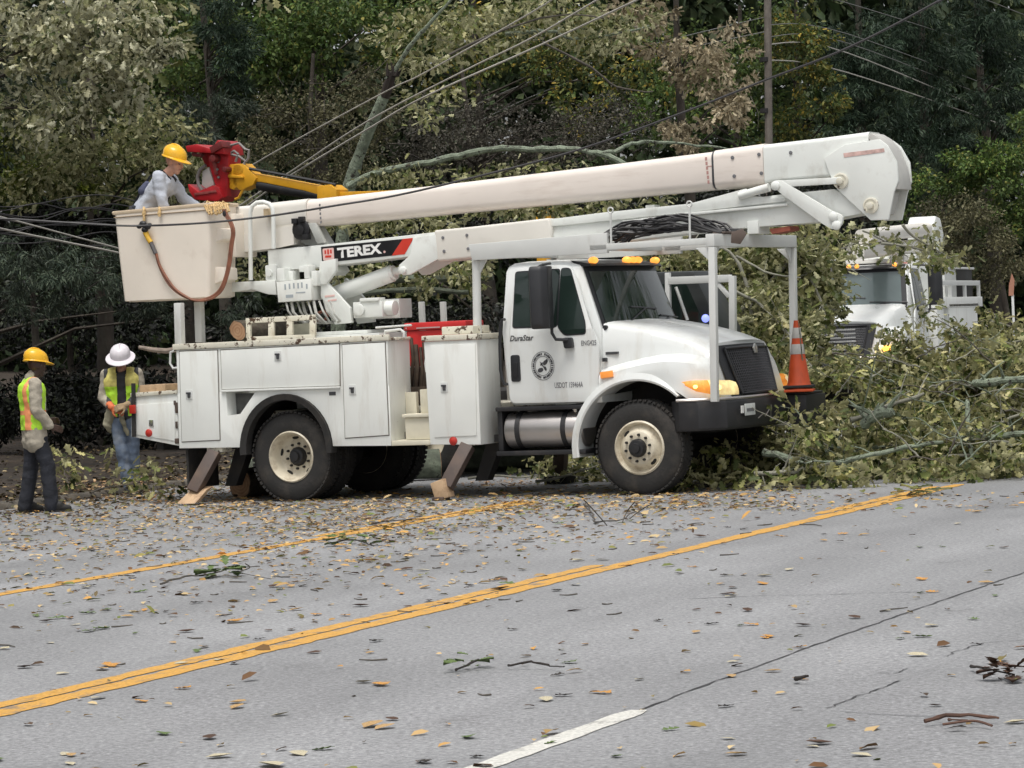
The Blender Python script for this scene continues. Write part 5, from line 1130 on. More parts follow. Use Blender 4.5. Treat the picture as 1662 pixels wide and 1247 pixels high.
cable([(330, 330, 46), (410, 268, 45), (620, 152, 42), (690, 118, 41), (870, 16, 39), (940, -30, 38)], .014, WIREP, 'pale cable passing highest behind the leaning trunk')
cable([(380, 340, 46), (470, 280, 45), (600, 195, 43), (760, 112, 41), (870, 58, 40), (1020, -30, 38.5)], .016, WIREP, 'pale cable in the middle of the three behind the leaning trunk')
cable([(400, 335, 46), (470, 286, 45), (600, 208, 43.4), (690, 157, 42), (880, 72, 41), (1060, -12, 39)], .018, WIREP, 'pale cable passing lowest behind the leaning trunk')
cable([(700, 235, 67), (880, 150, 67), (1060, 92, 68), (1240, 52, 70.9)], .016, WIREM, 'grey cable reaching the pole from the left, the upper one')
cable([(660, 220, 67), (880, 125, 67), (1060, 72, 68), (1241, 28, 71)], .014, WIREM, 'grey cable reaching the pole from the left, the lower one')
for k, (a, b, c, d, r) in enumerate(((72, 86, 205, 235, .022), (97, 118, 214, 240, .022), (60, 70, 180, 208, .016), (40, 55, 160, 190, .016), (-20, 5, 95, 120, .015), (-60, -45, 25, 55, .02))):
    lab = ('pale cable sloping down from the pole to the right, second lowest', 'lowest pale cable sloping down from the pole to the right', 'thin grey cable above the two pale ones right of the pole', 'thin grey cable over the dark conifers right of the pole', 'thin cable high in the dark trees right of the pole', 'cable crossing the top right corner of the view')[k]
    cable([(1242, a, 71), (1375, b, 80), (1662, c, 105), (1760, d, 116)] if k < 5 else [(1480, -40, 88), (1600, 0, 99), (1662, 24, 106), (1760, 60, 118)], r, WIREP if k < 2 else WIREM, lab, sag=.05)
mp_ = at(1645, 520, 75); mk = empty('marker_post', (mp_.x, mp_.y, 0)); tag(mk, 'thin white roadside post with a small orange flag beyond the branches', 'marker post')
za = at(1646, 500, 75).z; zt_ = at(1645, 462, 75).z
mb = MB(); mb.box(-.03, .03, -.025, .025, 0, za + .35); mb.build('post', RACKW, mk, bevel=.006)
mb = MB(); mb.slab([(-.1, -.036, za + .3), (.02, -.036, za + .3), (.06, -.036, zt_ + .1), (0, -.036, zt_ + .28), (-.08, -.036, zt_)], (0, .004, 0)); mb.build('flag', M('flag_orange', (.42, .20, .13), .6), mk)

for r_ in (truck, lt): split_pieces(r_)
# ------------------------------------------------------------------ people
SKIN1 = M('skin_light', (.50, .27, .19), .55, var=.08, vs=14); SKIN2 = M('skin_dark', (.06, .032, .022), .5, var=.1, vs=14)
EYEM = M('eye_dark', (.03, .02, .02), .4); LIPM = M('lips', (.36, .13, .11), .5)
def hand(mb, wrist, d, palmn, curl=.5, s=1.0, side=1):
    """palm, four fingers of unequal length bent at the knuckle, thumb from the side of the palm"""
    w = Vector(wrist); d = Vector(d).normalized(); n = Vector(palmn).normalized(); n = (n - d * n.dot(d)).normalized(); a = d.cross(n) * side
    for k in (-1, 0, 1): mb.cap(w + a * (.018 * k) * s, w + d * .085 * s + a * (.026 * k) * s, .017 * s, .0145 * s, 8)
    for k, ln in enumerate((.068, .078, .072, .056)):
        b = w + d * .088 * s + a * (-.031 + .0205 * k) * s; m1 = b + (d * math.cos(curl * .8) + n * math.sin(curl * .8)) * ln * .5 * s; e = m1 + (d * math.cos(curl * 1.9) + n * math.sin(curl * 1.9)) * ln * .5 * s
        mb.cap(b, m1, .0092 * s, .0086 * s, 8); mb.cap(m1, e, .0086 * s, .0072 * s, 8)
    b = w + d * .025 * s - a * .030 * s; m1 = b + (d * .55 - a * .75 + n * .25).normalized() * .04 * s; e = m1 + (d * .9 - a * .25 + n * .4).normalized() * .036 * s
    mb.cap(b, m1, .0125 * s, .0105 * s, 8); mb.cap(m1, e, .0105 * s, .008 * s, 8)
def head(mb, c, f, up):
    """skull, jaw, brow, nose, lips, ears, neck; f looks forward"""
    c = Vector(c); f = Vector(f).normalized(); up = Vector(up).normalized(); up = (up - f * up.dot(f)).normalized(); s = f.cross(up)
    mb.cap(c + up * .03 - f * .018, c + up * .035 + f * .018, .092, .085); mb.cap(c - up * .03 + f * .035, c - up * .085 + f * .062, .066, .036)
    mb.cap(c + up * .03 + f * .088 - s * .03, c + up * .03 + f * .088 + s * .03, .014, .014, 8)
    mb.cap(c + up * .018 + f * .098, c - up * .026 + f * .116, .009, .0145, 8)
    mb.cap(c - up * .052 + f * .092 - s * .018, c - up * .052 + f * .092 + s * .018, .011, .011, 8); mb.cap(c - up * .098 + f * .07, c - up * .095 + f * .08, .02, .016, 8)
    for k in (-1, 1): mb.cap(c + up * .02 + s * .084 * k, c - up * .022 + s * .082 * k, .016, .011, 8); mb.ball(c + f * .05 + s * .045 * k - up * .02, .035, 8)
    return c, f, up, s
def face_pick(c, f, up, s):
    def pk(p, n):
        q = p - c; x, y, z = q.dot(s), q.dot(f), q.dot(up)
        if y > .05:
            for k in (-1, 1):
                if abs(x - .033 * k) < .014 and abs(z - .006) < .007: return 1
            if abs(x) < .024 and -.060 < z < -.046 and y > .085: return 2
        return 0
    return pk
def limb(mb, pts, rs):
    for a, b, r0, r1 in zip(pts, pts[1:], rs, rs[1:]): mb.cap(a, b, r0, r1)
def hat(parent, c, f, up, mt, full):
    c = Vector(c); f = Vector(f).normalized(); up = Vector(up).normalized(); s = f.cross(up); h = empty('hard_hat', (0, 0, 0)); h.parent = parent
    def pt(a, r, z, k=1.0): return c + f * (math.cos(a) * r * 1.13 * k) + s * (math.sin(a) * r) + up * z
    mb = MB(); n = 32; secs = [[pt(2 * math.pi * i / n, r * (1 + (.012 if z > .05 and i % 16 in (0, 15, 1) else 0)), z) for i in range(n)] for r, z in ((.128, .035), (.128, .06), (.125, .095), (.112, .130), (.088, .157), (.055, .173), (.02, .179), (.002, .180))]
    mb.loft(secs, True, True)
    mb.tube([pt(math.pi * k / 10 - 0, 0, 0) + (f * math.cos(math.pi * k / 10) * .135 + up * (.06 + math.sin(math.pi * k / 10) * .126)) for k in range(1, 10)], .010, 8)
    mb.build('shell', mt, h, smooth=50)
    mb = MB(); rim = []
    for i in range(n + 1):
        a = 2 * math.pi * i / n; ex = (.045 if full else 0) + (.048 if not full else .012) * max(0, math.cos(a)) ** 1.5 + .008; dz = -.008 - .012 * (ex / .05)
        rim.append([pt(a, .124, .047), pt(a, .130 + ex, .045 + dz), pt(a, .131 + ex, .037 + dz), pt(a, .124, .036)])
    mb.loft(rim[:-1] + [rim[0]], True, False); mb.build('brim', mt, h, smooth=50)
    return h
HATY = M('hat_yellow', (.85, .46, .02), .28, var=.06, vs=8, dirt=(.5, .28, .05), damt=.4, ds=(9, 9, 9)); HATW = M('hat_white', (.74, .70, .74), .3, var=.05, vs=8)
LIME = M('vest_lime', (.50, .86, .05), .6, var=.12, vs=10, bump=.3, bs=30); VORG = M('vest_orange', (.88, .33, .14), .6, var=.12, vs=12); VYEL = M('vest_tan_yellow', (.62, .55, .16), .6, var=.3, vs=12); VGREY = M('vest_silver', (.55, .55, .50), .4, var=.1)
SHIRTG = M('shirt_tan_grey', (.40, .36, .29), .85, var=.15, vs=9, dirt=(.24, .20, .15), damt=.5, ds=(6, 6, 6), bump=.3, bs=50); NAVY = M('trousers_navy', (.018, .020, .028), .85, var=.3, vs=8, bump=.3, bs=50)
JEANS = M('jeans', (.13, .17, .24), .85, var=.3, vs=7, dirt=(.32, .34, .36), damt=.7, ds=(7, 7, 3), dthr=.48, bump=.3, bs=60); TEE = M('dark_grey_shirt', (.045, .045, .05), .85, var=.2, vs=9); GLOVE = M('glove_tan', (.34, .24, .14), .8, var=.25, vs=12); GLOVEO = M('glove_orange', (.62, .16, .06), .7, var=.2, vs=12)
BOOT = M('boot_black', (.014, .013, .012), .6, var=.3); BOOTB = M('boot_brown', (.10, .075, .055), .7, var=.3); SHIRTB = M('shirt_pale_blue', (.46, .49, .55), .8, var=.1, vs=9, bump=.3, bs=50); STRAP = M('strap_black', (.02, .02, .024), .6); WAIST = M('jacket_tail', (.30, .28, .20), .85, var=.3, vs=8)
V = Vector
def boots(parent, ankles, dirs, mt):
    for (a, d) in zip(ankles, dirs):
        a = V(a); d = V(d).normalized(); mb = MB(); mb.cap(a + V((0, 0, .08)), a + V((0, 0, -.03)), .058, .056); z = V((0, 0, 1)); mb.cap(a - d * .045 - z * (a.z - .05), a + d * .15 - z * (a.z - .042), .048, .042); mb.cap(a + d * .05 - z * (a.z - .065), a + d * .19 - z * (a.z - .038), .05, .034); mb.cap(a - z * .02, a + d * .09 - z * (a.z - .075), .054, .05)
        b = blob('boot', mb, mt, parent, .011, 3)
        s_ = MB(); q = d.cross(z); ol = [a + d * (.075 + .15 * math.cos(t)) + q * (.052 * math.sin(t)) for t in [2 * math.pi * i / 18 for i in range(18)]]; s_.slab([(p.x, p.y, .0) for p in ol], (0, 0, .024)); s_.build('sole', BOOT, b)
# --- left worker: seen from behind his right shoulder, facing right
g0 = G(62, 832); p1 = empty('person', (g0.x, g0.y, 0), R(8)); tag(p1, 'worker in a yellow hard hat, lime vest and navy trousers standing near the kerb', 'person')
f = V((1, .25, 0)).normalized(); s = V((.25, -1, 0)).normalized()   # forward; his right hand side, towards the camera
hip = V((0, 0, .93)); sh = V((-.01, 0, 1.46))
hr, hl = hip + s * .10, hip - s * .10
ar, al = V((.13, 0, .10)) + s * .11, V((-.12, 0, .10)) - s * .10
kr, kl = (hr + ar) / 2 + f * .04 + V((0, 0, .01)), (hl + al) / 2 + f * .03
sr, sl = sh + s * .195, sh - s * .195
er, el = sr + V((-.02, 0, -.29)) + s * .05, sl + V((0, 0, -.29)) - s * .05
wr, wl = er + f * .17 + V((0, 0, -.20)) - s * .02, el + f * .20 + V((0, 0, -.14)) + s * .10
hc = V((.06, 0, 1.655)); ff = (f * 1 + V((0, .25, -.16))).normalized()
b = MB(); hp_ = head(b, hc, ff, (0, 0, 1)); limb(b, [sh + V((0, 0, .03)), hc - V((0, 0, .06))], [.062, .058])
def torso(mb, k=1.0, w=.12):
    for t in (-1, 0, 1): limb(mb, [hip + s * (.075 * t), hip.lerp(sh, .45) + s * (.075 * t), sh + s * (.11 * t) - V((0, 0, .08)), sh + s * (.09 * t) + V((0, 0, -.01))], [.105 * k, .10 * k, .105 * k, .065 * k])
torso(b); limb(b, [sr, er, wr], [.056, .046, .030]); limb(b, [sl, el, wl], [.056, .046, .030])
limb(b, [hr, kr, ar], [.088, .058, .040]); limb(b, [hl, kl, al], [.088, .058, .040])
hand(b, wr, f + V((0, 0, -.35)), V((0, 1, -.1)), .35, 1.0, 1); hand(b, wl, f + s * .2, V((0, -1, -.3)), .6, 1.0, -1)
blob('body', b, [SKIN2, EYEM, SKIN2], p1, .0065, 3, pick=face_pick(*hp_))
b = MB(); limb(b, [hr, kr, ar + V((0, 0, -.03))], [.098, .090, .082]); limb(b, [hl, kl, al + V((0, 0, -.03))], [.098, .090, .082]); limb(b, [hip + s * .06 + V((0, 0, .02)), hip - s * .06 + V((0, 0, .02))], [.11, .11]); blob('trousers', b, NAVY, p1, .013, 3, .010, 8)
b = MB(); torso(b, 1.18); [limb(b, [hip + s * (.08 * t_) + V((0, 0, .05)), hip + s * (.088 * t_) - V((0, 0, .13))], [.122, .127]) for t_ in (-1, 0, 1)]; limb(b, [sr, er, wr - (wr - er) * .06], [.078, .070, .054]); limb(b, [sl, el, wl - (wl - el) * .06], [.078, .070, .054]); limb(b, [sh + V((0, 0, .06)), sh + V((.01, 0, .09))], [.075, .07]); blob('shirt', b, SHIRTG, p1, .013, 3, .012, 9)
b = MB(); torso(b, 1.30); limb(b, [sh + s * .12, sh - s * .12], [.082, .082])
def vest_pick(p, n):
    y = (p - hip).dot(s); x = (p - hip).dot(f)
    if abs(p.z - 1.135) < .028: return 1
    if x < .02 and y > .105 and y < .185 and n.dot(s) > -.2: return 1
    if x > .02 and abs(y - .11) < .03: return 2
    return 0
vst = blob('vest', b, [LIME, VORG, VGREY], p1, .012, 3, .008, 8, pick=vest_pick)
bm = bmesh.new(); bm.from_mesh(vst.data); bmesh.ops.bisect_plane(bm, geom=bm.verts[:] + bm.edges[:] + bm.faces[:], plane_co=(0, 0, .94), plane_no=(0, 0, -1), clear_outer=True); bm.to_mesh(vst.data); bm.free()
hat(p1, hc + V((0, 0, .02)), ff, V((-.05, 0, 1)), HATY, False); boots(p1, [ar, al], [f + s * .2, f - s * .1], BOOT)
# --- worker in the white hat: faces the camera, looks down at his hands
g1 = G(207, 793, .085); p2 = empty('person', (g1.x, g1.y, .085), 0); tag(p2, 'worker in a white hard hat, open vest and jeans looking down at his hands', 'person')
f = V((-.05, -1, 0)).normalized(); s = V((-1, .05, 0)).normalized()
hip = V((0, 0, .92)); sh = V((0, -.03, 1.42)); hr, hl = hip + s * .10, hip - s * .10
ar, al = V((.06, -.08, .10)) + s * .03, V((.08, .05, .10)); kr, kl = (hr + ar) / 2 + f * .05, (hl + al) / 2 + f * .03
sr, sl = sh + s * .19, sh - s * .19; er, el = sr + V((-.06, .02, -.29)), sl + V((.04, .0, -.29)); wr, wl = er + V((.13, -.20, -.12)), el + V((-.17, -.19, -.10))
hc = V((0, -.08, 1.585)); ff = V((0, -1, -.5)).normalized()
b = MB(); hp_ = head(b, hc, ff, (0, -.4, 1)); limb(b, [sh + V((0, 0, .03)), hc - V((0, -.03, .06))], [.062, .058]); torso(b); limb(b, [sr, er, wr], [.056, .046, .030]); limb(b, [sl, el, wl], [.056, .046, .030])
limb(b, [hr, kr, ar], [.088, .058, .040]); limb(b, [hl, kl, al], [.088, .058, .040]); hand(b, wr, V((.8, -.3, -.3)), V((.3, .6, -.4)), .8, 1.0, 1); hand(b, wl, V((-.8, -.3, -.2)), V((-.3, .6, -.4)), .8, 1.0, -1)
blob('body', b, [SKIN1, EYEM, LIPM], p2, .0065, 3, pick=face_pick(*hp_))
b = MB(); hand(b, wr, V((.8, -.3, -.3)), V((.3, .6, -.4)), .8, 1.22, 1); limb(b, [er.lerp(wr, .72), wr], [.05, .042]); blob('glove', b, GLOVEO, p2, .008, 2); b = MB(); hand(b, wl, V((-.8, -.3, -.2)), V((-.3, .6, -.4)), .8, 1.22, -1); limb(b, [el.lerp(wl, .72), wl], [.05, .042]); blob('glove', b, GLOVE, p2, .008, 2)
b = MB(); limb(b, [hr, kr, ar + V((0, 0, -.05))], [.108, .088, .078]); limb(b, [hl, kl, al + V((0, 0, -.05))], [.108, .088, .078]); limb(b, [hip + s * .07 + V((0, 0, .05)), hip - s * .07 + V((0, 0, .05))], [.122, .122]); blob('trousers', b, JEANS, p2, .013, 3, .010, 8)
b = MB(); torso(b, 1.14); limb(b, [sr, er, wr - (wr - er) * .2], [.076, .066, .05]); limb(b, [sl, el, wl - (wl - el) * .2], [.076, .066, .05]); blob('shirt', b, [TEE, SHIRTG], p2, .013, 3, .010, 9, pick=lambda p, n: 1 if abs((p - hip).dot(s)) > .215 or ((p.z < sr.z - .18) and abs(p.x) > .19) else 0)
b = MB(); torso(b, 1.28); limb(b, [sh + s * .12, sh - s * .12], [.084, .084])
vst = blob('vest', b, [LIME, VYEL], p2, .012, 3, .010, 8, pick=lambda p, n: 1 if p.z > 1.27 else 0)
bm = bmesh.new(); bm.from_mesh(vst.data); bmesh.ops.delete(bm, geom=[q for q in bm.faces if (q.calc_center_median() - hip).dot(f) > 0 and abs(q.calc_center_median().x) < .055 + .05 * max(0, (1.15 - q.calc_center_median().z)) + .04 * max(0, (q.calc_center_median().z - 1.3)) or q.calc_center_median().z < .90], context='FACES'); bm.to_mesh(vst.data); bm.free()
b = MB(); limb(b, [hip + s * .13 + V((0, -.10, .08)), hip + s * .20 + V((0, -.08, -.12)), hip + s * .16 + V((0, -.05, -.2))], [.07, .06, .03]); limb(b, [hip + V((-.02, -.15, -.02)), hip + V((.05, -.13, -.25))], [.035, .02]); blob('tied_jacket', b, WAIST, p2, .012, 2, .014, 12)
hat(p2, hc + V((0, -.01, .015)), ff, V((0, -.36, 1)), HATW, True); boots(p2, [ar, al], [f - s * .3, f - s * .5], BOOTB)
# --- lineman in the bucket, leaning to the right
hb = W(*T3(236, 350, -.52)); p3 = empty('person', (hb.x, hb.y, W(0, 0, T(230, 478, -.52)[1]).z), -TH * .5); tag(p3, 'lineman in a yellow hard hat and grey shirt leaning over inside the raised bucket', 'person')
p3.scale = (1.05,) * 3; z0 = p3.location.z; f = V((1, 0, 0)); s = V((0, -1, 0)); hip = V((-.06, .06, .88)); sh = V((.225, .06, 1.295)); hr, hl = hip + s * .10, hip - s * .10
ar, al = V((-.02, -.04, .10)), V((-.05, .16, .10)); kr, kl = V((.02, -.04, .48)), V((0, .16, .48)); sr, sl = sh + s * .185, sh - s * .185
er, el = sr + V((.04, -.03, -.29)), sl + V((.14, .03, -.24)); wr, wl = er + V((.05, .05, -.24)), el + V((.2, -.02, -.12)); hc = V((.355, .05, 1.455)); ff = V((1, -.25, -.35)).normalized()
b = MB(); hp_ = head(b, hc, ff, (.25, 0, 1)); limb(b, [sh + V((.02, 0, .03)), hc - V((.02, 0, .06))], [.06, .056]); torso(b, .98); limb(b, [sr, er, wr], [.056, .046, .030]); limb(b, [sl, el, wl], [.056, .046, .030])
limb(b, [hr, kr, ar], [.088, .058, .040]); limb(b, [hl, kl, al], [.088, .058, .040]); hand(b, wr, V((.3, .1, -.9)), V((.4, .8, 0)), .7, 1.0, 1); hand(b, wl, V((.9, 0, -.3)), V((0, -.8, -.3)), .7, 1.0, -1)
blob('body', b, [SKIN1, EYEM, LIPM], p3, .0065, 3, pick=face_pick(*hp_))
b = MB(); limb(b, [hr, kr, ar + V((0, 0, -.05))], [.106, .085, .075]); limb(b, [hl, kl, al + V((0, 0, -.05))], [.106, .085, .075]); limb(b, [hip + s * .07 + V((0, 0, .04)), hip - s * .07 + V((0, 0, .04))], [.12, .12]); blob('trousers', b, NAVY, p3, .014, 3, .009, 8)
b = MB(); torso(b, 1.16); limb(b, [sr, er, wr - (wr - er) * .1], [.076, .066, .05]); limb(b, [sl, el, wl - (wl - el) * .1], [.076, .066, .05]); blob('shirt', b, SHIRTB, p3, .013, 3, .011, 9)
up = (sh - hip).normalized(); back = V((-up.z, 0, up.x))
mb = MB()
for k in (-.08, .10):
    c = [hip + up * .05 + back * .125 + s * (k * .6), hip + up * .25 + back * .128 + s * k, sh - up * .06 + back * .120 + s * k, sh + up * .075 + s * k + back * .03, sh + up * .04 - back * .09 + s * k, hip.lerp(sh, .5) - back * .135 + s * k]
    mb.tube(c, .022, 8, flat=.35)
mb.tube([hip + up * .02 + (back * math.cos(t) * .145 + s * math.sin(t) * .205) for t in [2 * math.pi * i / 20 for i in range(21)]], .026, 8); mb.build('harness', STRAP, p3)
mb = MB(); mb.cap(sh - up * .15 + back * .10 + s * .12, sh - up * .24 + back * .10 + s * .14, .035, .05); mb.build('harness_pad', M('pad_blue', (.07, .08, .14), .8, var=.3, vs=14), p3)
hat(p3, hc + V((.0, 0, .02)), ff, V((.16, 0, 1)), HATY, False); boots(p3, [ar, al], [f, f], BOOT)
# ------------------------------------------------------------------ trees
OLIVE = LEAF('oak_leaf', [(0, (.045, .066, .014)), (.45, (.115, .140, .036)), (.75, (.24, .245, .09)), (1, (.42, .39, .20))], .85, (.50, .49, .29), clump=.5)
PALE = LEAF('oak_leaf_pale', [(0, (.045, .066, .020)), (.35, (.14, .155, .06)), (.7, (.38, .37, .20)), (1, (.58, .55, .36))], .9, (.70, .69, .50), clump=.6, cscale=1.1)
TAN = LEAF('oak_leaf_tan', [(0, (.07, .055, .03)), (.5, (.25, .20, .12)), (1, (.46, .39, .26))], .85, (.52, .45, .31), clump=.5)
PILE = LEAF('fallen_leaf', [(0, (.032, .048, .010)), (.35, (.095, .125, .030)), (.65, (.20, .225, .065)), (.85, (.40, .38, .14)), (1, (.58, .52, .28))], .85, (.48, .46, .25), clump=.65, cscale=2.4)
MID = LEAF('green_leaf', [(0, (.022, .052, .010)), (.5, (.066, .122, .022)), (.88, (.135, .195, .040)), (1, (.28, .25, .06))], .5, (.13, .17, .065), clump=.45, cscale=.7)
YGR = LEAF('yellow_green_leaf', [(0, (.05, .085, .010)), (.6, (.15, .20, .025)), (1, (.32, .33, .06))], .4, (.18, .2, .07), clump=.55)
DCON = LEAF('conifer_needles', [(0, (.015, .031, .018)), (.6, (.034, .062, .037)), (1, (.078, .115, .066))], None, None, trans=.16, clump=.45, cscale=.7)
FARW = LEAF('far_leaf', [(0, (.034, .058, .024)), (.6, (.064, .096, .042)), (1, (.13, .155, .07))], None, None, trans=.2, clump=.35, cscale=.3)
DTHK = LEAF('painted_shade_leaf', [(0, (.004, .005, .004)), (.7, (.011, .014, .009)), (1, (.034, .042, .020))], None, None, trans=.05, clump=.6)  # near-black leaf colour stands in for deep shade under the canopy
HEML = LEAF('hemlock_needles', [(0, (.014, .026, .017)), (.6, (.040, .060, .038)), (1, (.10, .125, .08))], .5, (.085, .105, .075), trans=.1, clump=.6)
BRN = LEAF('brown_leaf', [(0, (.045, .046, .020)), (.6, (.115, .110, .052)), (1, (.21, .195, .105))], .4, (.17, .16, .10), clump=.4)
GRYT = LEAF('grey_dead_leaf', [(0, (.036, .034, .026)), (.6, (.080, .075, .058)), (1, (.16, .145, .11))], .3, (.13, .12, .09), clump=.4)
YEL2 = LEAF('turning_leaf', [(0, (.026, .055, .012)), (.6, (.080, .118, .024)), (.85, (.19, .175, .035)), (1, (.50, .34, .05))], .4, (.22, .22, .08), clump=.5)
TBARK = M('tree_bark', (.055, .045, .036), .95, var=.4, vs=5, dirt=(.10, .10, .075), damt=.7, ds=(5, 5, 2), dthr=.5, bump=.6, bs=16)
LICH = M('lichen_bark', (.19, .225, .165), .95, var=.4, vs=9, dirt=(.30, .34, .265), damt=.9, ds=(17, 17, 17), dthr=.50, chip=(.045, .040, .033), cthr=.57, cs=15, bump=1.0, bs=34)
TWIG = M('twig_grey', (.085, .075, .062), .9, var=.4, vs=4); TWIGP = M('twig_pale', (.24, .235, .19), .9, var=.4, vs=5); TWIGD = M('twig_dark', (.028, .023, .02), .9, var=.4)
def gz(x, y): # height of the ground
    p = Vector((x, y, 0)); n = p.dot(RN); return rise(n, p.dot(RD)) if n > CURB + .32 else 0.0
def sticks(mb, rg, c, r, n, ln, rad, dirn=None, sides=3):
    for _ in range(n):
        d = Vector((rg.gauss(0, 1), rg.gauss(0, 1), rg.gauss(0, 1))); d.normalize(); k = rg.random() ** .5
        p = Vector(c) + Vector((d.x * r[0], d.y * r[1], d.z * r[2])) * k
        q = Vector((rg.gauss(0, 1), rg.gauss(0, .7), rg.gauss(0, .7)))
        if dirn: q = q * .6 + Vector(dirn)
        q.normalize(); l = ln * rg.uniform(.5, 1.4); b = Vector((rg.gauss(0, 1), rg.gauss(0, 1), rg.gauss(0, 1))) * (l * .12)
        mb.tube([p, p + q * (l * .5) + b, p + q * l], [rad, rad * .7, rad * .3], sides, caps=False)
def tree(label, base, rad, top, blobs, kind, size, mt, seed, cat='tree', name='tree', dens=1.0, droop=-.35, twigs=0, twmat=None, group='trees behind the trucks', limbs=14, crown_top=None, cl=1.0):
    """blobs: (u, v, Y, half width px, half height px, sub-clusters, leaves in each)"""
    rg = random.Random(seed); u0, Y0 = base; b = at(u0, 560, Y0); bz = gz(b.x, b.y); B0 = Vector((b.x, b.y, bz))
    t = empty(name, B0); tag(t, label, cat, group); lv = Leaves(seed); cen = []; tw = MB()
    bl = list(blobs)
    if crown_top: bl.append(crown_top)
    for bi, (u, v, Y, ru, rv, ns, nl) in enumerate(bl):
        c = at(u, v, Y) - B0; px = F_PX / Y; rx, rz = ru / px, rv / px; ry = min(max(rx, rz) * .8, 1.8)
        for _ in range(int(ns * dens * 1.3)):
            d = Vector((rg.gauss(0, 1), rg.gauss(0, 1), rg.gauss(0, 1))); d.normalize(); k = rg.random() ** .42
            p = c + Vector((d.x * rx, d.y * ry, d.z * rz)) * k; cen.append(p)
            s = rg.uniform(.55, 1.25); cr = min(rx, rz, .75) * .40 * s * cl; big = 1.9 if bi == len(blobs) else 1.0
            lv.cluster(p, (cr * 1.25 * big ** .6, cr * 1.1 * big ** .6, cr * .8 * big ** .6), int(nl * s * s * (1.55 if big == 1 else 1.1)) + 3, size * .78 * big, axis=(d.x * .5, d.y * .4, droop), up=.55 if kind != 'strip' else .9)
        if twigs: sticks(tw, rg, c, (rx, ry, rz), int(twigs * rx * rz), .55, .009)
    tk = MB(); h = top - bz; lean = Vector((rg.uniform(-.4, .4), rg.uniform(-.3, .3), 0)); path = [Vector((0, 0, -.3)) + lean * 0] + [lean * (i / 6) ** 1.3 + Vector((rg.uniform(-.06, .06), rg.uniform(-.06, .06), h * i / 6)) for i in range(1, 7)]
    path.insert(1, Vector((0, 0, .25))); tk.tube(path, [rad * 1.5, rad * 1.1] + [rad * (1 - .75 * i / 6) for i in range(1, 7)], 10)
    for p in rg.sample(cen, min(limbs, len(cen))):
        zz = max(.15 * h, min(h * .97, p.z - rg.uniform(.2, 1.2))); i = zz / h; a = lean * i ** 1.3 + Vector((0, 0, zz)); mid = a.lerp(p, .55) + Vector((rg.uniform(-.2, .2), rg.uniform(-.2, .2), rg.uniform(-.05, .35)))
        r0 = max(.014, rad * .30 * (1 - .6 * i)); tk.tube([a, a.lerp(mid, .5), mid, p], [r0, r0 * .75, r0 * .5, .008], 5)
    tk.build('trunk', TBARK, t); cr_ = lv.mesh('crown', kind, mt, t)
    if twigs: tw.build('twigs', twmat or TWIG, cr_, smooth=0)['kind'] = 'stuff'
    return t
# left side
tree('tall oak at the top left with pale leaves turned over by the wind', (-60, 48), .24, 9.5, [(60, 35, 47, 150, 95, 46, 34), (190, 70, 46.5, 105, 95, 34, 32), (110, 165, 47, 130, 75, 30, 24), (-70, 130, 48, 110, 120, 22, 24), (245, 95, 46, 40, 30, 7, 26)], 'oak', .145, PALE, 11, crown_top=(70, -220, 48, 300, 170, 46, 16), droop=-.5, cl=.78, dens=.82, twigs=6)
tree('olive-leaved oak below and behind the pale oak on the left', (170, 52), .18, 7.0, [(180, 240, 50, 170, 85, 46, 40), (60, 290, 51, 150, 60, 26, 36), (300, 300, 51, 120, 55, 24, 34), (90, 190, 51, 150, 50, 22, 34)], 'oak', .13, OLIVE, 12, crown_top=(200, -40, 55, 250, 180, 40, 14), dens=.8)
tree('small tree with yellow-green leaves behind the bucket lineman', (60, 53), .09, 5.2, [(45, 230, 52, 60, 50, 16, 50), (35, 300, 51, 55, 38, 16, 50), (140, 312, 50, 30, 14, 5, 40)], 'oval', .10, YGR, 13, limbs=10)
tree('drooping hemlock with grey-green boughs hanging over the two workers', (-70, 49), .2, 8, [(60, 420, 45, 170, 40, 34, 110), (120, 470, 44.5, 120, 40, 22, 100), (20, 500, 45, 90, 40, 14, 90), (300, 400, 46, 120, 60, 22, 100), (250, 500, 46, 60, 30, 10, 90), (380, 520, 46, 50, 45, 12, 80)], 'strip', .105, HEML, 14, twigs=14, twmat=TWIGD, droop=-.75, name='hemlock', limbs=5, crown_top=(-60, 150, 49, 240, 160, 40, 40))
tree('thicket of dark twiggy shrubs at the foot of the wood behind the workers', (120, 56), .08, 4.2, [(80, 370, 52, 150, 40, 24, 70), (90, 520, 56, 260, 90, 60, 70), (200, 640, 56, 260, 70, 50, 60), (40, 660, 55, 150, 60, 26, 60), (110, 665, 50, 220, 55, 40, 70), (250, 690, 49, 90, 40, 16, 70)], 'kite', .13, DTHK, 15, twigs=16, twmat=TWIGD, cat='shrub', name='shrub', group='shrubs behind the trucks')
tree('blue-green hemlock between the lineman and the brown trees', (310, 58), .14, 6.2, [(300, 210, 56, 90, 48, 26, 110), (340, 180, 57, 70, 30, 14, 100)], 'strip', .11, HEML, 16, name='hemlock', droop=-.5)
tree('narrow dark evergreen with a bare stem between green crowns at the top', (372, 61), .15, 11, [(370, 40, 60, 45, 90, 24, 110), (392, 130, 60, 30, 60, 12, 90)], 'strip', .14, DCON, 17, crown_top=(370, -140, 60, 90, 150, 18, 40), name='conifer')
tree('tall green broadleaf tree above the lineman at the top', (300, 66), .22, 11, [(310, 50, 64, 95, 105, 40, 46), (250, 150, 65, 90, 70, 22, 40), (430, 60, 64, 70, 90, 26, 40)], 'oval', .13, MID, 18, crown_top=(300, -160, 66, 200, 140, 26, 18))
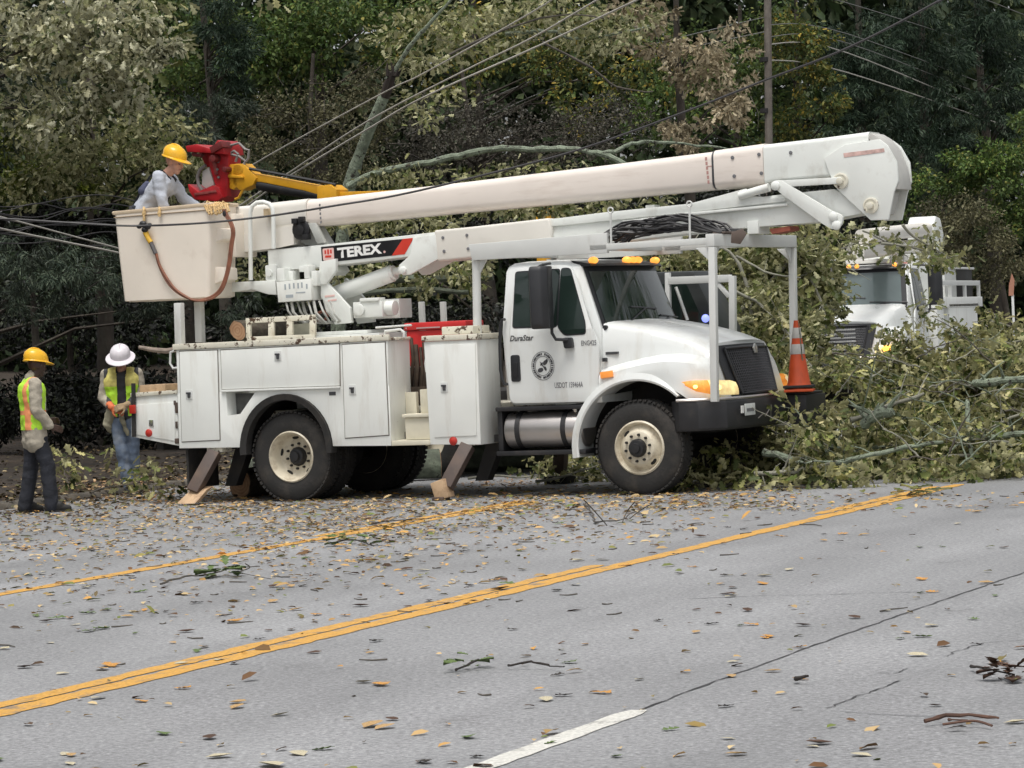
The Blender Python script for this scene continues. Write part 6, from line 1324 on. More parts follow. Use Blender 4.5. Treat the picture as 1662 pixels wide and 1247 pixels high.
tree('bright green broadleaf tree at the top left of the leaning trunk', (540, 66), .2, 11, [(540, 45, 64, 120, 80, 44, 44), (640, 40, 65, 80, 70, 22, 40), (480, 120, 64, 80, 60, 20, 36)], 'oval', .13, MID, 19, crown_top=(560, -170, 66, 240, 120, 26, 18))
tree('brownish thin-leaved tree left of the leaning trunk', (500, 62), .14, 7.6, [(480, 200, 59, 110, 75, 46, 46), (600, 170, 60, 90, 60, 26, 44), (420, 270, 59, 80, 50, 20, 40), (560, 260, 59, 90, 50, 26, 44)], 'kite', .085, BRN, 20, twigs=26, limbs=22)
tree('dark grey leafless tree with a tangle of twigs above the truck boom', (800, 64), .16, 7.4, [(780, 215, 61, 150, 70, 46, 46), (900, 240, 61, 110, 60, 32, 44), (680, 240, 60, 80, 60, 24, 42), (1000, 200, 62, 90, 60, 22, 40)], 'kite', .085, GRYT, 21, twigs=34, twmat=TWIGD, limbs=30)
tree('green tree with some yellow leaves above the middle of the boom', (800, 68), .2, 10, [(720, 70, 66, 130, 80, 36, 42), (900, 70, 66, 130, 90, 40, 42), (1030, 100, 66, 90, 110, 28, 40), (960, 170, 65, 60, 50, 12, 40)], 'oval', .12, YEL2, 22, crown_top=(860, -150, 67, 260, 110, 26, 18))
tree('oak with tan dead leaves left of the utility pole', (1130, 58), .17, 8.5, [(1160, 95, 56, 75, 62, 26, 34), (1180, 170, 55.5, 50, 45, 14, 32), (1080, 45, 57, 70, 45, 16, 30), (1120, 215, 56, 60, 30, 10, 26), (1020, 40, 57, 60, 40, 10, 26)], 'oak', .135, TAN, 23, crown_top=(1120, -120, 57, 160, 90, 16, 14), droop=-.6, twigs=8, cl=.8, dens=.72)
tree('dark green tree directly behind the utility pole', (1200, 80), .2, 10, [(1130, 150, 76, 110, 120, 46, 40), (1240, 120, 77, 90, 130, 36, 40), (1060, 190, 75, 60, 60, 16, 40)], 'oval', .14, MID, 24, crown_top=(1180, -110, 78, 220, 110, 20, 18))
tree('tree flecked with yellow leaves right of the utility pole', (1310, 78), .18, 10, [(1300, 70, 75, 65, 85, 34, 44), (1330, 150, 75, 40, 55, 14, 40), (1290, 220, 76, 60, 45, 14, 40)], 'oval', .13, YEL2, 25, crown_top=(1310, -100, 76, 110, 90, 14, 18))
tree('tall dark conifer nearest the pole on the right', (1410, 90), .24, 13, [(1400, 110, 88, 70, 110, 46, 110), (1390, 240, 87, 60, 70, 24, 100), (1440, 180, 88, 60, 100, 26, 100)], 'strip', .19, DCON, 26, name='conifer', crown_top=(1410, -120, 89, 140, 120, 24, 50), droop=-.6)
tree('dark conifer in the middle of the right side', (1510, 94), .24, 13, [(1500, 80, 91, 70, 110, 44, 110), (1520, 200, 90, 60, 80, 28, 100), (1460, 290, 89, 70, 50, 20, 100)], 'strip', .19, DCON, 27, name='conifer', crown_top=(1510, -120, 92, 150, 120, 24, 50), droop=-.6)
tree('dark conifer at the right edge behind the cables', (1620, 96), .24, 13, [(1610, 70, 93, 75, 110, 42, 110), (1630, 190, 92, 70, 80, 26, 100)], 'strip', .19, DCON, 28, name='conifer', crown_top=(1630, -120, 94, 160, 120, 24, 50), droop=-.6)
tree('bright green bushy tree at the right edge', (1640, 84), .12, 5.4, [(1620, 270, 81, 60, 45, 24, 70), (1640, 340, 80, 50, 50, 22, 70), (1660, 210, 79, 24, 40, 8, 50)], 'oval', .13, MID, 29)
tree('green bushy tree below the conifers beside the boom elbow', (1560, 86), .12, 5.4, [(1560, 285, 82, 50, 40, 18, 70), (1490, 330, 83, 50, 60, 20, 60)], 'oval', .12, MID, 30)
tree('brown-green twiggy bush above the second truck', (1560, 82), .09, 4.2, [(1550, 370, 79, 80, 60, 40, 60), (1620, 420, 79, 60, 60, 26, 60), (1500, 420, 80, 50, 50, 14, 60)], 'kite', .11, BRN, 31, twigs=18, twmat=TWIGD, cat='shrub', name='shrub', group='shrubs behind the trucks')
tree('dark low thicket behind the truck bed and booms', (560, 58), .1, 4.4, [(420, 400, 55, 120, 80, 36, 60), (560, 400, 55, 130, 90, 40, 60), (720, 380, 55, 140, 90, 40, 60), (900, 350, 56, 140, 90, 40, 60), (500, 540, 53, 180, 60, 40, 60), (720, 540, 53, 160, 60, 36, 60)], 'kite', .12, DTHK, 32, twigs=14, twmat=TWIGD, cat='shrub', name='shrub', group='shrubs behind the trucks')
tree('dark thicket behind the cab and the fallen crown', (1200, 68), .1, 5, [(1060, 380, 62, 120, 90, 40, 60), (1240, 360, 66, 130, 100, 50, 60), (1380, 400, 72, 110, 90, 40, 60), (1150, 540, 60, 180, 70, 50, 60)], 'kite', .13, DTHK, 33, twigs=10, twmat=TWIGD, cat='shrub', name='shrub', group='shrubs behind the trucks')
# the wood far behind, one mass
lv = Leaves(77); rg = random.Random(77)
for k in range(2900):
    u = rg.uniform(-330, 1990); Y = 78 + max(0, u) * .019 + rg.uniform(0, 9); v = rg.uniform(-230, 600)
    if rg.random() < .02 and v < 60: continue
    p = at(u, v, Y); lv.cluster(tuple(p), (1.0, 1.0, .8), 46, .40 * Y / 84, axis=(0, 0, -.4))
tag(lv.mesh('far_woods', 'kite', FARW), kind='stuff')
lv = Leaves(78)                                # wood on the near road side, unseen, added to reflect in the windshield
for k in range(1100):
    s_ = rg.uniform(4, 110); p = road(s_, rg.uniform(-38, -29) if s_ > 22 else rg.uniform(-44, -36)); lv.cluster((p.x, p.y, rg.random() * 12.5), (1.6, 1.6, 1.3), 30, .5, axis=(0, 0, -.3))
for k in range(900):                           # taller trees farther along it, added to darken the windshield reflection
    p = road(rg.uniform(75, 200), rg.uniform(-50, -28)); lv.cluster((p.x, p.y, rg.random() * 34), (2.6, 2.6, 2.2), 26, 1.1, axis=(0, 0, -.3))
tag(lv.mesh('reflection_woods', 'kite', MID), kind='stuff')
lv = Leaves(79)                                # the wood goes on beyond the left edge of the view
for k in range(1300):
    p = road(rg.uniform(-30, 35), rg.uniform(CURB + 5, CURB + 24)); lv.cluster((p.x, p.y, gz(p.x, p.y) + rg.random() * 13), (1.2, 1.2, 1.0), 40, .36, axis=(0, 0, -.4))
tag(lv.mesh('roadside_woods', 'kite', FARW), kind='stuff')
# ------------------------------------------------------------------ the fallen tree
ft_ = empty('fallen_tree', (at(560, 700, 44).x, 44, gz(at(560, 700, 44).x, 44))); O_ = ft_.location.copy(); tag(ft_, 'fallen oak behind the truck, with a leaning lichen-covered trunk broken at its top', 'fallen tree')
def A(u, v, Y): return at(u, v, Y) - O_
mb = MB(); mb.tube(smooth([A(548, 700, 44.2), A(550, 480, 44.1), A(562, 330, 44), A(577, 270, 43.9), A(600, 210, 43.7), A(622, 160, 43.5), A(634, 125, 43.4)], 5), [.105] * 8 + [.092] * 8 + [.078] * 10 + [.062] * 12, 12); tr = mb.build('trunk', LICH, ft_)
mb = MB(); a = A(624, 158, 43.48); b = A(637, 118, 43.38)
mb.tube([a, a.lerp(b, .5), b], [.07, .078, .055], 9); rg = random.Random(5)
for k in range(7): q = b + Vector((rg.uniform(-.07, .07), rg.uniform(-.05, .05), -.05)); mb.tube([q, q + Vector((rg.uniform(-.03, .08), 0, rg.uniform(.08, .22)))], [.03, .004], 4)
mb.build('broken_end', M('broken_wood', (.03, .022, .018), .95, var=.5), tr)
def limb_(pts, rs, mt=LICH, n=8, nm='limb'):
    mb = MB(); p = smooth([A(*q) for q in pts], 4); rq = random.Random(int(pts[0][0])); r = [(rs[0] + (rs[1] - rs[0]) * i / (len(p) - 1)) * rq.uniform(.84, 1.16) for i in range(len(p))]; mb.tube([q + Vector((0, 0, rq.uniform(-.012, .012))) for q in p], r, n); return mb.build(nm, mt, ft_)
limb_([(565, 305, 42.5), (610, 280, 42.4), (700, 263, 42.2), (760, 250, 42.1), (815, 240, 42), (880, 243, 41.9), (935, 243, 41.8), (980, 252, 41.7), (1015, 266, 41.6), (1060, 290, 41.6)], (.05, .034))
limb_([(975, 250, 41.7), (1005, 244, 41.7), (1025, 233, 41.8), (1070, 231, 42), (1130, 236, 42.2), (1200, 244, 42.4)], (.032, .012))
limb_([(640, 118, 43.4), (665, 75, 43.2), (700, 35, 43), (740, -10, 42.8)], (.035, .02))
limb_([(820, 55, 45), (890, 50, 45), (930, 62, 45), (1000, 55, 45), (1060, 40, 45)], (.03, .015)); limb_([(880, 70, 44), (960, 110, 44), (1000, 140, 44), (1060, 150, 44)], (.02, .01), TWIG); limb_([(700, 105, 44), (800, 55, 44), (900, 25, 44), (980, 30, 44)], (.02, .01), TWIG)
limb_([(560, 460, 41.5), (640, 452, 41.3), (720, 455, 41.1), (800, 450, 41)], (.06, .05), MOSSY); limb_([(560, 480, 41.2), (660, 470, 41), (760, 474, 40.8)], (.04, .03), MOSSY); limb_([(690, 440, 41), (740, 480, 41), (790, 520, 41)], (.02, .012), TWIG)
limb_([(1080, 600, 39.5), (1160, 540, 39.6), (1240, 470, 39.8), (1300, 400, 40)], (.05, .02), TWIGP); limb_([(1180, 640, 39), (1220, 520, 39.2), (1200, 430, 39.4), (1170, 400, 39.5)], (.035, .015), TWIGP); limb_([(1190, 470, 38.6), (1240, 500, 38.6), (1290, 560, 38.6)], (.022, .012), TWIGP); limb_([(1240, 395, 40.5), (1260, 480, 40.2), (1270, 620, 39.8)], (.10, .12), TBARK)
limb_([(1195, 415, 39), (1240, 440, 38.8), (1300, 452, 38.6)], (.02, .008), TWIGP)
def fol(nm, blobs, kind, size, mt, seed, droop=-.4, tw=0):
    rg = random.Random(seed); lv = Leaves(seed); sb = MB()
    for (u, v, Y, ru, rv, ry, ns, nl) in blobs:
        c = A(u, v, Y); px = F_PX / Y; rx, rz = ru / px, rv / px
        for _ in range(ns):
            d = Vector((rg.gauss(0, 1), rg.gauss(0, 1), rg.gauss(0, 1))); d.normalize(); k = rg.random() ** .45; p = c + Vector((d.x * rx, d.y * ry, d.z * rz)) * k
            if p.z + O_.z < .1: p.z = .1 - O_.z
            lv.cluster(p, (.24, .22, .16), int(nl * 1.7 * rg.uniform(.5, 1.4)), size * .74, axis=(d.x * .6 + rg.gauss(0, .4), d.y * .4, droop), up=.5)
        if tw: sticks(sb, rg, c, (rx, ry, rz), int(tw * rx * rz), .6, .009)
    o = lv.mesh(nm, kind, mt, ft_)
    if tw: sb.build('twigs', TWIGP, o, smooth=0)['kind'] = 'stuff'
fol('foliage', [(720, 55, 45, 130, 50, 1.0, 40, 16), (860, 30, 45, 130, 45, 1.0, 36, 16), (980, 40, 45, 90, 55, 1.0, 26, 16), (670, 105, 44, 60, 25, .5, 12, 12), (720, 160, 44, 60, 20, .5, 8, 10)], 'oak', .125, OLIVE, 41, -.5, 7)
fol('foliage', [(640, 285, 42.5, 80, 22, .5, 14, 12), (760, 290, 42, 120, 14, .4, 12, 12), (690, 200, 43, 30, 30, .3, 6, 10), (880, 275, 42, 80, 14, .4, 8, 10)], 'oak', .115, OLIVE, 42, -.4, 6)
fol('foliage', [(600, 455, 41.5, 110, 30, .6, 22, 16), (720, 450, 41, 90, 35, .6, 20, 16), (430, 440, 42, 60, 30, .5, 12, 14), (650, 365, 42, 120, 22, .6, 22, 16), (520, 345, 42.5, 60, 14, .5, 8, 14), (900, 335, 43, 200, 30, .8, 34, 16), (884, 338, 38.3, 60, 12, .2, 14, 16)], 'oak', .12, OLIVE, 43, -.3, 6)
fol('foliage', [(1150, 480, 40.5, 100, 60, .8, 50, 18), (1240, 430, 40, 90, 60, .8, 44, 18), (1240, 540, 39, 70, 80, .8, 44, 18), (1312, 430, 40.5, 55, 80, .8, 42, 18), (1300, 560, 39, 60, 60, .8, 34, 18), (1100, 420, 41, 90, 30, .6, 20, 16), (1335, 490, 40, 42, 60, .5, 24, 18)], 'oak', .135, OLIVE, 44, -.4, 12)
fol('foliage', [(760, 770, 42, 90, 14, .5, 24, 14), (900, 765, 41.5, 80, 16, .5, 26, 14), (640, 772, 42, 80, 12, .4, 14, 12)], 'oak', .12, PILE, 45, -.1)

# ------------------------------------------------------------------ broken branches heaped on the right
def branch(name, p, ang, slope, ln, r, nl, mt, lm, seed, label, group, size=.10, bend=.12, sub=9, kind='oak'):
    rg = random.Random(seed); b = empty(name, p); tag(b, label, 'branch', group)
    d = Vector((math.cos(ang) * math.cos(slope), math.sin(ang) * math.cos(slope), math.sin(slope))); pts = [Vector((0, 0, 0))]; q = d.copy()
    for i in range(7):
        q = (q + Vector((rg.gauss(0, bend), rg.gauss(0, bend), rg.gauss(0, bend) - .04))).normalized(); n_ = pts[-1] + q * (ln / 7)
        if n_.z + p.z < .03: n_.z = .03 - p.z
        pts.append(n_)
    mb = MB(); mb.tube(smooth(pts, 3), [r * (1 - .8 * i / 21) for i in range(22)], 7); lb_ = mb.build('limb', lm, b); tw = MB(); lv = Leaves(seed)
    for k in range(sub):
        t = rg.uniform(.15, 1); i = min(6, int(t * 7)); a = pts[i].lerp(pts[i + 1], t * 7 - i); e = (q * .5 + Vector((rg.gauss(0, 1), rg.gauss(0, 1), rg.gauss(0, .7)))).normalized() * rg.uniform(.3, .8) * min(1.2, ln * .45)
        m_ = a + e * .5 + Vector((0, 0, rg.uniform(-.02, .1))); z_ = a + e
        if z_.z + p.z < .04: z_.z = .04 - p.z
        tw.tube([a, m_, z_], [r * .35, r * .22, .004], 4, caps=False)
        if nl:
            for f_ in (.55, .8, 1.0):
                c = a.lerp(z_, f_); n_ = max(2, int(nl / sub / 3 * rg.uniform(.5, 1.5))); lv.cluster((c.x, c.y, max(c.z, .10 - p.z)), (.2, .2, .12), n_, size, axis=(e.x, e.y, e.z - .35), up=.7)
    tw.build('twigs', lm, lb_, smooth=0)['kind'] = 'stuff'
    if nl: lv.mesh('foliage', kind, mt, b)
    return b
rg = random.Random(101); k = 0
GRP = 'leafy branches heaped across the road on the right'
LB = 'leafy broken oak branch tangled in the heap across the road right of the truck'
for i in range(46):                       # the heap
    u = rg.uniform(1285, 1720); row = i / 46; Y = 33.6 + 4.4 * row + rg.uniform(-.3, .3) + max(0, (1330 - u)) * .008
    hmax = (.25 + 1.1 * row) * (.78 + .22 * math.sin(u * .021 + 1)) ; p = at(u, 700, Y); z = rg.uniform(.05, max(.1, hmax))
    branch('leafy_branch', Vector((p.x, p.y, z)), rg.uniform(0, 2 * math.pi), rg.uniform(-.15, .32), rg.uniform(1.1, 2.1), rg.uniform(.016, .035), 600, PILE, (TWIGP, LICH, TWIG)[i % 3], 200 + i, LB, GRP, sub=12)
for i, (u, v, Y, ang, sl, ln, nl) in enumerate(((1385, 600, 38.5, 2.5, .7, 1.3, 180), (1460, 610, 38, 1.2, .3, 1.0, 160), (1430, 395, 41, .1, 0, 1.0, 130), (1380, 410, 41.3, 2.0, .4, .9, 130), (1570, 615, 38.6, .6, .25, 1.3, 240), (1625, 600, 38, 1.0, .25, 1.3, 260), (1665, 575, 38.6, 1.9, .35, 1.1, 240), (1340, 520, 39.5, 1.7, 1.1, 1.7, 300), (1465, 365, 41.5, .0, -.9, .9, 170), (1350, 620, 37.5, 2.6, .5, 1.5, 260), (1300, 690, 36.5, 1.4, .6, 1.5, 260), (1700, 545, 38.8, 2.6, .2, 1.0, 200))):
    branch('leafy_branch', at(u, v, Y), ang, sl, ln, .022, nl, OLIVE if i in (2, 3, 8) else PILE, TWIGP, 300 + i, 'leafy oak branch sticking up in front of the second truck', 'leafy branches standing up before the second truck', sub=10)
for i in range(26):
    u = 1322 + 15 * i + rg.uniform(-8, 8); top = 588 - 28 * math.exp(-((u - 1520) / 45) ** 2) - max(0, u - 1570) * .65 + rg.uniform(-4, 16); Y = rg.uniform(36.4, 38.2)
    p = at(u, top + 26, Y); branch('leafy_branch', p, rg.choice((.2, 2.9, 1.2, 4.4)) + rg.uniform(-.5, .5), rg.uniform(-.12, .10), rg.uniform(.8, 1.3), .016, 330, PILE, TWIGP, 500 + i, 'leafy twiggy branch along the top of the heap before the second truck', 'branches along the top of the heap', sub=11, kind='oak')
for i, (u, v, a, sl, nl) in enumerate(((1400, 375, .4, -.3, 130), (1490, 560, 1.0, .6, 100))):
    branch('leafy_branch', at(u, v, 42.5), a, sl, .9, .014, nl, OLIVE, TWIGP, 560 + i, 'leafy oak branch sticking up in front of the second truck', 'leafy branches standing up before the second truck', sub=8)
for i in range(16):                       # low leafy edge along the road
    u = 1190 + 32 * i + rg.uniform(-12, 12); p = G(u, 797 - .022 * (u - 1190) + rg.uniform(-10, 3) - (12 if u > 1330 else 0)); branch('leafy_branch', Vector((p.x, p.y + .3, .05)), rg.uniform(-.6, .6) + (math.pi if i % 2 else 0), .05, rg.uniform(.7, 1.2), .012, 85, PILE, TWIG, 400 + i, 'small leafy branch lying flat at the near edge of the heap', 'small branches along the near edge of the heap', size=.125, sub=8)
def bare(pts, rs, mt, label, name='bare_branch', group='bare limbs in the heap'):
    p = [EYE + (Vector(q) - EYE) * .974 for q in pts]; o0 = p[0].copy(); o = None; mb = MB(); s_ = smooth([q - o0 for q in p], 4); rq = random.Random(len(label)); mb.tube([q + Vector((0, rq.uniform(-.01, .01), rq.uniform(-.014, .014))) for q in s_], [(rs[0] + (rs[1] - rs[0]) * i / (len(s_) - 1)) * rq.uniform(.74, 1.1) for i in range(len(s_))], 9)
    for _ in range(5):
        i = rq.randrange(1, len(s_) - 1); e = Vector((rq.gauss(0, 1), rq.gauss(0, .4), rq.gauss(.4, .8))).normalized() * rq.uniform(.12, .4); mb.tube([s_[i], s_[i] + e * .5 + Vector((0, 0, .02)), s_[i] + e], [rs[1] * .5, rs[1] * .35, .004], 5)
    o = mb.build(name, mt, None); o.location = o0; tag(o, label, 'branch', group); return o
bare([at(1240, 735, 34.2), at(1290, 745, 34), at(1340, 752, 33.9), at(1400, 742, 33.8), at(1470, 725, 33.8), at(1530, 718, 34)], (.045, .02), LICH, 'pale green limb lying low in the heap nearest the bumper')
bare([at(1225, 770, 33.8), at(1290, 765, 33.6), at(1360, 748, 33.5)], (.03, .015), TWIGP, 'thin pale limb on the ground right of the front wheel')
bare([at(1570, 650, 34.5), at(1571, 690, 34.3), at(1574, 720, 34.2), at(1580, 750, 34.1)], (.03, .022), LICH, 'short upright lichen-covered limb in the heap')
bare([at(1380, 682, 35), at(1440, 660, 35), at(1500, 640, 35)], (.035, .02), TWIGP, 'slanting pale limb in the middle of the heap')
bare([at(1580, 622, 35.2), at(1630, 618, 35), at(1700, 616, 35)], (.05, .045), LICH, 'thick pale limb at the right edge of the heap')
bare([at(1590, 700, 34.4), at(1640, 680, 34.3), at(1700, 655, 34.2)], (.02, .015), TWIGP, 'thin slanting limb at the right edge of the heap')
bare([at(1400, 690, 34.8), at(1420, 675, 34.7), at(1450, 668, 34.6)], (.07, .06), LICH, 'stout mossy limb stub deep in the heap')
bare([at(1560, 712, 34.2), at(1620, 708, 34.2), at(1720, 702, 34.2)], (.04, .035), LICH, 'mossy limb lying level at the right of the heap')
for i in range(34):
    rgb = random.Random(900 + i); u = rgb.uniform(1270, 1690); v = rgb.uniform(560, 765); Y = 33.0 + (765 - v) * .018; a = rgb.uniform(0, 6.28); l = rgb.uniform(.4, 1.1)
    q = at(u, v, Y); e = Vector((math.cos(a), .25 * math.sin(a), rgb.uniform(-.1, .7))).normalized() * l; bare([q, q + e * .35 + Vector((0, 0, rgb.uniform(-.05, .08))), q + e * .7 + Vector((0, 0, rgb.uniform(-.05, .08))), q + e], (.011, .004), (TWIGP, LICH, TWIG)[i % 3], 'thin bare twig poking out of the heap of branches', 'bare_twig', 'bare twigs in the heap')
for i, (u, v, Y, a, l) in enumerate(((760, 785, 37, .2, 1.6), (870, 790, 36.5, .5, 1.4), (670, 790, 38, 2.8, 1.3), (940, 785, 37, 1.2, 1.2))):
    p = G(u, v); branch('leafy_branch', Vector((p.x, p.y, .06)), a, .1, l, .018, 110, PILE, TWIGP, 450 + i, 'leafy branch lying on the road beneath the truck', 'branches on the road beneath the truck', size=.12)
for i, (u, v, a) in enumerate(((150, 806, .2), (262, 772, 2.9), (120, 800, 2.2))):
    p = G(u, v, .08); branch('leafy_branch', Vector((p.x, p.y, .13)), a, .25, .8, .012, 70, PILE, TWIG, 470 + i, ('sprig of green leaves on the kerb between the two workers', 'pale leafy sprig on the ground behind the white-hatted worker', 'green sprig on the kerb right beside the left worker')[i], 'sprigs along the kerb', size=.12)
# ------------------------------------------------------------------ leaves and twigs on the road
def LMAT(n, c): return M(n, c, .7, var=.25, vs=22, bump=.2, bs=50)
LC = [LMAT('leaf_tan', (.42, .27, .12)), LMAT('leaf_ochre', (.50, .25, .06)), LMAT('leaf_brown', (.075, .038, .022)), LMAT('leaf_green', (.10, .15, .045)), LMAT('leaf_pale', (.48, .43, .30)), LMAT('leaf_dark', (.03, .024, .018))]
LN = ['tan', 'orange-brown', 'dark brown', 'green', 'pale cream', 'blackish']
rgl = random.Random(9)
def leaf_mesh(k):
    tv, tf = TEMPL['oak' if k % 2 else 'oval']; mb = MB(); r = random.Random(k); curl = r.uniform(.5, 1.6)
    vs = [((x - .5), y * (1.0 if k % 2 else 1.25), abs(y) ** 1.3 * .36 * curl + .10 * curl * (x - .5) ** 2 + r.uniform(0, .05) + .01) for x, y, z in tv]
    mb.add(vs, [tuple(dict.fromkeys(f)) for f in tf]); return mb.build('leaf_shape', LC[k % 6], None, smooth=0)
prot = [leaf_mesh(k) for k in range(12)]
for p in prot: COL.objects.unlink(p)
def put_leaf(u, v, k, size, first=[0]):
    o = prot[k].copy(); o.name = 'fallen_leaf'; COL.objects.link(o); p = G(u, v); o.location = (p.x, p.y, .004); o.scale = (size,) * 3; o.rotation_euler = (rgl.uniform(-.12, .12), rgl.uniform(-.12, .12), rgl.uniform(0, 6.28))
    tag(o, '%s leaf lying alone on the grey asphalt' % LN[k % 6], 'leaf', '%s leaves on the road' % LN[k % 6]); return o
def dens(u, v): # more litter near the truck and on the left
    return max(.06, 1.0 - (v - 800) / 330.0 - max(0, u - 500) / 1500.0)
n = 0
while n < 255:
    u, v = rgl.uniform(-10, 1672), rgl.uniform(815, 1247)
    if v < 1000 - .13 * u and rgl.random() > .8: pass
    if rgl.random() > dens(u, v) + .10: continue
    put_leaf(u, v, rgl.choice([0, 0, 6, 1, 7, 2, 8, 2, 3, 9, 4, 10, 4, 5, 11, 5]), rgl.uniform(.065, .13)); n += 1
for u, v, k, s in ((178, 1082, 7, .17), (165, 1088, 0, .13), (617, 1113, 1, .15), (605, 1180, 0, .15), (625, 1183, 6, .12), (1298, 722 + 330, 7, .09), (1025, 884, 4, .1), (380, 1010, 1, .17), (45, 935, 9, .15), (140, 955, 10, .13), (330, 1052, 0, .1), (1497, 1035, 9, .11), (1462, 1038, 3, .08), (1140, 805, 1, .12), (92, 1005, 3, .14), (165, 1022, 9, .14), (145, 1026, 3, .13), (1270, 797, 1, .12), (690, 955, 0, .12), (800, 943, 1, .13), (812, 958, 2, .16), (585, 985, 2, .13), (660, 925, 8, .13), (1190, 955, 8, .1), (905, 960, 5, .09), (440, 1245, 10, .17), (525, 1218, 9, .1), (340, 1200, 2, .11), (385, 1150, 0, .11), (228, 1140, 1, .1), (40, 1085, 2, .12)): put_leaf(u, v, k, s)
# litter nobody could count
GRN = LEAF('litter_mix', [(0, (.06, .035, .018)), (.2, (.17, .085, .035)), (.36, (.16, .20, .05)), (.5, (.42, .25, .09)), (.8, (.60, .47, .26)), (1, (.62, .32, .07))], None, None, trans=.05, clump=.2)
lv = Leaves(500); g = lv.g; pts = []
drift = [(g.uniform(-40, 1250), 800 + abs(g.normal()) * 60, g.uniform(25, 70)) for _ in range(46)]
while len(pts) < 7400:
    if len(pts) % 3 == 0: q_ = drift[int(g.integers(46))]; u, v = q_[0] + g.normal() * q_[2], max(790, q_[1] + g.normal() * q_[2] * .22)
    elif len(pts) % 5 < 3: u, v = g.uniform(-60, 1300), 790 + abs(g.normal()) * 52
    else: u, v = g.uniform(-60, 1720), g.uniform(800, 1260)
    if v > 830 and g.random() > max(.02, 1.12 - (v - 800) / 210.0 - max(0, u - 500) / 900.0): continue
    if v < 785: continue
    p = G(u, v)
    if p.dot(RN) > CURB: continue
    pts.append((p.x, p.y, .012))
P_ = np.array(pts); N_ = len(P_)
lv.P.append(P_ + g.normal(size=(N_, 3)) * np.array([0, 0, .003])); ax = g.normal(size=(N_, 3)); ax[:, 2] *= .12; lv.D.append(ax); nn = g.normal(size=(N_, 3)) * .22; nn[:, 2] = 1; lv.N.append(nn); lv.S.append(g.uniform(.03, .07, N_) * (1 + 1.1 * g.random(N_) ** 3))
tag(lv.mesh('leaf_litter', 'oval', GRN), kind='stuff')
lv = Leaves(501); g = lv.g; pts = []          # thick litter along the kerb, on the ground by the workers and beneath the trucks
for _ in range(9000):
    s_, n_ = g.uniform(24, 62), CURB + g.normal() * 1.1 + .4
    p = road(s_, n_); pts.append((p.x, p.y, (rise(n_, s_) if n_ > CURB + .32 else .075 if n_ > CURB else .012) + .012))
for _ in range(5000):
    s_, n_ = g.uniform(24, 60), CURB + g.uniform(0, 9); p = road(s_, n_); pts.append((p.x, p.y, rise(max(n_, CURB + .33), s_) + .015))
P_ = np.array(pts); N_ = len(P_); lv.P.append(P_); ax = g.normal(size=(N_, 3)); ax[:, 2] *= .2; lv.D.append(ax); nn = g.normal(size=(N_, 3)) * .35; nn[:, 2] = 1; lv.N.append(nn); lv.S.append(g.uniform(.05, .12, N_))
KLIT = LEAF('kerb_litter', [(0, (.028, .020, .014)), (.45, (.07, .045, .025)), (.7, (.12, .12, .05)), (.88, (.26, .18, .09)), (1, (.42, .34, .2))], None, None, trans=.05, clump=.4)
tag(lv.mesh('leaf_litter', 'oval', KLIT), kind='stuff')
lv = Leaves(502); g = lv.g; pts = []          # wood chips and sawdust where logs were cut
for c, r, n_ in ((G(210, 800), 1.5, 700), (G(330, 812), 1.0, 350), (G(820, 786), .9, 260)):
    for _ in range(n_): a = g.normal(size=2) * r * .5; pts.append((c.x + a[0] * .9, c.y + a[1] * 1.6, .014 if Vector((c.x + a[0] * .9, c.y + a[1] * 1.6, 0)).dot(RN) < CURB else .1))
P_ = np.array(pts); N_ = len(P_); lv.P.append(P_); ax = g.normal(size=(N_, 3)); ax[:, 2] *= .15; lv.D.append(ax); nn = g.normal(size=(N_, 3)) * .3; nn[:, 2] = 1; lv.N.append(nn); lv.S.append(g.uniform(.02, .07, N_))
tag(lv.mesh('wood_chips', 'kite', LEAF('chip_mix', [(0, (.28, .14, .06)), (.6, (.46, .28, .14)), (1, (.6, .44, .27))], None, None, trans=0, clump=.2)), kind='stuff')
mb = MB(); r = random.Random(12)              # broken twig bits
for _ in range(230):
    u, v = r.uniform(-20, 1690), 800 + abs(r.gauss(0, 1)) * 130
    if v > 1250 or r.random() > dens(u, v) + .08: continue
    p = G(u, v); a = r.uniform(-1.2, 1.2) + (3.14 if r.random() < .5 else 0); l = r.uniform(.03, .18) * (1 + (r.random() > .9)); d = Vector((math.cos(a), math.sin(a), 0)); mb.tube([p + Vector((0, 0, .008)), p + d * l * .5 + Vector((-d.y, d.x, .3)) * (l * .1), p + d * l + Vector((0, 0, .007))], [.005, .0045, .003], 4)
tag(mb.build('twig_litter', TWIG, None), kind='stuff')
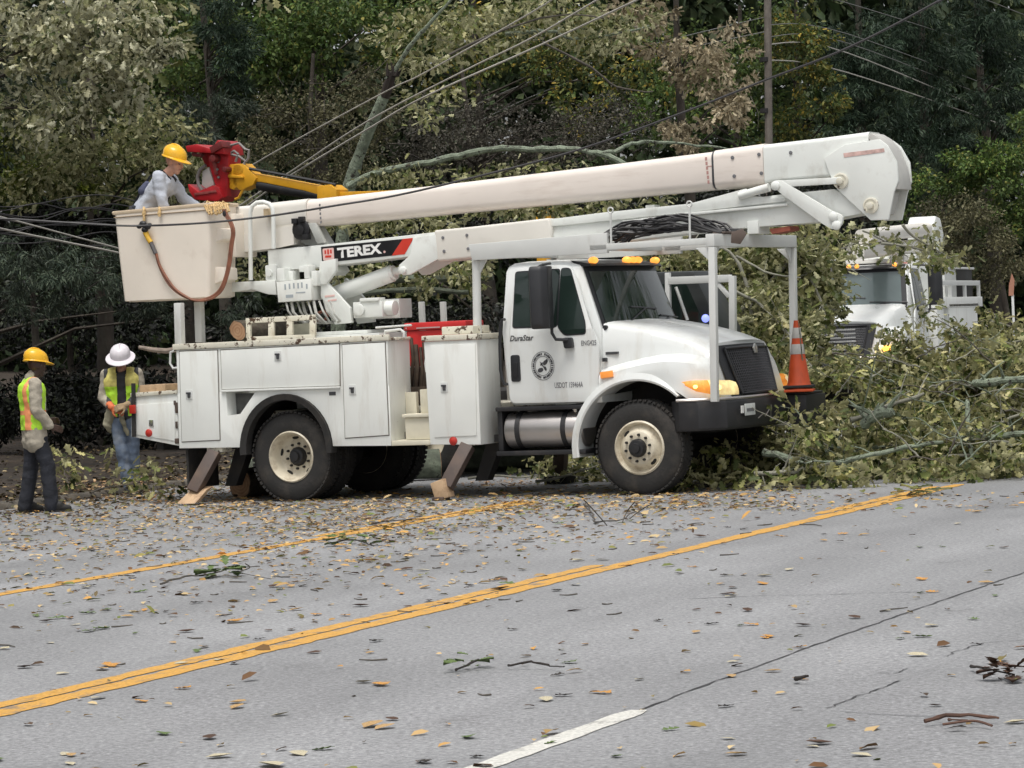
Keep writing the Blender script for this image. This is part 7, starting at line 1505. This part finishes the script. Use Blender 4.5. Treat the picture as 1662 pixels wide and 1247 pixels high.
def twig(pts, rr, mt, label, forks=(), leaves=None):
    o = empty('twig', G(*pts[0])); tag(o, label, 'twig'); q0 = o.location
    P3 = [G(u, v) - q0 + Vector((0, 0, z)) for (u, v), z in zip(pts, [.02 + .02 * (i % 2) for i in range(len(pts))])]; mb = MB(); s_ = smooth(P3, 4); rq = random.Random(int(pts[0][0])); mb.tube([q + Vector((rq.uniform(-.018, .018), rq.uniform(-.03, .03), rq.uniform(0, .006))) for q in s_], [rr * (1 - .6 * i / len(s_)) * rq.uniform(.75, 1.2) for i in range(len(s_))], 6)
    for fk in forks: mb.tube(smooth([G(u, v, z) - q0 for u, v, z in fk], 4), [rr * .7, rr * .3], 5) if len(fk) < 3 else mb.tube(smooth([G(u, v, z) - q0 for u, v, z in fk], 4), rr * .5, 5)
    mb.build('stem', mt, o)
    if leaves:
        lv = Leaves(len(pts) * 7 + int(pts[0][0]))
        for u, v, n_, sz, r_ in leaves: c = G(u, v) - q0; lv.cluster((c.x, c.y, .05), (r_, r_, .045), n_, sz, axis=(0, 0, .05), up=1.0, flat=.13)
        lv.mesh('leaves', 'oak', leaves_mat, o)
    return o
leaves_mat = LC[3]
twig([(948, 822), (962, 838), (965, 850), (985, 853), (1010, 848), (1030, 838)], .011, TWIG, 'dark forked twig lying on the road in front of the front wheel', forks=[[(1010, 848, .02), (1018, 830, .10), (1030, 815, .2)], [(1022, 842, .03), (1040, 828, .1), (1058, 818, .16)], [(985, 853, .02), (965, 830, .18), (948, 812, .3)]])
twig([(262, 953), (300, 945), (335, 938), (380, 930), (425, 924)], .009, TWIG, 'dark twig with fresh green leaves lying on the left of the road', forks=[[(380, 930, .02), (405, 922, .1), (398, 915, .16)], [(390, 930, .02), (440, 940, .03)]], leaves=[(355, 938, 12, .11, .12), (368, 936, 8, .1, .1)])
twig([(540, 886), (570, 884), (610, 890)], .009, TWIGD, 'small leafy twig near the far yellow line in mid road', leaves=[(545, 886, 8, .10, .14), (580, 884, 8, .09, .16), (600, 886, 6, .09, .1)])
twig([(740, 1094), (770, 1086), (778, 1080)], .008, TWIGD, 'sprig of dull green leaves in the near lane', leaves=[(758, 1088, 9, .10, .08)])
twig([(824, 1087), (860, 1088), (895, 1088), (915, 1096)], .008, TWIGD, 'straight thin twig lying in the near lane')
leaves_mat = PILE
twig([(1470, 808), (1490, 803), (1510, 806)], .01, TWIG, 'clump of green leaves on the road below the heap', leaves=[(1478, 806, 16, .12, .16), (1496, 804, 16, .12, .16)])
leaves_mat = LC[2]
twig([(1578, 1090), (1605, 1100), (1650, 1104)], .008, TWIGD, 'twig with curled dark brown leaves at the right edge of the road', leaves=[(1625, 1104, 9, .09, .07), (1648, 1104, 9, .09, .07)])
leaves_mat = LC[2]
twig([(1505, 1178), (1560, 1176), (1628, 1174)], .012, M('rot_wood', (.10, .055, .04), .9, var=.4), 'shredded piece of red-brown bark on the near lane', forks=[[(1530, 1176, .02), (1580, 1170, .03), (1610, 1178, .02)], [(1540, 1168, .01), (1570, 1169, .02)]])
twig([(1290, 1110), (1312, 1112)], .012, TWIGD, 'short black stick on the near lane')
twig([(600, 855), (640, 852), (700, 846)], .007, TWIGD, 'thin dark twig near the far yellow line')
